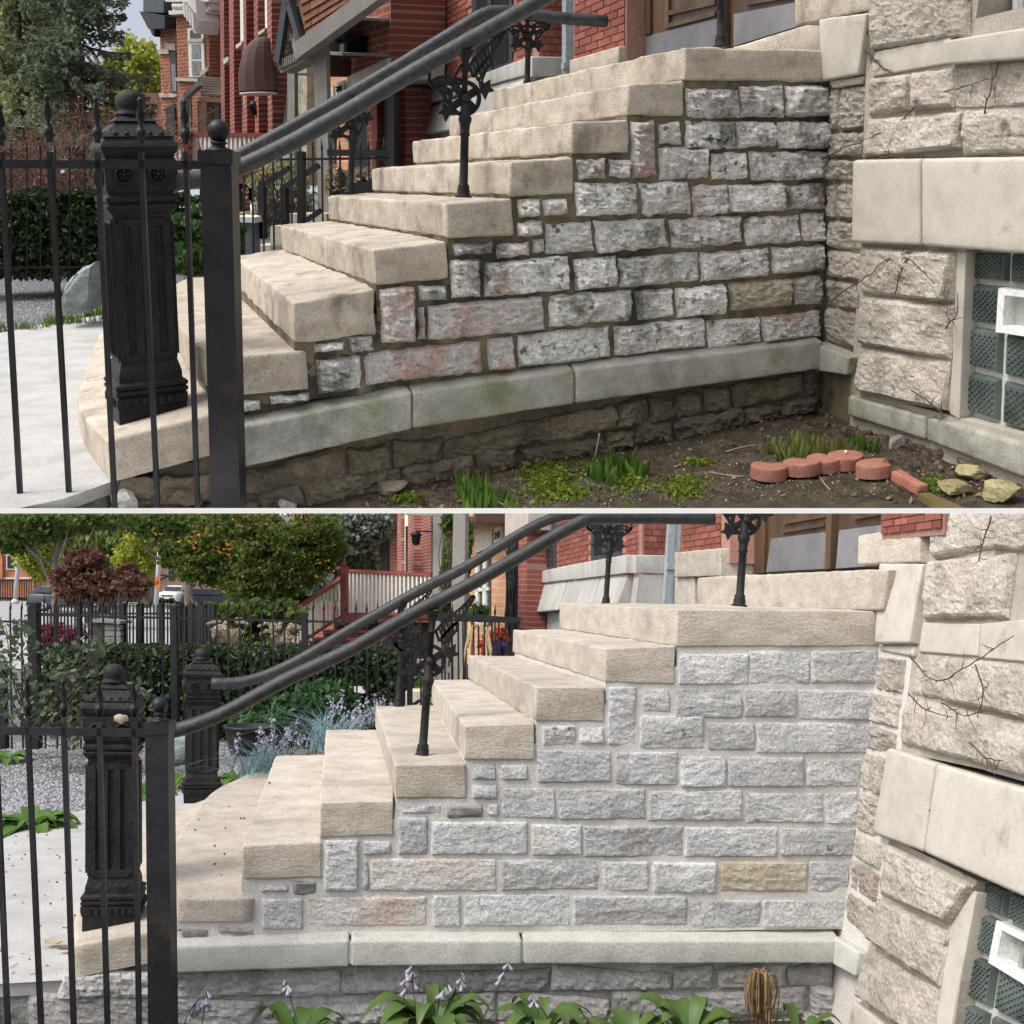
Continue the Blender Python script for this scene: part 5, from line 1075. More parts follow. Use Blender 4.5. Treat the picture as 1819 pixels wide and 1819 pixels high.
def iron_line(P, pl, t, xs, ytop, ybot, rail_rows, w=.016, xr=None, finial=True, slant=0):
    for x in xs:
        a, b = P.hit(x, ytop(x), pl), P.hit(x + slant, ybot(x), pl); mb = MB(); mb.bar(b, a, w, w, up=pl[1])
        if finial: mb.lathe(a, [(w * .5, 0), (w * .9, .03), (.001, .11)], 5)
        part(t, 'bar', mb, IR[P.k])
    for (x0, y0), (x1, y1) in rail_rows: mb = MB(); mb.bar(P.hit(x0, y0, pl), P.hit(x1, y1, pl), w * 1.6, w * 1.2, up=pl[1]); part(t, 'rail', mb, IR[P.k])
def yard_A():
    P = A; zg = -.15
    mb = MB(); mb.box((-60, 2.5, zg - .3), (60, 70, zg)); solo(P, 'ground', mb, gen('gravel_ground', KA, [(.06, .06, .065), (.15, .15, .16), (.27, .27, .29)], sc=55, det=3, bump=1, bsc=55, bdist=.02, rnd=0, patches=[((.10, .12, .03), .8, .6, .7, .7)]), kind='structure')
    mb = MB(); mb.box((-60, -12, zg - .4), (-1.0, 2.6, zg - .1)); solo(P, 'street_verge', mb, conc(KA), kind='structure')
    rg = np.random.default_rng(4)
    # gravel stones lying on the bed
    mb = MB(); pts = [P.hit(rg.uniform(-10, 300), 478 + 110 * rg.random() ** .8, ZP(zg)) for _ in range(2600)]
    for p in pts: 
        s = rg.uniform(.01, .022); mb.add(np.array([(s, 0, 0), (-s, 0, 0), (0, s, 0), (0, -s, 0), (0, 0, s * .7)]) * rg.uniform(.7, 1.3, (5, 3)) + p, [(0, 2, 4), (2, 1, 4), (1, 3, 4), (3, 0, 4)])
    solo(P, 'gravel', mb, gen('gravel_stone', KA, [(.10, .10, .11), (.24, .24, .26), (.36, .36, .38)], sc=90, det=2, bump=0, rnd=0), kind='stuff')
    # slate boulder
    f = P.vplane(60, 9.2, 200, 9.2, row=500); q = [P.hit(x, y, f) for x, y in ((98, 540), (112, 498), (140, 478), (165, 465), (167, 498), (158, 532), (146, 556), (112, 560))]
    n = f[1]; mb = MB(); me = bmesh.new(); vs_ = []
    for i, p in enumerate(q):
        for o, s in ((.0, .75), (-.12, 1.0), (-.4, .9), (-.5, .6)): c = np.mean(q, 0); vs_.append(me.verts.new(tuple(c + (p - c) * s + n * o + rg.normal(0, .01, 3))))
    bmesh.ops.convex_hull(me, input=vs_); bmesh.ops.triangulate(me, faces=me.faces[:]); bmesh.ops.subdivide_edges(me, edges=me.edges[:], cuts=3, use_grid_fill=True); me.verts.index_update()
    V = np.array([v.co[:] for v in me.verts]); V += rnd_unit(rg, len(V)) * 0.004 + n * (fbm(V * 9, 4) * .03)[:, None]; mb.add(V, [tuple(v.index for v in fc.verts) for fc in me.faces]); me.free()
    solo(P, 'slate_boulder', mb, gen('green_slate', KA, [(.17, .20, .19), (.26, .30, .29), (.34, .38, .36)], sc=4, stretch=(1, 1, 4), bump=.8, bsc=20, bdist=.02), 'pale green slate boulder standing on dark gravel behind the upper fence', 'boulder', kind='thing')
    # hedge
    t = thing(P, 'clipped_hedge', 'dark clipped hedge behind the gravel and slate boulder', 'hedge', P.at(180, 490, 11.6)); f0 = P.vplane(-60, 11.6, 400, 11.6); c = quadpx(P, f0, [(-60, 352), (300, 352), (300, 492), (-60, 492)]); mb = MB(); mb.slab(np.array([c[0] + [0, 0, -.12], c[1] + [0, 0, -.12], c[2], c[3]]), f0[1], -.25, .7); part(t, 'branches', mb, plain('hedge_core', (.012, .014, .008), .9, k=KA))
    N = 34000; u = rg.uniform(-.05, 1.05, N); v = rg.random(N) ** .8; d = rg.uniform(-1.0, .12, N); top = rg.random(N) < .35; v = np.where(top, rg.normal(0, .02, N), v); d = np.where(top, d, rg.normal(0, .09, N)); C = c[0] + (c[1] - c[0]) * u[:, None] + (c[3] - c[0]) * v[:, None] + f0[1] * d[:, None]; C += fbm(C * 2.5, 2)[:, None] * np.array([0.05, 0, .12])
    C = C[(v < .75) | (rg.random(N) < .35)]
    mb = MB(); mb.quads(leafquads(C, .020, 1.7, rg)); part(t, 'foliage', mb, L_HEDGE, kind='stuff')
    mb = MB()
    for _ in range(60):
        x = rg.uniform(0, 1); b = c[3] + (c[2] - c[3]) * x - f0[1] * .1; e = b + (c[0] - c[3]) * rg.uniform(.3, .7) + (c[1] - c[0]) * rg.normal(0, .03); mb.tube([b, (b + e) / 2 + rg.normal(0, .03, 3), e], .012, 4)
    part(t, 'stems', mb, TWIG, kind='stuff')
    c2 = quadpx(P, f0, [(295, 362), (372, 362), (372, 440), (295, 440)]); 
    # fences behind
    fb = P.vplane(-40, 13.5, 250, 13.5); t = thing(P, 'iron_fence', 'thin black garden fence in front of the hedge at far left above', 'fence', P.at(60, 490, 11)); f2 = P.vplane(-40, 10.9, 400, 10.9); iron_line(P, f2, t, [-8, 20, 48, 72, 98, 124, 150, 176, 356], lambda x: 272, lambda x: 500, [((-40, 292), (184, 293)), ((-40, 476), (184, 474))], .012)
    t = thing(P, 'board_fence', 'black board fence behind the hedge below the bare shrub', 'fence', P.at(80, 350, 16)); f3 = P.vplane(-60, 16, 320, 16)
    for i in range(24):
        x = -30 + i * 8.4; panel(P, t, 'board', f3, [(x, 308 + rg.normal(0, 1)), (x + 7.4, 308), (x + 7.4, 365), (x, 365)], rg.uniform(0, .02), .03, plain('black_board', (.018, .019, .022), .6, k=KA))
    # black stair railing and thin fence at the neighbour's
    f4 = P.vplane(420, 9.6, 700, 9.0); t = thing(P, 'iron_fence', 'thin black fence with slim bars before the salmon brick house', 'fence', P.at(560, 440, 9.3)); iron_line(P, f4, t, [432, 448, 467, 485, 500, 517, 533, 556, 572, 588, 604, 641, 655, 669, 683], lambda x: 270, lambda x: 452, [((424, 284), (694, 281))], .012, slant=2)
    mb = MB(); mb.bar(P.hit(536, 452, f4), P.hit(536, 269, f4), .055, .055, up=f4[1]); part(t, 'post', mb, IR[KA]); mb = MB(); mb.bar(P.hit(584, 271, f4), P.hit(694, 272, f4), .05, .05); part(t, 'rail', mb, IR[KA])
    f5 = P.vplane(420, 10.4, 700, 9.8); t = thing(P, 'stair_railing', 'black sloping stair railing by cream steps under the grey canopy', 'railing', P.at(500, 420, 10)); 
    for a, b, w in (((463, 332), (514, 299), .045), ((504, 334), (566, 294), .045), ((471, 397), (514, 366), .04), ((545, 391), (570, 374), .04), ((465, 331), (467, 424), .06), ((505, 333), (507, 398), .06)): mb = MB(); mb.bar(P.hit(*a, f5), P.hit(*b, f5), w, w, up=f5[1]); part(t, 'rail' if abs(a[0] - b[0]) > 5 else 'post', mb, IR[KA])
    cr = plain('cream_concrete', (.50, .46, .36), .85, k=KA); t = thing(P, 'cream_steps', 'low cream concrete steps behind the upper stair and black railing', 'steps', P.at(500, 440, 10.6))
    for q in ([(454, 436), (500, 436), (500, 460), (454, 460)], [(480, 402), (520, 400), (520, 450), (480, 450)], [(508, 380), (580, 380), (580, 420), (508, 420)]): panel(P, t, 'tread_block', P.vplane(420, 10.8, 700, 10.6), q, 0, .5, cr)
    t = thing(P, 'wheeled_bin', 'grey bin with white lid behind fence beside the juniper', 'bin', P.at(440, 450, 10)); fb = P.vplane(400, 10, 500, 10); panel(P, t, 'body', fb, [(422, 396), (448, 398), (450, 460), (424, 460)], 0, .3, plain('bin_grey', (.12, .13, .135), .5, k=KA)); panel(P, t, 'lid', fb, [(420, 384), (452, 386), (455, 396), (420, 394)], .05, .4, white(P))
    t = thing(P, 'white_jug', 'white plastic jug standing on ledge behind the thin fence', 'jug', P.at(455, 382, 11.5)); mb = MB(); b = P.at(455, 382, 11.5); mb.lathe(b, [(.05, 0), (.055, .03), (.055, .1), (.03, .13), (.015, .15), (.015, .17)], 12); part(t, 'body', mb, white(P)); mb = MB(); mb.tube([b + [.05, 0, .04], b + [.085, 0, .07], b + [.04, 0, .12]], .01, 6); part(t, 'handle', mb, white(P))
    t = thing(P, 'planting_wall', 'low block garden wall behind the thin fence with dark gap', 'wall', P.at(460, 400, 12)); fw = P.vplane(420, 12, 700, 12)
    for i in range(5): panel(P, t, 'wall_block', fw, [(418 + i * 17, 378), (434 + i * 17, 378), (434 + i * 17, 388), (418 + i * 17, 388)], 0, .3, plain('tan_block', (.42, .29, .17), .85, k=KA))
    shrub(P, 'bare_bush', 'twiggy brown green bush behind thin black railing by canopy post', 'bush', P.at(500, 420, 11.3), [(490, 330, 11.3, 50, 55), (530, 350, 11.3, 30, 50)], 900, .02, L_GREY, TWIG, stems=90, seed=9)
    shrub(P, 'dry_shrub', 'brown dried potted shrub behind the far baluster', 'shrub', P.at(620, 345, 11), [(600, 320, 10.6, 18, 20), (640, 318, 10.6, 18, 16)], 700, .03, STRAW, TWIG, seed=10)
    t = thing(P, 'planter', 'black planter box under the dried shrub behind far baluster', 'planter', P.at(640, 345, 10.5)); panel(P, t, 'box', P.vplane(590, 10.5, 700, 10.3), [(585, 325), (690, 322), (690, 360), (585, 362)], 0, .3, plain('black_plastic', (.012, .012, .013), .6, k=KA))
    # juniper, blue grass, tufts
    shrub(P, 'juniper', 'feathery green juniper bush between the upper newel and fence post', 'bush', P.at(330, 480, 8.6), [(318, 425, 8.6, 38, 34), (350, 405, 8.9, 32, 28), (395, 420, 9, 30, 40), (335, 460, 8.3, 40, 22)], 9000, .022, L_JUN, TWIG, el=2.2, tight=.16, ncl=60, seed=5)
    mb = MB(); blades(mb, P.hit(352, 505, ZP(zg)), 110, .42, .012, rg, lean=1.1, r=.06); solo(P, 'blue_grass', mb, L_BLUE, 'blue green grass tuft behind the curved bottom step', 'grass tuft', kind='thing')
    for i, (x, y, nn, L) in enumerate(((65, 588, 60, .13), (110, 583, 90, .16), (150, 578, 60, .14), (182, 565, 70, .17), (20, 585, 40, .08))):
        mb = MB(); b = P.hit(x, y, ZP(zg)); 
        for j in range(4): blades(mb, b + [rg.normal(0, .1), rg.normal(0, .08), 0], nn // 3, L, .011, rg, lean=.5, r=.04)
        solo(P, 'grass_tuft', mb, L_SHOOT, ['small grass tuft at pavement edge left of the boulder', 'bright grass tuft in front of the slate boulder', 'grass tuft right below the slate boulder tip', 'grass tuft beside the sooty newel foot at gravel edge', 'low weed patch at far left pavement edge'][i], 'grass tuft', kind='thing')
yard_A()
def trees_A():
    P = A; zg = -.15; rg = np.random.default_rng(8)
    tree(P, 'lime_tree', 'tall yellow green budding tree at far left behind the spruce', 'tree', (P.at(20, 330, 30)[0], P.at(20, 330, 30)[1], zg), [(20, 60, 30, 70, 120), (70, 200, 30, 60, 80), (10, -60, 30, 90, 70), (110, -20, 31, 60, 60)], 26000, .05, L_GREY, BARKA, .2, ncl=160, tight=.09, seed=3)
    tree(P, 'lime_tree', 'bright lime green tree glowing between spruce and the brick house', 'tree', (P.at(240, 330, 36)[0], P.at(240, 330, 36)[1], zg), [(240, 150, 36, 50, 70), (225, 230, 36, 60, 70), (262, 120, 37, 26, 40), (170, 260, 36, 60, 60), (10, 100, 38, 40, 120), (60, 20, 38, 60, 60)], 30000, .06, L_LIME, BARKA, .2, ncl=90, tight=.13, seed=4)
    # spruce: whorls of drooping boughs
    foot = np.array([*P.at(128, 330, 22)[:2], zg]); t = thing(P, 'spruce_tree', 'grey green spruce tree with drooping boughs above the bare red shrub', 'tree', foot); top = P.at(120, -330, 22); mb = MB(); mb.tube([foot, (foot + top) / 2, top], [.2, .15, .03], 9); part(t, 'trunk', mb, BARKA)
    mb = MB(); Q = []
    for i in range(190):
        f = rg.random(); z = (1 - f) * P.at(128, 240, 22)[2] + f * top[2]; a = rg.uniform(0, 2 * math.pi); L = (1 - f * .75) * 1.6 * rg.uniform(.6, 1.1); c0 = foot + (top - foot) * ((z - foot[2]) / (top[2] - foot[2])); d = np.array([math.cos(a), math.sin(a), 0]); pts = np.array([c0 + d * L * s + np.array([0, 0, -.35 * L * s + .25 * L * s * s]) for s in np.linspace(0, 1, 6)])
        mb.tube(pts, np.linspace(.03, .006, 6), 4); m = int(135 * L); s = rg.random(m) ** .7; base = c0 + d * (L * s)[:, None] + np.array([0, 0, 1]) * (-.35 * L * s + .25 * L * s * s)[:, None]
        side = np.array([-d[1], d[0], 0]); Q.append(leafquads(base + side * (rg.normal(0, .16, m) * (1.1 - s))[:, None] + np.array([0, 0, -1]) * np.abs(rg.normal(0, .10, m))[:, None], .03, 2.2, rg, d * .8))
    part(t, 'boughs', mb, BARKA, kind='stuff'); mb = MB(); mb.quads(np.concatenate(Q)); part(t, 'needles', mb, L_SPR, kind='stuff')
    # bare red shrub of fine twigs
    c, r = blob(P, 175, 225, 15, 120, 110); foot = np.array([*P.at(175, 350, 15)[:2], zg]); t = thing(P, 'bare_shrub', 'bare reddish brown twiggy shrub in front of the spruce tree', 'shrub', foot); mb = MB(); tips = []
    def grow(p, d, L, w, lev):
        q = p + d * L; m = (p + q) / 2 + rg.normal(0, .05 * L, 3); mb.tube([p, m, q], [w, w * .8, w * .6], 3, cap=False); tips.append(q)
        if lev:
            for _ in range(3 if lev > 1 else 4):
                dd = d + rg.normal(0, .42, 3) + [0, 0, .06]; grow(p + d * L * rg.uniform(.45, 1), dd / np.linalg.norm(dd), L * rg.uniform(.55, .85), w * .62, lev - 1)
    for _ in range(26):
        a = rg.uniform(0, 2 * math.pi); d = np.array([math.cos(a) * .62, math.sin(a) * .5, 1]); grow(foot + rg.normal(0, .12, 3) * [1, 1, 0], d / np.linalg.norm(d), rg.uniform(.85, 1.2), .014, 3)
    part(t, 'twigs', mb, gen('bare_twig', KA, [(.16, .11, .09), (.28, .20, .17)], sc=5, bump=0, rnd=0), kind='stuff'); T = np.array(tips); mb = MB(); mb.quads(leafquads(T[rg.integers(0, len(T), 7000)] + rg.normal(0, .05, (7000, 3)), .014, 1.4, rg)); part(t, 'buds', mb, L_BUD, kind='stuff')
    t = thing(P, 'distant_house', 'pale brick house glimpsed behind shrub at far left above', 'house', P.at(30, 330, 45)); f = P.vplane(-60, 45, 300, 45); bk = brickmat('far_brick', (.42, .2, .14), (.48, .25, .18), (.5, .38, .3), .4, .13, KA); panel(P, t, 'wall', f, [(-200, 215), (22, 215), (22, 340), (-200, 340)], 0, 5, bk)
    for x in (-30, 4): w = panel(P, t, 'window', f, [(x, 235), (x + 10, 235), (x + 10, 275), (x, 275)], .05, .1, white(P)); panel(P, w, 'pane', f, [(x + 2, 238), (x + 8, 238), (x + 8, 272), (x + 2, 272)], .07, .02, dark(P))
    t = thing(P, 'distant_house', 'salmon house wall showing through twigs below the lime tree', 'house', P.at(265, 330, 34)); f = P.vplane(200, 34, 300, 34); panel(P, t, 'wall', f, [(255, 165), (292, 165), (292, 340), (255, 340)], 0, 5, bk)
    tree(P, 'dark_tree', 'dark green low evergreen behind the bare shrub above the fence', 'tree', (P.at(70, 330, 20)[0], P.at(70, 330, 20)[1], zg), [(30, 255, 20, 40, 35), (215, 290, 20, 35, 25)], 1800, .05, L_SPR, BARKA, .08, el=1.8, ncl=40, tight=.16, seed=6)
trees_A()

# ------------------------------------------------------------------ small things on the upper soil
def on_soil(P, px, py, hf=None):
    hf = hf or soil_h; z = -.3
    for _ in range(6): p = P.hit(px, py, ZP(z)); z = float(hf(np.array(p[0]), np.array(p[1])))
    return np.array([p[0], p[1], z])
def small_A():
    P = A; rg = np.random.default_rng(31); terra = gen('terracotta', KA, [(.22, .085, .06), (.30, .13, .095), (.37, .18, .135)], sc=9, bump=.5, bsc=60, bdist=.004, rnd=.08, patches=[((.5, .36, .3), 5, .6, .75, .4), ((.1, .07, .05), 9, .54, .70, .7)])
    discs = [(1365, 846, 31, 60), (1423, 839, 32, 40), (1462, 832, 29, 30), (1501, 826, 30, None), (1553, 842, 31, 330)]
    labs = ['leftmost crescent terracotta edging disc in the row on soil', 'second terracotta edging disc from left, overlapping the first', 'middle terracotta edging disc with bite cut from its side', 'fully round terracotta edging disc with small pale pebble on top', 'thick tipped terracotta edging disc at the right of the row']
    for i, (x, y, r, bite) in enumerate(discs):
        b = on_soil(P, x, y + 6); R_ = r * 4.95 / F; pts = []
        for a in np.linspace(0, 2 * math.pi, 40, endpoint=False):
            p = np.array([math.cos(a), math.sin(a)]) * R_
            if bite is not None:
                c = np.array([math.cos(math.radians(bite)), math.sin(math.radians(bite))]) * R_ * 1.45; dd = np.linalg.norm(p - c)
                if dd < R_ * .95: p = c + (p - c) / dd * R_ * .95
            pts.append(p + b[:2])
        mb = MB(); polyslab(mb, pts, .055, 0., r=.008, amp=.002); V = np.concatenate(mb.v); t1, t2 = rg.normal(0, .06, 2)
        mb.v = [v + np.stack([0 * v[:, 0], 0 * v[:, 0], b[2] - .01 + (v[:, 0] - b[0]) * t1 + (v[:, 1] - b[1]) * t2 + .02], 1) for v in mb.v]
        solo(P, 'edging_disc', mb, terra, labs[i], 'edging disc', 'terracotta edging discs on the soil', 'thing')
        if i == 3: mb = MB(); mb.ball(b + [.0, 0, .075], .008, 6, 4); solo(P, 'pebble', mb, white(P), 'tiny pale pebble on the round terracotta disc', 'pebble', kind='thing')
    a, b = on_soil(P, 1590, 852), on_soil(P, 1640, 880); mb = MB(); mb.bar(a + [0, 0, .02], b + [0, 0, .02], .05, .05); c = mb.v[0]; mb = MB(); rbox(mb, [c[0], c[1], c[5], c[4], c[3], c[2], c[6], c[7]], r=.01, cell=.02, amp=.008); solo(P, 'edging_block', mb, terra, 'broken brown edging strip lying right of the terracotta discs', 'edging', kind='thing')
    a, b = on_soil(P, 1640, 884), on_soil(P, 1720, 925); mb = MB(); mb.bar(a, b + [0, 0, .01], .05, .04); solo(P, 'garden_plank', mb, gen('mossy_wood', KA, [(.09, .07, .03), (.16, .12, .05)], sc=9, stretch=(1, 1, 1), patches=[((.1, .13, .02), 4, .5, .7, .7)]), 'mossy brown board half buried at lower right soil', 'plank', kind='thing')
    # hosta shoots
    S = [(845, 895, 34, 60, .13), (1072, 848, 26, 40, .10), (1118, 842, 24, 34, .10), (1440, 812, 44, 60, .12), (1385, 812, 22, 26, .09), (1505, 812, 26, 20, .09), (1538, 800, 4, 16, .08), (900, 896, 8, 10, .07)]
    labs = ['large bright hosta shoot clump at the lower middle of the soil', 'hosta shoot clump near wall, left one of the close pair', 'hosta shoot clump near wall, right one of the close pair', 'dense pale green shoot clump behind the terracotta discs', 'thin shoot clump left behind the leftmost terracotta disc', 'short shoots standing behind the round terracotta disc', 'few single shoots beside the grey corner stone', 'small sprig of shoots right of the large hosta clump']
    for i, (x, y, w, n, L) in enumerate(S):
        b = on_soil(P, x, y); mb = MB()
        for _ in range(int(n * 1.5)):
            p = b + np.array([rg.normal(0, w * 4.9 / F * .42), rg.normal(0, .05), -.01]); p[2] = float(soil_h(p[0], p[1])) - .01; l = L * rg.uniform(.5, 1.1); d = np.array([rg.normal(0, .18), rg.normal(0, .18), 1]); s = np.array([1., rg.normal(0, .6), 0]); s /= np.linalg.norm(s); ww = rg.uniform(.0035, .008); G = []
            for t in np.linspace(0, 1, 6): c = p + d * l * t; wd = ww * (.5 + 1.1 * math.sin(math.pi * min(t * .75 + .12, 1))) * (1 - t ** 6); G.append([c - s * wd, c + np.array([s[1], -s[0], 0]) * wd * .5, c + s * wd])
            mb.grid(np.array(G), True)
        solo(P, 'hosta_shoots', mb, L_SHOOT if i not in (3, 4, 5) else leafmat('pale_shoot', [(.12, .15, .03), (.2, .22, .06), (.28, .27, .12)], .4), labs[i], 'hosta shoots', 'sprouting hosta clumps', 'thing')
    # moss patches, litter, sticks, stones
    moss = leafmat('moss', [(.07, .12, .012), (.13, .18, .02), (.2, .24, .04)], .3); mb = MB(); Cs = []
    for x, y, rx, ry, n in ((975, 868, 45, 28, 2600), (1215, 888, 40, 16, 1600), (1000, 895, 60, 12, 900), (1240, 850, 30, 8, 300), (720, 893, 30, 8, 500), (1650, 900, 30, 12, 400), (1120, 880, 40, 20, 500)):
        for _ in range(n):
            a, q = rg.uniform(0, 6.28), abs(rg.normal(0, .55)); p = P.hit(x + rx * q * math.cos(a), y + ry * q * math.sin(a), ZP(-.3)); Cs.append((p[0], p[1], 0))
    Cs = np.array(Cs); Cs[:, 2] = soil_h(Cs[:, 0], Cs[:, 1]) + rg.uniform(0, .018, len(Cs)); mb.quads(leafquads(Cs, .0075, 1.3, rg, np.array([0, 0, .5]))); solo(P, 'moss', mb, moss, kind='stuff')
    mb = MB(); n = 900; px = np.concatenate([rg.uniform(680, 1819, 340), rg.normal(1500, 45, 330), rg.normal(1690, 60, 90), rg.normal(740, 60, 70)]); py = np.concatenate([rg.uniform(770, 905, 340), rg.normal(748, 18, 330), rg.normal(870, 22, 90), rg.normal(890, 12, 70)]); C = np.array([P.hit(x, min(y, 930), ZP(-.26)) for x, y in zip(px, py)]); C[:, 2] = soil_h(C[:, 0], C[:, 1]) + .012; C[:, 1] = np.minimum(C[:, 1], -.03)
    mb.quads(leafquads(C, .0085, 1.8, rg, np.array([.4, 0, 0]), 1.0)); solo(P, 'leaf_litter', mb, L_DRY, kind='stuff')
    mb = MB(); C = np.array([P.hit(rg.uniform(640, 1819), rg.uniform(760, 905), ZP(-.28)) for _ in range(5000)]); C[:, 2] = soil_h(C[:, 0], C[:, 1]) + .003; mb.quads(leafquads(C, .0045, 1.1, rg)); solo(P, 'soil_crumbs', mb, leafmat('crumb', [(.05, .04, .03), (.12, .10, .08), (.30, .27, .23)], 0), kind='stuff')
    for i, (x0, y0, x1, y1, l) in enumerate(((640, 765, 650, 860, 'thin dry stalk standing before the dark footing'), (1065, 770, 1055, 830, 'thin dry stalk rising behind the paired hosta shoots'), (1290, 806, 1350, 788, 'pale stick lying on soil left of discs'), (885, 895, 925, 915, 'pale twig lying right of the large hosta clump'), (1455, 850, 1475, 870, 'pale straw stalk lying among the discs'), (1320, 850, 1260, 838, 'thin twig flat on soil left of crescent disc'))):
        a, b = on_soil(P, x1, y1), None; b = P.hit(x0, y0, YP(a[1])) if i < 2 else on_soil(P, x0, y0) + [0, 0, .01]; mb = MB(); mb.tube(spline([a, (a + b) / 2 + rg.normal(0, .006, 3), b], 4), .0035, 5); solo(P, 'dry_stalk', mb, STRAW, l, 'stalk', kind='thing')
    st = gen('loose_stone', KA, [(.24, .23, .20), (.38, .37, .34), (.5, .49, .46)], sc=8, bump=.8, bsc=40, bdist=.008)
    for i, (x, y, w, h, m, l) in enumerate(((1588, 782, 26, 34, 'g', 'grey pointed stone leaning at the bay wall foot'), (1505, 765, 20, 24, 'd', 'dark block of stone in the soil corner among leaves'), (1688, 862, 62, 24, 'm', 'flat mossy slab below the bay wall base'), (1725, 838, 50, 30, 'm', 'upright mossy stone under the bay wall base course'), (510, 900, 34, 30, 'w', 'pale loose stone at the lower edge beside fence post'), (700, 862, 60, 24, 't', 'brown footing stone slipped forward beside the large hosta clump'), (578, 868, 40, 26, 't', 'light brown stone under the ledge right of fence post'), (1780, 875, 60, 40, 'm', 'yellowish mossy stone at lower right corner of soil'), (330, 880, 60, 30, 't', 'cracked brown stone below the plinth between fence bars'), (225, 885, 50, 40, 'w', 'white crumbling concrete lump below the plinth behind fence'))):
        b = on_soil(P, x, y + h * .4) if x > 480 else P.hit(x, y + h * .5, YP(-.02)); s = 4.9 / F; mb = MB(); mb.ball((0, 0, 0), 1, 22, 14); V = mb.v[0]; V = V / (np.abs(V).max(1)[:, None] ** .5); pn = rnd_unit(rg, 9); lim = rg.uniform(.5, .85, 9)
        for a_, l_ in zip(pn, lim): dd = np.maximum(V @ a_ - l_, 0); V = V - dd[:, None] * a_
        V = V * (1 + .18 * fbm(V * 2.3 + i * 7, 3)[:, None]) + rnd_unit(rg, len(V)) * .025; mb.v = [V * np.array([w * s * .5, w * s * .42, h * s * .5]) + b + [0, 0, h * s * .4]]; mb.sm = [False] * len(mb.sm)
        mm = {'g': st, 'd': MA_['rubble'], 'm': gen('mossy_stone', KA, [(.15, .13, .06), (.28, .25, .13), (.36, .34, .22)], sc=7, bump=1, bsc=30, bdist=.01, patches=[((.11, .13, .03), 4, .5, .66, .7)]), 'w': st, 't': MA_['rubble']}[m]; solo(P, 'loose_stone', mb, mm, l, 'stone', kind='thing')
    # dead creeper twigs on the bay wall
    def vines(P, pl, paths, label, seed, r=.0035):
        rg = np.random.default_rng(seed); t = thing(P, 'bare_vine', label, 'vine', P.hit(*paths[0][0], pl)); 
        for p in paths:
            q = [P.hit(x, y, pl) + pl[1] * .065 for x, y in p]; mb = MB(); pts = spline(q, 6); pts = pts + fbm(pts * 30, 2)[:, None] * np.array([.0, .012, .012]); mb.tube(pts, np.linspace(r, r * .5, len(pts)), 5)
            for _ in range(len(p) * 3):
                i = rg.integers(1, len(pts) - 1); d = np.array([0, rg.normal(), rg.normal()]); d /= np.linalg.norm(d); e = pts[i] + d * rg.uniform(.02, .09); mb.tube([pts[i], (pts[i] + e) / 2 + rg.normal(0, .006, 3) * [.3, 1, 1], e], [r * .6, r * .45, r * .3], 4)
            part(t, 'stem', mb, TWIG)
    Xb = XP(2.57)
    vines(P, Xb, [[(1470, 290), (1520, 262), (1580, 240), (1640, 200), (1700, 165), (1780, 140)], [(1560, 285), (1620, 278), (1662, 305), (1700, 300), (1740, 298)], [(1660, 362), (1700, 370), (1760, 378), (1830, 378)], [(1705, 372), (1740, 420), (1770, 445)], [(1725, 222), (1740, 255)], [(1500, 530), (1560, 490), (1600, 460), (1640, 445)], [(1612, 520), (1625, 470), (1640, 440)], [(1640, 460), (1690, 510), (1710, 540)], [(1480, 350), (1500, 320), (1540, 300)], [(1765, 235), (1780, 170), (1800, 100)], [(1560, 90), (1590, 120), (1605, 130)], [(1350, 300), (1400, 275), (1450, 250), (1500, 235)], [(1380, 310), (1420, 270), (1465, 255)], [(1640, 690), (1690, 725), (1695, 740)], [(1700, 580), (1720, 560), (1725, 520)], [(1560, 60), (1580, 30), (1600, -10)]], 'bare brown creeper twigs clinging over the upper bay wall and lintel', 4)
    vines(P, YP(-.0), [[(1462, 500), (1468, 560), (1465, 620), (1455, 680), (1440, 770), (1425, 800)]], 'single pale creeper stem hanging down the wall corner', 6, .004)
    vines(B, XP(2.75), [[(1790, 920), (1775, 960), (1768, 1000)], [(1640, 1165), (1690, 1210), (1760, 1175), (1830, 1130)], [(1760, 1180), (1775, 1230), (1765, 1275)], [(1700, 1250), (1740, 1270), (1780, 1265)], [(1660, 1430), (1720, 1470), (1745, 1560)], [(1575, 1610), (1620, 1560), (1650, 1600), (1690, 1660)], [(1690, 1620), (1730, 1640)], [(1720, 1490), (1735, 1520), (1740, 1555)], [(1750, 1320), (1780, 1345), (1810, 1350)], [(1640, 1235), (1670, 1260), (1720, 1275)]], 'sparse dark creeper twigs on the tilted lower bay wall', 7)
    # white sash window at the top right
    Xw = XP(2.66); t = thing(P, 'sash_window', 'white painted sash window above sill at the top right corner', 'window', P.hit(1780, 60, Xw)); wp = plain('flaking_white', (.72, .73, .74), .55, var=.08, sc=20, k=KA)
    panel(P, t, 'frame', Xw, [(1748, -120), (1766, -120), (1762, 62), (1744, 64)], .05, .05, wp); panel(P, t, 'frame', Xw, [(1768, -120), (1784, -120), (1780, 58), (1764, 60)], .02, .05, wp); panel(P, t, 'frame', Xw, [(1764, 40), (1900, 20), (1900, 48), (1762, 62)], .03, .05, wp); panel(P, t, 'pane', Xw, [(1780, -120), (1900, -140), (1900, 40), (1780, 50)], -.03, .03, plain('white_blind', (.55, .57, .6), .3, k=KA))
    panel(P, t, 'reveal', Xw, [(1734, -120), (1748, -120), (1744, 66), (1730, 68)], .06, .1, MA_['smooth']); panel(P, t, 'glazing_bar', Xw, [(1800, -120), (1807, -120), (1805, 50), (1798, 51)], .0, .03, wp)
small_A()
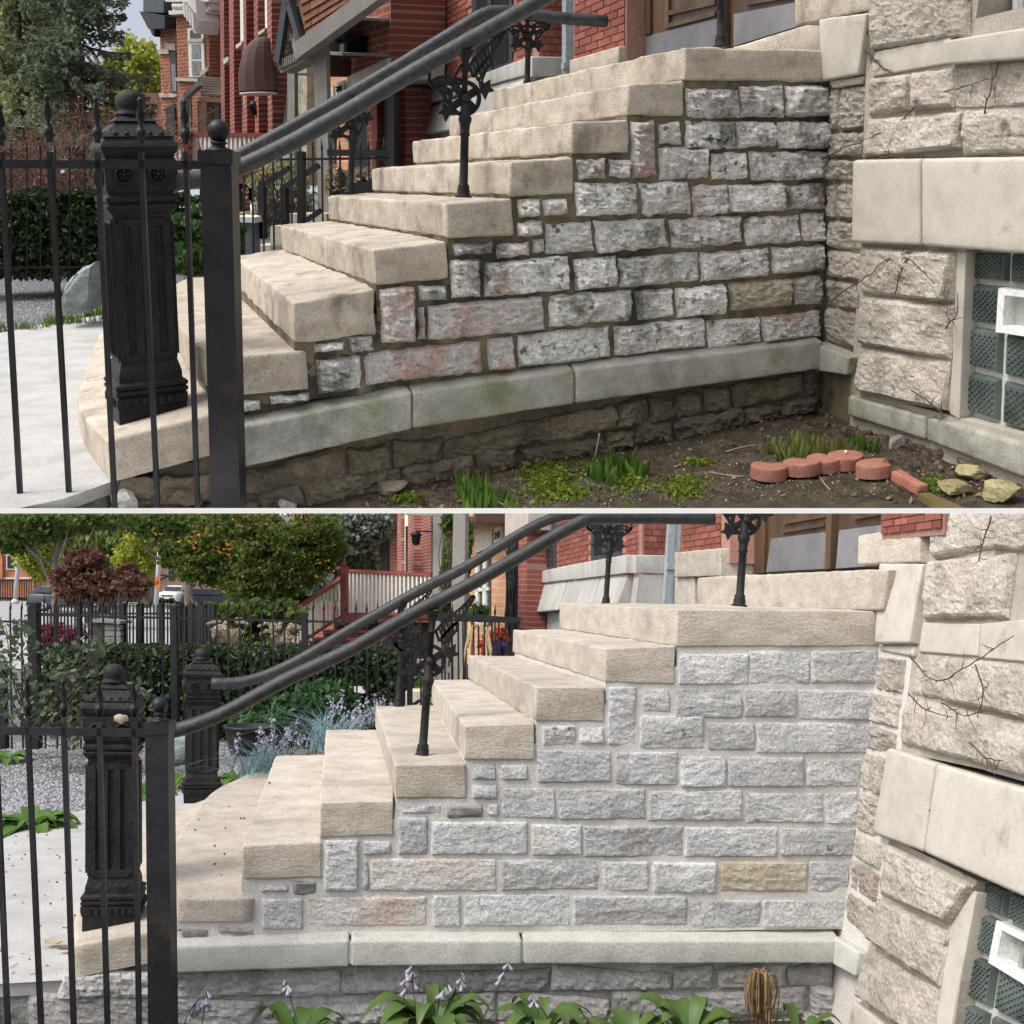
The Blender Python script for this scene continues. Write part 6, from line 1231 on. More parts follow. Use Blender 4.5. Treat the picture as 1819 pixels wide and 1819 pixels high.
# ------------------------------------------------------------------ lower place: the brick front beside the stair
def front_B():
    P = B; X = XP(3.1); n = X[1]; br = red_brick(P, 'front')
    t = thing(P, 'brick_house', 'red brick house front with washed grey sill course behind the cleaned stair', 'house', (3.4, 6, 0))
    panel(P, t, 'wall', X, [(934, 880), (1143, 800), (1143, 1040), (934, 1060)], -.004, .5, morta_d(P))
    wins = [[(957, 880), (989, 870), (989, 1012), (957, 1020)], [(1052, 860), (1105, 840), (1105, 990), (1052, 1000)]]
    ok = lambda x, y: y > 905 and not (955 < x < 991) and not (1050 < x < 1107)
    brick_field(P, t, X, [(935, 890), (1142, 780), (1142, 986), (935, 1024)], 15, 19, br, ok, cap=170)
    for i, w in enumerate(wins):
        f = panel(P, t, 'window', X, w, .014, .1, slate_paint(P)); x0, x1 = w[0][0], w[1][0]; mx = (x0 + x1) / 2; yl = lambda x: w[3][1] - 12 - (x - x0) * .2
        for a, b in ((x0 + 6, mx - 1), (mx + 3, x1 - 5)): panel(P, f, 'pane', X, [(a, 870), (b, 860), (b, yl(b)), (a, yl(a))], .022, .02, dark(P))
        panel(P, f, 'frame_bar', X, [(mx - 3, 860), (mx + 3, 858), (mx + 3, yl(mx)), (mx - 3, yl(mx))], .036, .02, slate_paint(P))
    Y = YP(4.55); panel(P, t, 'return_wall', Y, [(1141, 860), (1192, 860), (1192, 1000), (1141, 1000)], -.004, .12, morta_d(P)); brick_field(P, t, Y, [(1143, 896), (1191, 898), (1191, 986), (1143, 985)], 3, 8, br, lambda x, y: True, cap=30)
    for a, b, ya, yb, za, zb in ((925, 1030, 1025, 1003, 1041, 1030), (1031, 1127, 1003, 986, 1030, 1019)):
        mb = MB(); rslab(mb, quadpx(P, X, [(a, ya), (b, yb), (b, zb), (a, za)]), n, .09, .1, r=.01, cell=.08, amp=.004, seed=a); part(t, 'sill_course', mb, limest(P))
    mb = MB(); rslab(mb, quadpx(P, Y, [(1125, 986), (1186, 987), (1186, 1020), (1125, 1019)]), Y[1], .07, .1, r=.01, cell=.06, amp=.004, seed=3); part(t, 'sill_course', mb, limest(P)); panel(P, t, 'return_plinth', Y, [(1132, 1021), (1186, 1022), (1180, 1085), (1124, 1085)], .06, .1, limest(P))
    for a, b, ya, yb, za, zb in ((925, 970, 1042, 1033, 1094, 1088), (972, 1015, 1034, 1028, 1088, 1084), (1017, 1075, 1029, 1022, 1084, 1079), (1077, 1124, 1022, 1020, 1079, 1076)):
        q = quadpx(P, X, [(a, ya), (b, yb), (b, zb), (a, za)]); mb = MB(); f = q.copy(); f[:2] += n * .05; f[2:] += n * .16; bk = q - n * .1
        rbox(mb, [f[3], f[2], bk[2], bk[3], f[0], f[1], bk[1], bk[0]], r=.012, cell=.08, amp=.004, seed=a); part(t, 'sloped_plinth_stone', mb, limest(P))
    panel(P, t, 'plinth_wall', X, [(922, 1094), (1124, 1076), (1124, 1180), (922, 1180)], .02, .3, MB_['rock'])
    panel(P, t, 'cellar_opening', X, [(953, 1099), (974, 1097), (974, 1125), (953, 1125)], .03, .05, plain('dark_hole', (.01, .01, .01), .9))
    X3 = XP(3.0); panel(P, t, 'door_jamb_wall', X3, [(1210, 840), (1296, 820), (1296, 1000), (1210, 1010)], -.004, .3, morta_d(P)); brick_field(P, t, X3, [(1211, 888), (1281, 872), (1281, 976), (1211, 986)], 4, 9, br, lambda x, y: y > 900, cap=40)
    mb = MB(); rslab(mb, quadpx(P, X3, [(1211, 982), (1294, 974), (1294, 1024), (1211, 1026)]), n, .06, .2, r=.01, cell=.05, amp=.004, seed=5); part(t, 'jamb_base_stone', mb, MB_['step'])
    mb = MB(); rslab(mb, quadpx(P, X3, [(1205, 1024), (1240, 1024), (1240, 1078), (1205, 1078)]), n, .03, .2, r=.01, cell=.05, amp=.004, seed=6); part(t, 'jamb_base_stone', mb, MB_['step'])
    XD = XP(3.2); d = thing(P, 'double_door', 'brown double door with grey kick plates above the cleaned landing', 'door', (3.2, 1.6, 1.6))
    panel(P, d, 'door_frame', XD, [(1296, 840), (1600, 760), (1600, 1020), (1296, 1030)], -.03, .1, woodd(P)); panel(P, d, 'door_post', XD, [(1299, 840), (1316, 838), (1316, 1024), (1299, 1026)], .08, .05, woodd(P)); panel(P, d, 'door_post', XD, [(1340, 840), (1366, 838), (1362, 1018), (1338, 1020)], .02, .05, woodd(P))
    shade_door(P, d, XD, [(1368, 830), (1484, 810), (1480, 1012), (1362, 1020)], [(1372, 957), (1478, 944), (1474, 1010), (1364, 1016)], [[(1395, 926), (1476, 912), (1476, 918), (1395, 932)], [(1392, 942), (1470, 930), (1470, 935), (1392, 948)]])
    shade_door(P, d, XD, [(1491, 810), (1580, 790), (1576, 1006), (1486, 1012)], [(1494, 942), (1576, 932), (1572, 1004), (1488, 1010)], [[(1520, 918), (1575, 908), (1575, 914), (1520, 924)]])
    panel(P, d, 'meeting_strip', XD, [(1482, 810), (1492, 808), (1486, 1010), (1476, 1012)], .04, .05, woodd(P))
    Xr = XP(2.84); panel(P, t, 'right_jamb_wall', Xr, [(1566, 800), (1680, 760), (1676, 950), (1566, 958)], -.004, .2, morta_d(P)); brick_field(P, t, Xr, [(1567, 850), (1678, 816), (1674, 938), (1566, 950)], 4, 8, br, lambda x, y: y > 890, cap=30)
    mb = MB(); rslab(mb, quadpx(P, XP(2.78), [(1238, 1026), (1578, 1010), (1566, 1084), (1238, 1086)]), n, .0, .3, r=.014, cell=.04, amp=.008, seed=4, strata=.004); solo(P, 'door_step', mb, MB_['step'], 'pale rough door step behind the level iron rail of the cleaned landing', 'step', kind='thing')
    pf = (Y[0] - np.array([0, .13, 0]), Y[1]); t2 = thing(P, 'downpipe', 'grey galvanised downpipe beside washed sloped plinth of the lower house', 'drainpipe', P.hit(1190, 1075, pf)); panel(P, t2, 'pipe', pf, [(1193, 840), (1211, 840), (1202, 1078), (1178, 1078)], .03, .05, galv(P)); panel(P, t2, 'pipe_seam', pf, [(1200, 840), (1204, 840), (1192, 1078), (1187, 1078)], .036, .02, galv(P)); panel(P, t2, 'clamp', pf, [(1184, 1000), (1222, 1000), (1220, 1012), (1182, 1012)], .045, .02, galv(P))
front_B()
HZ = B.px((0, 9000, EYE[2]))[1]
def hB(y): y = np.asarray(y, float); return np.where(y < 16, .0, (np.minimum(y, 400) - 16) * -.0052)
def gB(px, d): p = B.at(px, 1075, d); return np.array([p[0], p[1], float(hB(p[1]))])
def houses_B():
    P = B; bk2 = brickmat('deep_red_brick_b', (.21, .055, .045), (.26, .075, .062), (.38, .24, .21), .21, .07, 1, .01); ob = brickmat('salmon_brick_b', (.52, .27, .155), (.58, .32, .19), (.62, .42, .30), .3, .10, 1, .01); ston = plain('tan_trim_b', (.48, .44, .39), .8); brw = plain('brown_wood_b', (.10, .05, .04), .7); gw = greyw(P)
    F4 = P.vplane(828, 18.5, 925, 15.5, row=1060); n = F4[1]; t = thing(P, 'salmon_brick_house', 'salmon brick house wall with number stone between grey post and lattice door', 'house', gB(870, 17)); panel(P, t, 'wall', F4, [(830, 850), (904, 820), (904, 1180), (826, 1180)], 0, 2, ob); panel(P, t, 'lintel', F4, [(848, 951), (877, 941), (877, 972), (848, 982)], .03, .1, ston)
    s = panel(P, t, 'number_stone', F4, [(881, 939), (894, 934), (893, 962), (881, 967)], .03, .1, plain('plate_stone_b', (.62, .6, .56), .8)); text_mesh(P, s, 'house_number', '243', quadpx(P, F4, [(883, 946), (892, 942), (892, 955), (883, 959)]) + n * .034, n, dark(P))
    w = panel(P, t, 'window', F4, [(848, 983), (873, 974), (873, 1110), (846, 1110)], .02, .1, slate_paint(P))
    for q in ([(850, 985), (854, 984), (854, 1110), (849, 1110)], [(863, 980), (868, 978), (868, 1110), (862, 1110)], [(848, 1046), (872, 1043), (872, 1049), (848, 1052)]): panel(P, w, 'frame', F4, q, .05, .04, white(P))
    panel(P, t, 'brown_beam', F4, [(832, 917), (904, 922), (904, 929), (832, 924)], .5, .1, brw); panel(P, t, 'brown_beam', F4, [(900, 880), (905, 880), (905, 930), (900, 930)], .5, .1, brw)
    F5 = P.vplane(900, 15.8, 945, 14.8, row=1060); n5 = F5[1]; t = thing(P, 'brick_porch', 'narrow dark porch with iron lattice door left of the washed sill course', 'porch', gB(915, 15.4)); panel(P, t, 'lintel', F5, [(903, 880), (945, 860), (945, 940), (903, 958)], .05, .3, ston); panel(P, t, 'pier', F5, [(904, 955), (936, 940), (936, 1200), (904, 1200)], 0, .3, brickmat('porch_brick_b', (.24, .07, .05), (.3, .095, .07), (.34, .2, .17), .2, .07, 1, .008))
    g = panel(P, t, 'lattice_door', F5, [(905, 966), (921, 962), (919, 1180), (903, 1180)], .03, .05, plain('lattice_back_b', (.02, .02, .022), .6)); rg = np.random.default_rng(3); mb = MB()
    for _ in range(12): x = rg.uniform(906, 919); mb.tube(spline([P.hit(x + rg.normal(0, 2), y, F5) + n5 * .05 for y in range(970, 1170, 25)], 3), .01, 4)
    part(g, 'lattice_scroll', mb, IR[1.0], kind='stuff')
    F6 = P.vplane(760, 14.5, 840, 13.6, row=1060); t = thing(P, 'porch_canopy', 'grey square canopy posts standing before the salmon brick house', 'canopy', gB(815, 14)); 
    panel(P, t, 'post', F6, [(806, 880), (827, 880), (822, 1290), (797, 1290)], 0, .05, gw); panel(P, t, 'post', (F6[0] - F6[1] * .8, F6[1]), [(770, 880), (787, 880), (782, 1290), (766, 1290)], 0, .05, gw); panel(P, t, 'beam', (F6[0] - F6[1] * .4, F6[1]), [(720, 905), (806, 905), (806, 918), (720, 915)], 0, .15, gw)
    F2 = P.vplane(700, 30, 806, 20, row=1060); t = thing(P, 'brick_house', 'deep red brick house wall behind the red railing and grey posts', 'house', gB(750, 25)); panel(P, t, 'wall', F2, [(714, 860), (806, 800), (806, 1170), (714, 1150)], 0, 2, bk2); 
    for q in ([(716, 880), (724, 880), (724, 1100), (716, 1100)], [(736, 870), (748, 866), (748, 1100), (736, 1100)], [(788, 850), (806, 840), (806, 1120), (788, 1120)]): panel(P, t, 'brick_pilaster', F2, q, .15, .1, bk2)
    w = panel(P, t, 'window', F2, [(726, 900), (735, 897), (735, 1060), (727, 1060)], .1, .1, white(P)); panel(P, w, 'pane', F2, [(729, 935), (733, 935), (733, 1060), (729, 1060)], .12, .02, dark(P)); panel(P, t, 'door', F2, [(770, 915), (778, 913), (778, 1090), (770, 1090)], .05, .1, dark(P))
    l = thing(P, 'wall_lantern', 'small black lantern on red brick wall left of the grey canopy posts', 'lantern', P.hit(763, 972, F2)); c = P.hit(764, 970, F2) + F2[1] * .3; mb = MB(); mb.lathe(c, [(.04, 0), (.08, .05), (.1, .2), (.13, .22), (.02, .32)], 8); part(l, 'lamp', mb, IR[1.0]); mb = MB(); mb.bar(c + [0, 0, .3], c - F2[1] * .3 + [0, 0, .3], .03); part(l, 'bracket', mb, IR[1.0])
    F1 = P.vplane(600, 34, 720, 31, row=1060); n = F1[1]; t = thing(P, 'brick_house', 'house porch with brown shingled roof and wooden posts above the red railing', 'house', gB(670, 33)); panel(P, t, 'wall', F1, [(560, 860), (718, 860), (718, 1160), (560, 1160)], 0, 2, brickmat('orange_red_brick_b', (.2, .06, .05), (.25, .08, .06), (.3, .2, .17), .3, .1)); panel(P, t, 'porch_roof', F1, [(655, 860), (718, 860), (718, 926), (662, 924)], 1.2, .8, plain('brown_shingle_b', (.12, .075, .065), .85, sc=25)); panel(P, t, 'porch_beam', F1, [(660, 924), (718, 926), (718, 935), (660, 933)], 1.1, .2, brw)
    for a, b in ((662, 672), (638, 642)): panel(P, t, 'porch_post', F1, [(a, 930), (b, 930), (b, 1030), (a, 1030)], 1., .2, plain('tan_post', (.25, .17, .12), .7))
    for q in ([(676, 936), (692, 936), (692, 1030), (676, 1030)], [(643, 970), (660, 970), (660, 1030), (643, 1030)], [(643, 936), (660, 936), (660, 965), (643, 965)]): panel(P, t, 'window', F1, q, .05, .1, dark(P))
    mb = MB(); c = P.hit(699, 944, F1) + n * 1.1; mb.lathe(c, [(.1, -.15), (.14, 0), (.05, .12)], 8); lp = thing(P, 'porch_lamp', 'small hanging porch lamp under the brown shingled roof', 'lamp', c); part(lp, 'shade', mb, plain('lamp_shade', (.35, .35, .33), .4)); mb = MB(); mb.bar(c + [0, 0, .12], c + [0, 0, .3], .02); part(lp, 'hanger', mb, IR[1.0])
    # red porch railing and stair
    rp = plain('brick_red_wood', (.26, .065, .055), .6); wp = white(P); t = thing(P, 'porch_stair', 'red porch stair with white pickets and pointed red newel posts', 'stairs', gB(560, 20)); picket_rail(P, t, 20, 18.5, ((612, 1013), (768, 1021)), ((612, 1091), (768, 1090)), 22, rp, wp, 1060); picket_rail(P, t, 17.4, 20, ((490, 1106), (607, 1027)), ((490, 1170), (607, 1093)), 15, rp, wp, 1060)
    fr = P.vplane(480, 19.6, 768, 19.2, row=1060); fl = P.vplane(470, 17.3, 500, 17.3, row=1060)
    for f, x, y0, y1, w in ((fr, 611, 1006, 1110, 5), (fl, 487, 1098, 1185, 7)):
        panel(P, t, 'newel', f, [(x - w, y0), (x + w, y0), (x + w, y1), (x - w, y1)], .05, .12, rp); c = P.hit(x, y0, f); mb = MB(); s = w * 19 / F; mb.lathe(c, [(s * .9, -.01), (s * 1.25, .01), (s * 1.25, .04), (s * .7, .05), (s * .75, .08), (s * .1, .2)], 4, smooth=False, rot=.785); part(t, 'newel_cap', mb, rp)
    for i in range(6):
        f0 = P.vplane(470, 17.6 + i * .42, 768, 17.6 + i * .42, row=1060); x = 498 + i * 19; y = 1176 - i * 14; panel(P, t, 'tread', f0, [(x, y), (x + 130, y), (x + 130, y + 4), (x, y + 4)], .03, .5, rp); panel(P, t, 'riser', f0, [(x + 3, y + 5), (x + 130, y + 5), (x + 130, y + 60), (x + 3, y + 60)], 0, .2, plain('dark_red_wood', (.15, .035, .03), .7))
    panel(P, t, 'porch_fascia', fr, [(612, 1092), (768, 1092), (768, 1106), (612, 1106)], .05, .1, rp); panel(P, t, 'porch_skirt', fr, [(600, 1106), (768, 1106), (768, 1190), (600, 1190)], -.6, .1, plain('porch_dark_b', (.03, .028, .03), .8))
    # far houses across the street
    ff = P.vplane(-40, 95, 320, 95, row=1060); t = thing(P, 'distant_house', 'orange red brick house far across the street at left below', 'house', gB(20, 95)); panel(P, t, 'wall', ff, [(-200, 930), (92, 930), (92, 1062), (-200, 1062)], 0, 8, brickmat('far_red', (.40, .13, .08), (.46, .17, .1), (.45, .3, .24), .6, .2))
    for x in (12, 44, -20): w = panel(P, t, 'window', ff, [(x, 985), (x + 16, 985), (x + 16, 1012), (x, 1012)], .1, .2, white(P)); panel(P, w, 'pane', ff, [(x + 2, 987), (x + 14, 987), (x + 14, 1010), (x + 2, 1010)], .13, .05, dark(P))
    panel(P, t, 'stone_course', ff, [(-200, 1026), (92, 1026), (92, 1029), (-200, 1029)], .15, .2, white(P)); panel(P, t, 'pilaster', ff, [(-2, 930), (7, 930), (7, 1030), (-2, 1030)], .3, .2, brickmat('far_red', 0, 0, 0))
    ff = P.vplane(200, 105, 700, 105, row=1060); t = thing(P, 'distant_house', 'dull red house glimpsed behind the street trees and orange sign', 'house', gB(300, 105)); panel(P, t, 'wall', ff, [(225, 940), (420, 940), (420, 1064), (225, 1064)], 0, 8, brickmat('far_dull', (.26, .15, .12), (.3, .18, .14), (.4, .32, .28), .6, .2))
    for x in (236, 262, 300, 350, 380): panel(P, t, 'window', ff, [(x, 1000), (x + 10, 1000), (x + 10, 1030), (x, 1030)], .1, .1, dark(P))
    ff = P.vplane(560, 60, 720, 55, row=1060); t = thing(P, 'distant_house', 'pale brown house showing between foliage left of the porch', 'house', gB(590, 60)); panel(P, t, 'wall', ff, [(560, 850), (650, 850), (650, 1080), (560, 1080)], 0, 5, brickmat('far_pale', (.36, .22, .17), (.42, .27, .2), (.46, .38, .32), .5, .17))
houses_B()
def car(P, pos, yaw, paint, label, L=4.6, W=1.85, H=1.65):
    t = thing(P, 'parked_car', label, 'car', pos, 'cars parked along the far street'); c, s = math.cos(yaw), math.sin(yaw); fwd = np.array([c, s, 0]); sd = np.array([-s, c, 0]); up = np.array([0, 0, 1.]); o = np.array(pos, float)
    X = lambda f, l, z: o + fwd * f * L + sd * l * W + up * z * H
    def loft(secs, name, m):
        mb = MB(); G = np.array([[X(f, l, z) for l, z in prof] for f, prof in secs]); mb.grid(G, True); mb.add(G[0], [tuple(range(len(secs[0][1])))]); mb.add(G[-1], [tuple(range(len(secs[0][1])))[::-1]]); return part(t, name, mb, m)
    pr = lambda w, z0, z1, r=.06: [(-w, z0), (-w * 1.0, z0 + r), (-w, z1 - r), (-w * .9, z1), (w * .9, z1), (w, z1 - r), (w, z0 + r), (w, z0)]
    loft([(.5, pr(.40, .24, .50)), (.485, pr(.46, .18, .56)), (.42, pr(.49, .16, .62)), (.22, pr(.5, .16, .66)), (-.2, pr(.5, .16, .66)), (-.46, pr(.49, .18, .66)), (-.5, pr(.44, .25, .6))], 'body', paint)
    loft([(.24, pr(.46, .62, .66, .01)), (.08, pr(.40, .62, .97)), (-.1, pr(.40, .62, 1.0)), (-.36, pr(.39, .62, .97)), (-.48, pr(.44, .62, .68, .01))], 'cabin', paint)
    gl = dark(P); q = lambda pts, name, m, out=.01: (lambda mb: (mb.slab(np.array([X(*p) for p in pts]), fwd if name in ('windscreen', 'grille', 'headlight', 'bumper', 'number_plate') else sd * np.sign(pts[0][1]), out, .03), part(t, name, mb, m)))(MB())
    q([(.105, -.37, .93), (.105, .37, .93), (.225, .42, .68), (.225, -.42, .68)], 'windscreen', gl, .03)
    for sg in (-1, 1): q([(.04, sg * .435, .93), (-.36, sg * .43, .92), (-.42, sg * .47, .69), (.14, sg * .475, .69)], 'side_window', gl, .04)
    q([(.497, -.28, .48), (.497, .28, .48), (.50, .26, .42), (.50, -.26, .42)], 'grille', plain('car_grille', (.02, .02, .022), .4), .04); q([(.497, -.36, .34), (.497, .36, .34), (.49, .36, .2), (.49, -.36, .2)], 'bumper', plain('car_black', (.015, .015, .016), .6), .05); q([(.5, -.12, .36), (.5, .12, .36), (.5, .12, .28), (.5, -.12, .28)], 'number_plate', white(P), .08)
    for sg in (-1, 1): q([(.475, sg * .46 - .1 * (sg > 0), .53), (.475, sg * .46 + .1 * (sg < 0), .53), (.485, sg * .46 + .1 * (sg < 0), .46), (.485, sg * .46 - .1 * (sg > 0), .46)], 'headlight', plain('headlamp', (.6, .62, .65), .15), .05)
    for f in (.31, -.3):
        for sg in (-1, 1):
            mb = MB(); ctr = X(f, sg * .44, .2); mb.lathe(ctr - sd * sg * .1, [(.2, 0), (.33, .0), (.34, .04), (.34, .18), (.32, .2), (.2, .2)], 18, ax=sd * sg); wh = part(t, 'wheel', mb, plain('tyre', (.015, .015, .016), .8)); mb = MB(); mb.lathe(ctr - sd * sg * .1, [(.2, .19), (.19, .215), (.03, .2)], 10, ax=sd * sg); part(wh, 'rim', mb, plain('rim', (.4, .4, .42), .35))
    return t
def yard_B():
    P = B; rg = np.random.default_rng(14)
    ys = np.array([2.3, 6, 10, 14, 16, 20, 30, 45, 60, 80, 100, 120, 400, 3000]); xs = np.array([-2500, -300, -60, -20, -8, -2, 2.2, 10, 30, 300, 2500]); Xg, Yg = np.meshgrid(xs, ys); mb = MB(); mb.grid(np.stack([Xg, Yg, hB(Yg) - .02], -1), False); solo(P, 'ground', mb, gen('gravel_ground_b', 1, [(.06, .06, .065), (.16, .16, .17), (.28, .28, .30)], sc=50, det=3, bump=1, bsc=55, bdist=.02, rnd=0, patches=[((.16, .16, .06), .8, .52, .66, .6)]), kind='structure', clip=False)
    mb = MB(); mb.box((-2500, -30, -.5), (-1.0, 2.4, -.06)); solo(P, 'street_verge', mb, conc(1), kind='structure')
    mb = MB(); mb.box((1.0, -30, -.6), (2500, -2.4, -.3)); solo(P, 'yard_ground', mb, soilb, kind='structure')
    def strip(name, m, y0, y1, x0, x1, lift):
        yy = np.linspace(y0, y1, 8); G = np.stack(np.meshgrid(np.array([x0, x1]), yy), -1); mb = MB(); mb.grid(np.concatenate([G, (hB(G[..., 1]) - .02 + lift)[..., None]], -1), False); return solo(P, name, mb, m, kind='structure', clip=False)
    strip('street', gen('pale_asphalt', 1, [(.30, .30, .31), (.40, .40, .41)], sc=2, bump=.2, rnd=0), 26, 92, -200, -2.4, .004); strip('grass_verge', gen('verge_grass', 1, [(.06, .12, .02), (.14, .2, .05)], sc=3, bump=.6, bsc=30, bdist=.03, rnd=0), 92, 120, -300, 40, .03); strip('far_pavement', conc(1), 96, 99, -300, 40, .06); strip('near_pavement', conc(1), 16.5, 25.8, -60, -3.4, .02); strip('lawn', gen('lawn_green', 1, [(.10, .24, .03), (.16, .34, .05)], sc=6, bump=.8, bsc=40, bdist=.03, rnd=0), 12, 30, -2.0, 6.5, .01)
    mb = MB(); 
    for _ in range(900): p = P.hit(rg.uniform(625, 800), rg.uniform(1200, 1290), ZP(0.)); blades(mb, p - [0, 0, .02], 2, .09, .008, rg, seg=2)
    solo(P, 'grass', mb, leafmat('lawn_blade', [(.1, .22, .03), (.16, .32, .05), (.25, .42, .09)], .4), kind='stuff')
    mb = MB(); pts = [P.hit(rg.uniform(-20, 480), 1318 + 130 * rg.random(), ZP(-.02)) for _ in range(5200)]
    for p in pts: s = rg.uniform(.01, .024); mb.add(np.array([(s, 0, 0), (-s, 0, 0), (0, s, 0), (0, -s, 0), (0, 0, s * .7)]) * rg.uniform(.7, 1.3, (5, 3)) + p, [(0, 2, 4), (2, 1, 4), (1, 3, 4), (3, 0, 4)])
    solo(P, 'gravel', mb, gen('gravel_stone_b', 1, [(.13, .13, .14), (.28, .28, .30), (.42, .42, .44)], sc=90, det=2, bump=0, rnd=0), kind='stuff')
    # hedge
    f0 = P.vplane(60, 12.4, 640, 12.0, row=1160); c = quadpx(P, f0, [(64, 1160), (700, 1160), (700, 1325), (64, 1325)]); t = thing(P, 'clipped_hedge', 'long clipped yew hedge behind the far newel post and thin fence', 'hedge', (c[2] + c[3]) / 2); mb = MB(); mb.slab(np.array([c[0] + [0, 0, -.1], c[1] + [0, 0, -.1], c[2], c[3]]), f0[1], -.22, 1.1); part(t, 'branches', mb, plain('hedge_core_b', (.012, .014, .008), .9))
    N = 50000; u = rg.uniform(-.01, 1.01, N); v = rg.random(N) ** .9; top = rg.random(N) < .4; d = np.where(top, rg.uniform(-1.3, .1, N), rg.normal(0, .09, N)); v = np.where(top, rg.normal(0, .022, N), v); C = c[0] + (c[1] - c[0]) * u[:, None] + (c[3] - c[0]) * v[:, None] + f0[1] * d[:, None]; C += fbm(C * 2.5, 2)[:, None] * np.array([.05, 0, .06]); C = C[(v < .6) | (rg.random(N) < .4)]; mb = MB(); mb.quads(leafquads(C, .018, 1.8, rg)); part(t, 'foliage', mb, leafmat('yew_leaf_b', [(.014, .03, .012), (.03, .055, .022), (.075, .105, .045)], .25), kind='stuff')
    # fences
    f = P.vplane(0, 10.6, 940, 10.0, row=1100); t = thing(P, 'iron_fence', 'long thin black yard fence with square posts in front of the yew hedge', 'fence', P.at(300, 1320, 10.4)); ry = lambda x: 1092 + (x - 60) * .024 if x > 60 else 1104
    xs = [x for x in range(78, 300, 21)] + [x for x in range(325, 535, 20)] + [x for x in range(556, 900, 19)] + [18, 38]; iron_line(P, f, t, xs, lambda x: ry(x) - 18, lambda x: 1330, [((-40, 1104), (52, 1104)), ((66, ry(66)), (303, ry(303))), ((314, ry(314)), (700, ry(700))), ((640, 1097), (925, 1105))], .013, slant=3)
    for x, y, w in ((60, 1076, .085), (309, 1082, .06), (541, 1094, .05), (3, 1180, .07)): mb = MB(); mb.bar(P.hit(x + 4, 1330, f), P.hit(x, y, f), w, w, up=f[1]); po = part(t, 'post', mb, IR[1.0]); mb = MB(); a = P.hit(x, y, f); mb.bar(a, a + [0, 0, .03], w * 1.2, w * 1.2, up=f[1]); part(po, 'cap', mb, IR[1.0])
    f = P.vplane(60, 15.5, 330, 15.0, row=1100); t = thing(P, 'picket_fence', 'dense black metal picket fence beyond the hedge with wall box', 'fence', P.at(200, 1170, 15.3)); iron_line(P, f, t, [x for x in np.arange(72, 312, 6.1)], lambda x: 1074, lambda x: 1175, [((68, 1090), (312, 1090))], .016, finial=False)
    for x in (141, 219, 250, 287, 318): mb = MB(); mb.bar(P.hit(x, 1175, f), P.hit(x, 1071, f), .06, .06, up=f[1]); part(t, 'post', mb, IR[1.0])
    f = P.vplane(320, 16, 420, 15.6, row=1100); t = thing(P, 'board_fence', 'black gate boards behind the fountain grass and tree trunk', 'gate', P.at(350, 1170, 15.8))
    for i in range(11): x = 314 + i * 6.3; panel(P, t, 'board', f, [(x, 1072 + (i % 3) * 2), (x + 5.2, 1072 + (i % 3) * 2), (x + 5.2, 1170), (x, 1170)], rg.uniform(0, .03), .03, plain('black_board_b', (.016, .017, .02), .6))
    f = P.vplane(150, 14.8, 230, 14.8, row=1100); t = thing(P, 'fence_box', 'grey wooden box with lid hung on the dense picket fence', 'box', P.at(192, 1140, 14.8)); bw = gen('grey_board', 1, [(.16, .15, .14), (.26, .25, .23)], sc=6, stretch=(.4, .4, 4), bump=.4)
    panel(P, t, 'lid', f, [(166, 1100), (216, 1103), (216, 1108), (166, 1105)], .06, .4, bw)
    for i in range(3): panel(P, t, 'board', f, [(187, 1109 + i * 11), (215, 1110 + i * 11), (215, 1119 + i * 11), (187, 1119 + i * 11)], .02, .1, bw)
    panel(P, t, 'side_board', f, [(168, 1107), (186, 1108), (186, 1142), (168, 1138)], .0, .3, plain('dark_board', (.05, .05, .05), .7)); t = thing(P, 'iron_fence', 'black fence along the far pavement before the orange house', 'fence', gB(40, 88)); f = P.vplane(-40, 88, 100, 88, row=1050); iron_line(P, f, t, list(np.arange(-20, 84, 4.2)), lambda x: 1028, lambda x: 1068, [((-30, 1031), (86, 1031)), ((-30, 1062), (86, 1062))], .06, finial=False)
    f = P.vplane(630, 11.5, 930, 11.0, row=1100); t = thing(P, 'railing', 'heavy black railing with hanging hose before the salmon house', 'railing', P.at(800, 1260, 11.2)); mb = MB(); mb.bar(P.hit(776, 1092, f), P.hit(924, 1102, f), .05, .06, up=f[1]); part(t, 'rail', mb, IR[1.0])
    for x in list(range(790, 925, 12)): mb = MB(); mb.bar(P.hit(x, 1098, f), P.hit(x + 1, 1290, f), .014, .014, up=f[1]); part(t, 'bar', mb, IR[1.0])
    fh = (f[0] + f[1] * .06, f[1]); hm = plain('tan_hose', (.42, .33, .19), .5); t = thing(P, 'garden_hose', 'tan garden hose looped over the black railing before grey post', 'hose', P.at(835, 1240, 11)); 
    for pth in ([(812, 1268), (822, 1190), (832, 1130), (845, 1110), (858, 1116), (868, 1145), (876, 1190), (880, 1240)], [(838, 1230), (836, 1160), (840, 1120), (852, 1108), (866, 1122), (874, 1160)], [(830, 1150), (840, 1112), (852, 1111), (862, 1135), (866, 1180)]): mb = MB(); mb.tube(spline([P.hit(x, y, fh) for x, y in pth], 6), .012, 7); part(t, 'loop', mb, hm)
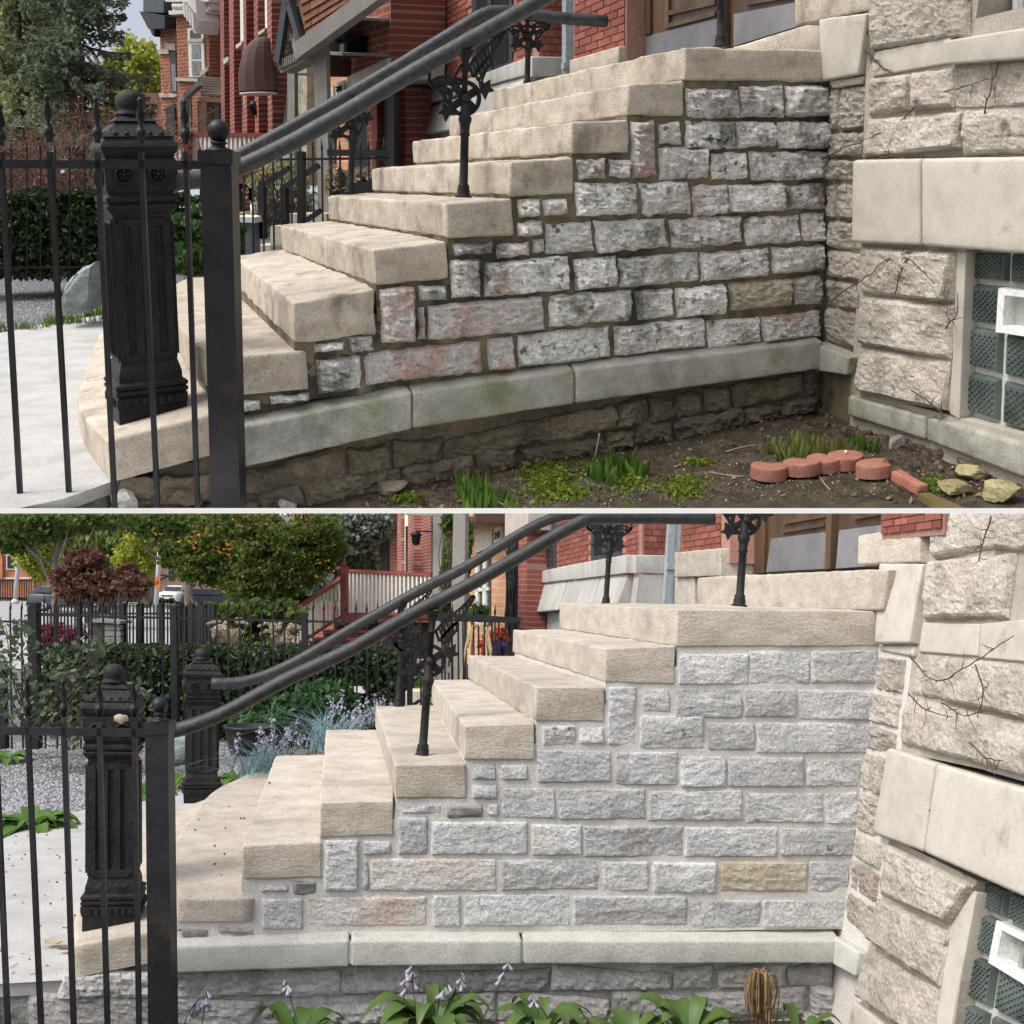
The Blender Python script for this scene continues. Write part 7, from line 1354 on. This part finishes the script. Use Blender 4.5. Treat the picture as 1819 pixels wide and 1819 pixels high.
    # street: pole with orange sign, trunks, cars
    p = gB(277, 60); t = thing(P, 'lamp_post', 'pale metal street pole with orange notice beside the white car', 'street pole', p); mb = MB(); mb.tube([p, p + [0, 0, 3.5], p + [0, 0, 9]], [.13, .12, .1], 12); part(t, 'pole', mb, plain('pole_grey', (.5, .51, .52), .5)); fp = (p - np.array([0, .16, 0]), np.array([0, -1., 0])); s = panel(P, t, 'orange_sign', fp, [(276, 1025), (284, 1025), (284, 1045), (276, 1045)], .01, .02, plain('sign_orange', (.75, .17, .05), .6)); text_mesh(P, s, 'letter', 'H', quadpx(P, fp, [(277.5, 1031), (281, 1031), (281, 1038), (277.5, 1038)]) + fp[1] * .016, fp[1], dark(P))
    p = gB(26, 80); t = thing(P, 'street_pole', 'pale pole standing on the verge before the orange house', 'street pole', p); mb = MB(); mb.tube([p, p + [0, 0, 6]], .14, 10); part(t, 'pole', mb, plain('pole_grey', 0)); mb = MB(); mb.lathe(p, [(.3, 0), (.3, .15), (.16, .3)], 10); part(t, 'base', mb, plain('pole_grey', 0))
    cw = plain('car_white', (.75, .76, .77), .25, var=.03, bump=0); cb = plain('car_dark', (.03, .035, .045), .25, var=.1, bump=0)
    def put(px, row, d): q = P.at(px, row, d); q[2] = float(hB(q[1])) + .0; return q
    car(P, put(311, 1073, 100), -1.75, cw, 'white car facing the camera parked right of the orange notice pole'); car(P, put(264, 1066, 106), .25, cb, 'dark saloon parked behind the pole and tree trunk', H=1.45); car(P, put(132, 1086, 62), -.1, cb, 'dark car half hidden under the purple shrub', H=1.45); car(P, put(376, 1078, 88), .2, cb, 'dark car partly hidden behind the big trunk and maple', H=1.45)
yard_B()
def plants_B():
    P = B; rg = np.random.default_rng(18); G = lambda px, d: gB(px, d); LG = leafmat('street_leaf', [(.05, .085, .02), (.09, .14, .035), (.16, .21, .05)], .5); LY = leafmat('yellow_leaf', [(.22, .28, .04), (.34, .38, .06), (.5, .5, .1)], .6); LW = leafmat('willow_leaf', [(.15, .22, .06), (.24, .31, .09), (.34, .4, .14)], .55); LP = leafmat('purple_leaf', [(.06, .03, .03), (.12, .055, .045), (.24, .09, .06), (.14, .12, .06)], .4); LMp = leafmat('maple_leaf', [(.04, .07, .016), (.07, .11, .025), (.10, .15, .03), (.15, .19, .04), (.20, .20, .05)], .5); LF = leafmat('fall_leaf', [(.40, .20, .04), (.45, .28, .05), (.30, .08, .03)], .4); LGr = leafmat('grey_green_leaf', [(.08, .10, .085), (.16, .18, .16), (.26, .28, .26)], .3)
    T = lambda *a, **k: tree(P, *a, **k)
    T('street_tree', 'dark leafed street tree with slender trunk standing at far left below', 'tree', G(97, 40), [(60, 925, 40, 70, 38), (130, 915, 40, 70, 30), (20, 940, 41, 50, 40), (200, 905, 40, 60, 35)], 11000, .075, LG, BARK, .19, ncl=110, tight=.14, seed=1)
    T('street_tree', 'yellow green tree behind the slender trunk before orange house', 'tree', G(60, 75), [(60, 975, 75, 34, 35), (75, 1010, 75, 24, 18)], 4500, .12, LY, BARK, .15, ncl=60, tight=.18, seed=2)
    T('willow_tree', 'pale green weeping tree hanging above the purple shrub', 'tree', G(150, 85), [(150, 960, 85, 60, 42), (190, 975, 86, 40, 45), (225, 940, 85, 40, 50)], 12000, .12, LW, BARK, .2, el=2.8, ncl=90, tight=.16, seed=3, ax=np.array([0, 0, 1.2]))
    T('street_tree', 'bright yellow green tree left of the pale pole', 'tree', G(258, 80), [(255, 940, 80, 36, 45), (240, 1000, 80, 34, 42), (310, 1000, 110, 40, 45), (345, 1030, 110, 30, 25)], 9000, .13, LY, BARK, .3, ncl=90, tight=.16, seed=4)
    T('street_tree', 'big trunk street tree with dark crown right of the white car', 'tree', G(338, 55), [(330, 925, 55, 90, 45), (260, 915, 55, 60, 30), (420, 920, 55, 70, 40), (350, 985, 55, 50, 25)], 14000, .10, LG, BARK, .28, ncl=120, tight=.15, seed=5)
    T('street_tree', 'broad light green tree at the end of the street left of the sign', 'tree', G(190, 106), [(120, 985, 106, 60, 50), (190, 1000, 106, 60, 44), (230, 1030, 106, 40, 30), (320, 1010, 108, 60, 36), (20, 960, 107, 60, 40), (150, 945, 107, 110, 30)], 12000, .13, LW, BARK, .3, ncl=120, tight=.14, seed=31)
    T('street_tree', 'tree trunk behind the pole with dark car beside it', 'tree', G(267, 92), [(270, 960, 92, 40, 40)], 2500, .16, LG, BARK, .35, ncl=40, seed=11)
    T('maple_tree', 'spreading maple with green and orange leaves left of red stair', 'tree', G(460, 19), [(430, 960, 19, 90, 50), (500, 985, 18.6, 80, 55), (380, 1000, 19, 80, 40), (470, 1030, 18.5, 90, 40), (560, 960, 19, 50, 55), (330, 985, 19, 50, 30)], 24000, .026, LMp, BARK, .07, el=1.7, ncl=110, tight=.10, seed=6)
    tree(P, 'maple_branch', 'orange autumn leaf sprays on top of the maple crown', 'branch', P.at(450, 1010, 19.2), [(490, 925, 18.6, 90, 22), (390, 960, 18.2, 70, 26), (282, 955, 19, 18, 12), (560, 1015, 18.4, 50, 26)], 260, .024, LF, BARK, .015, ncl=90, tight=.13, seed=7, limbs=False)
    T('dark_tree', 'grey green tree leaning over the porch roof behind maple', 'tree', G(610, 24), [(600, 950, 24, 60, 50), (655, 930, 24, 40, 40), (580, 1010, 24, 40, 50), (640, 1000, 25, 30, 30)], 9000, .055, LGr, BARK, .1, ncl=90, tight=.15, seed=8)
    shrub(P, 'purple_shrub', 'purple red smoke bush beyond the dense picket fence', 'shrub', G(180, 24), [(135, 1030, 24, 42, 40), (190, 1042, 24, 62, 28), (240, 1040, 23.5, 34, 22), (150, 995, 24, 34, 22), (225, 1015, 24, 26, 14)], 7500, .036, LP, BARK, seed=9, stems=20, ncl=60, tight=.12)
    shrub(P, 'barberry', 'crimson low shrub behind the picket fence beside the box', 'shrub', G(110, 16.5), [(90, 1135, 16.5, 28, 22), (120, 1140, 16.5, 22, 26)], 1500, .04, leafmat('crimson_leaf', [(.16, .01, .03), (.3, .03, .06)], .4), TWIG, seed=12)
    shrub(P, 'yellow_shrub', 'yellow green low shrub right of the big trunk behind the fence', 'shrub', G(390, 17), [(400, 1085, 17, 42, 14), (440, 1095, 17, 30, 16)], 1800, .04, leafmat('golden_leaf', [(.1, .15, .02), (.2, .26, .03)], .5), BARK, seed=13); shrub(P, 'dark_shrub', 'dark green shrub under the maple beside the fountain grass', 'shrub', G(450, 16.5), [(430, 1110, 16.5, 60, 36), (500, 1100, 16.7, 40, 30)], 3500, .04, LG, BARK, seed=14)
    # ivy on post, shrubs near houses
    shrub(P, 'ivy', 'climbing green ivy hanging between the two grey canopy posts', 'ivy', P.at(798, 1050, 14.6), [(798, 930, 14.6, 14, 22), (829, 980, 14.6, 6, 70), (800, 1080, 14.4, 22, 26), (795, 1020, 15, 10, 60), (850, 1088, 13.5, 20, 12)], 2600, .035, LG, TWIG, seed=15)
    shrub(P, 'flower_pot_plant', 'red orange and violet flowers behind black railing near plinth', 'flowers', P.at(875, 1165, 11.6), [(868, 1140, 11.5, 16, 18), (888, 1132, 11.5, 14, 14)], 900, .022, leafmat('red_flower', [(.5, .06, .03), (.6, .16, .04), (.4, .05, .05)], .4), TWIG, seed=16); shrub(P, 'violet_flowers', 'small violet flower patch beside the red flowers by railing', 'flowers', P.at(886, 1165, 11.5), [(884, 1152, 11.4, 16, 10)], 400, .02, leafmat('violet_flower', [(.09, .04, .2), (.16, .09, .3)], .4), TWIG, seed=17)
    t = thing(P, 'block_wall', 'low grey block garden wall behind thin fence and lawn', 'wall', P.at(660, 1205, 15)); fw = P.vplane(560, 15.5, 800, 15, row=1180); bl = plain('block_grey', (.22, .20, .18), .9)
    for r in range(3):
        for i in range(11): x = 566 + i * 21 + (r % 2) * 10; panel(P, t, 'block', fw, [(x, 1172 + r * 12), (x + 20, 1172 + r * 12), (x + 20, 1183 + r * 12), (x, 1183 + r * 12)], rg.uniform(0, .02), .3, bl)
    for i, (x, y) in enumerate(((690, 1172), (702, 1168), (680, 1170))): mb = MB(); c = P.hit(x, y, fw) + [0, .12, .02]; mb.ball(c, .055, 14, 8, (1, 1, .8)); mb2 = MB(); mb2.bar(c + [0, 0, .04], c + [0.01, 0, .09], .012); tt = thing(P, 'pumpkin', ['middle orange pumpkin of three on the block wall', 'right orange pumpkin of three on the block wall', 'left orange pumpkin of three on the block wall'][i], 'pumpkin', c); part(tt, 'fruit', mb, plain('pumpkin_skin', (.55, .16, .03), .5)); part(tt, 'stalk', mb2, TWIG)
    t = thing(P, 'wheeled_bin', 'grey bin with white lid beside the lawn behind thin fence', 'bin', P.at(630, 1290, 11.6)); fb = P.vplane(600, 11.8, 660, 11.8, row=1250); panel(P, t, 'body', fb, [(616, 1236), (640, 1236), (640, 1300), (616, 1300)], 0, .3, plain('bin_grey_b', (.14, .15, .155), .5)); panel(P, t, 'lid', fb, [(609, 1221), (646, 1219), (650, 1230), (609, 1236)], .05, .4, white(P))
    t = thing(P, 'stair_railing', 'short black sloping handrail beside the cream block behind far baluster', 'railing', P.at(725, 1250, 11)); f5 = P.vplane(700, 10.8, 760, 10.8, row=1220)
    for a, b, w in (((715, 1222), (745, 1203), .03), ((728, 1210), (728, 1256), .05), ((728, 1256), (746, 1244), .03)): mb = MB(); mb.bar(P.hit(*a, f5), P.hit(*b, f5), w, w, up=f5[1]); part(t, 'rail', mb, IR[1.0])
    mb = MB(); mb.slab(quadpx(P, P.vplane(700, 11.3, 760, 11.3, row=1220), [(720, 1229), (746, 1229), (746, 1262), (720, 1262)]), f5[1], 0, .4); solo(P, 'cream_step', mb, plain('cream_concrete_b', (.52, .48, .38), .85), 'cream concrete block behind the far baluster on the lawn edge', 'step', kind='thing')
    # fountain grass
    for i, (x, y, n, nm) in enumerate(((400, 1165, 26, 'fountain grass with pale plumes between hedge and maple'), (495, 1175, 22, 'fountain grass with drooping plumes before the red stair newel'))):
        b = P.at(x, y, 13.6); t = thing(P, 'fountain_grass', nm, 'grass', b); mb = MB(); blades(mb, b, 120, .42, .009, rg, lean=.5, r=.06); part(t, 'blades', mb, STRAW, kind='stuff'); Q = []
        for _ in range(n):
            a = rg.uniform(0, 6.28); d = np.array([math.cos(a), math.sin(a), 0]); L = rg.uniform(.28, .52); q = spline([b + d * .05, b + d * .16 * L + [0, 0, .7 * L], b + d * .34 * L + [0, 0, .88 * L], b + d * .55 * L + [0, 0, .82 * L]], 5); s = q[9:]; C = np.repeat(s, 16, 0) + rg.normal(0, .008, (len(s) * 16, 3)); Q.append(leafquads(C, .007, 1.8, rg))
        mb = MB(); mb.quads(np.concatenate(Q)); part(t, 'plumes', mb, leafmat('plume', [(.42, .34, .25), (.6, .53, .42), (.7, .64, .55)], .4), kind='stuff')
    # junipers, lavender-like flowers, pot, blue grass, hostas
    shrub(P, 'juniper', 'large feathery juniper right of the far newel post under the handrail', 'bush', P.at(500, 1330, 9.4), [(455, 1265, 9.4, 40, 22), (520, 1262, 9.4, 50, 24), (580, 1240, 9.2, 45, 26), (470, 1290, 9.2, 50, 18), (600, 1280, 9.2, 30, 30)], 13000, .02, leafmat('juniper_b', [(.03, .075, .03), (.06, .13, .05), (.11, .2, .08)], .35), TWIG, el=2.3, ncl=100, tight=.14, seed=20)
    b = P.at(440, 1340, 8.6); t = thing(P, 'plant_pot', 'wide black plant pot among lilac flowers right of far newel', 'pot', b); mb = MB(); s = 8.6 / F; mb.lathe(b, [(30 * s, 0), (38 * s, 24 * s), (42 * s, 46 * s), (44 * s, 46 * s), (44 * s, 50 * s), (40 * s, 50 * s), (38 * s, 44 * s), (1 * s, 40 * s)], 24); part(t, 'bowl', mb, plain('pot_black', (.02, .022, .026), .5))
    lil = leafmat('lilac_flower', [(.42, .36, .5), (.55, .5, .62), (.7, .66, .74)], .4)
    for i, (x, y, n, nm) in enumerate(((560, 1345, 18, 'lilac flower spikes right of black pot beside the steps'), (470, 1375, 12, 'lilac flower spikes in front of the black pot'), (640, 1310, 12, 'lilac flower stalks near the bin behind third step'))):
        b = P.at(x, y, 8.2); t = thing(P, 'flower_spikes', nm, 'flowers', b); mb = MB(); Q = []
        for _ in range(n):
            f = b + np.array([rg.normal(0, .16), rg.normal(0, .1), 0]); e = f + np.array([rg.normal(0, .06), rg.normal(0, .05), rg.uniform(.16, .34)]); mb.tube([f, (f + e) / 2 + rg.normal(0, .01, 3), e], .003, 4); s = np.linspace(.45, 1, 9)[:, None]; C = np.repeat(f + (e - f) * s, 4, 0) + rg.normal(0, .013, (36, 3)); Q.append(leafquads(C, .009, 1.5, rg))
        part(t, 'stalks', mb, L_JUN, kind='stuff'); mb = MB(); mb.quads(np.concatenate(Q)); part(t, 'blossoms', mb, lil, kind='stuff')
    for i, (x, y, nm) in enumerate(((465, 1388, 'blue green grass tuft sprawling behind the curved bottom slab'), (590, 1330, 'blue green grass beside lilac spikes near second step'))): mb = MB(); blades(mb, P.at(x, y, 7.9), 150, .42, .009, rg, lean=1.5, r=.1); solo(P, 'blue_grass', mb, leafmat('blue_grass_b', [(.1, .2, .22), (.2, .34, .36), (.32, .45, .46)], .3), nm, 'grass tuft', kind='thing')
    def hosta(b, n, L, w, label, m=L_HOSTA, rise=.9, flowers=0, seed=0, cat='hosta'):
        rg = np.random.default_rng(seed); t = thing(P, 'hosta', label, cat, b, 'hosta plants around the pavement and wall'); 
        for i in range(n):
            a = i * 2.4 + rg.normal(0, .3); f = rg.uniform(.45, 1); d = np.array([math.cos(a), math.sin(a), 0]); mb = MB(); broadleaf(mb, np.array(b) + d * .02, d, L * f * rg.uniform(.85, 1.1), w * f, rise * rg.uniform(.7, 1.5) * (1.6 - f), rg, wav=.08); part(t, 'leaf', mb, m)
        for i in range(flowers):
            f = np.array(b) + np.array([rg.normal(0, .08), rg.normal(0, .04), 0]); e = f + np.array([rg.normal(0, .07), rg.normal(0, .03), rg.uniform(.15, .25)]); mb = MB(); mb.tube(spline([f, (f + e) / 2 + rg.normal(0, .012, 3), e], 4), .0022, 5); st = part(t, 'flower_stalk', mb, L_HOSTA)
            for k in range(7):
                c = f + (e - f) * rg.uniform(.75, 1.02); a = rg.uniform(0, 6.28); d = np.array([math.cos(a) * .6, math.sin(a) * .6, -.8]); mb = MB(); mb.lathe(c, [(.002, 0), (.004, .01), (.007, .022), (.011, .032), (.002, .026)], 6, ax=d); part(st, 'bell_flower', mb, lil) if st else None
        return t
    hv = leafmat('edged_hosta_leaf', [(.035, .085, .018), (.06, .125, .03), (.11, .17, .05), (.25, .24, .10)], .3, .4); bright = leafmat('bright_hosta_leaf', [(.06, .14, .025), (.10, .20, .04), (.16, .27, .07)], .35, .4)
    hosta(P.hit(55, 1470, ZP(0.)), 36, .40, .07, 'large bright hosta clump at the left pavement edge', bright, seed=1); hosta(P.hit(255, 1415, ZP(0.)), 18, .34, .06, 'hosta between the near newel and fence post', bright, seed=2); hosta(P.hit(320, 1392, ZP(0.)), 18, .3, .055, 'hosta left of the far newel foot', bright, seed=3); hosta(P.hit(420, 1392, ZP(0.)), 20, .3, .055, 'hosta right of the far newel foot behind curved slab', bright, seed=4); hosta(P.hit(8, 1350, ZP(0.)), 14, .3, .05, 'small hosta at the far left edge above the gravel', bright, seed=5)
    S = [(770, 1822, 26, .34, .055, 5, 'flowering hosta with lilac bells left of centre below the wall'), (965, 1828, 22, .29, .048, 1, 'yellow edged hosta in the middle below the wall'), (525, 1840, 10, .26, .045, 1, 'sparse hosta with one lilac stalk near the fence post'), (1120, 1840, 10, .26, .05, 0, 'low hosta leaves right of the middle below the wall'), (1225, 1838, 12, .32, .066, 0, 'broad dark hosta leaves left of dead flower head'), (1420, 1840, 11, .25, .045, 0, 'low hosta leaves right of dead flower head'), (385, 1845, 5, .14, .03, 2, 'small hosta with pale flowers beside the post foot')]
    for i, (x, y, n, L, w, fl, lab) in enumerate(S): b = P.hit(x, y, YP(-.30 - .05 * (i % 2))); b[2] -= .02; hosta(b, n, L, w, lab, hv, 1.5, fl, 30 + i)
    b = P.hit(1352, 1838, YP(-.3)); t = thing(P, 'dead_hydrangea', 'dried brown drooping flower head before the stone footing', 'dead plant', b); mb = MB()
    for _ in range(60): a = rg.uniform(0, 6.28); top = b + [rg.normal(0, .01), 0, .23 + rg.normal(0, .01)]; d = np.array([math.cos(a), math.sin(a), 0]); r = rg.uniform(.02, .07); mb.tube(spline([top, top + d * r * .7 + [0, 0, .015], top + d * r + [0, 0, -.06], top + d * r * rg.uniform(.5, 1.1) + [0, 0, -.2 * rg.uniform(.5, 1)]], 4), rg.uniform(.0015, .005), 4)
    part(t, 'dry_stems', mb, gen('dry_brown', 1, [(.09, .05, .02), (.22, .14, .07), (.34, .26, .15)], sc=30, bump=0, rnd=0), kind='stuff')
    # climbing leafy stems on the fence at left, boulder, dropped leaves
    shrub(P, 'climbing_rose', 'loose leafy stems climbing the thin fence at far left', 'climber', P.at(60, 1300, 9.8), [(20, 1150, 9.8, 36, 60), (40, 1250, 9.8, 50, 50), (110, 1210, 9.8, 60, 70), (150, 1290, 9.6, 60, 40), (240, 1260, 9.7, 40, 50), (170, 1150, 9.8, 30, 20)], 900, .024, leafmat('rose_leaf', [(.05, .085, .045), (.10, .14, .08), (.18, .22, .15)], .35), TWIG, el=1.6, ncl=120, tight=.2, seed=25, stems=7)
    mb = MB(); mb.ball((0, 0, 0), 1, 14, 9); V = mb.v[0]; V = V / (np.abs(V).max(1)[:, None] ** .6); V = V * (1 + .2 * fbm(V * 1.4, 3)[:, None]); c = P.at(322, 1330, 9.5); mb.v = [V * np.array([.14, .1, .14]) + c + (V[:, 2:3] * np.array([.08, 0, 0]))]; mb.sm = [False] * len(mb.sm); solo(P, 'slate_boulder', mb, gen('green_slate_b', 1, [(.17, .20, .19), (.26, .30, .29), (.36, .40, .38)], sc=4, stretch=(1, 1, 4), bump=.8, bsc=20, bdist=.02), 'grey slate boulder between fence post and far newel', 'boulder', kind='thing')
    for i, (x, y, s, lab) in enumerate(((95, 1682, .05, 'curled pale dead leaf on pavement between fence bars'), (115, 1693, .035, 'small brown dead leaf on pavement beside the curled one'), (214, 1282, .035, 'pale dry leaf caught on the near newel cap'))):
        b = P.hit(x, y, ZP(.02)) if i < 2 else P.at(x, y, 4.78); mb = MB(); g = np.array([[[(u - .5), (v - .5) * .8 * (1 - abs(u - .5)), .25 * abs(v - .5) + .3 * (u - .5) ** 2] for v in np.linspace(0, 1, 4)] for u in np.linspace(0, 1, 6)]) * s * 1.6; g = g + rg.normal(0, s * .06, g.shape); 
        if i == 2: g = g[..., [0, 2, 1]]
        mb.grid(g + b + [0, 0, .012], True); solo(P, 'fallen_leaf', mb, leafmat('pale_dead_leaf', [(.34, .26, .18), (.5, .42, .33)], .1) if i != 1 else L_DRY, lab, 'leaf', kind='thing')
    mb = MB(); rg2 = np.random.default_rng(2); C = np.array([P.hit(rg2.uniform(0, 260), rg2.uniform(1470, 1735), ZP(.021)) for _ in range(70)] + [P.hit(rg2.uniform(330, 440), rg2.uniform(1420, 1560), ZP(.349)) for _ in range(14)] + [P.hit(rg2.uniform(470, 550), rg2.uniform(1370, 1480), ZP(.562)) for _ in range(8)]); mb.quads(leafquads(C, .007, 1.5, rg2, np.array([.8, .4, 0]))); solo(P, 'debris', mb, leafmat('dark_debris', [(.03, .02, .015), (.1, .06, .04), (.2, .13, .08)], 0), kind='stuff')
    mb = MB()
    for _ in range(26): a = P.hit(rg2.uniform(0, 250), rg2.uniform(1470, 1735), ZP(.021)) + [0, 0, .003]; d = rg2.normal(0, .03, 3) * [1, 1, .05]; mb.tube([a, a + d * .6 + rg2.normal(0, .003, 3) * [1, 1, 0], a + d], .0015, 4)
    solo(P, 'twig_litter', mb, TWIG, kind='stuff')
plants_B()
print('objects', len(bpy.data.objects))
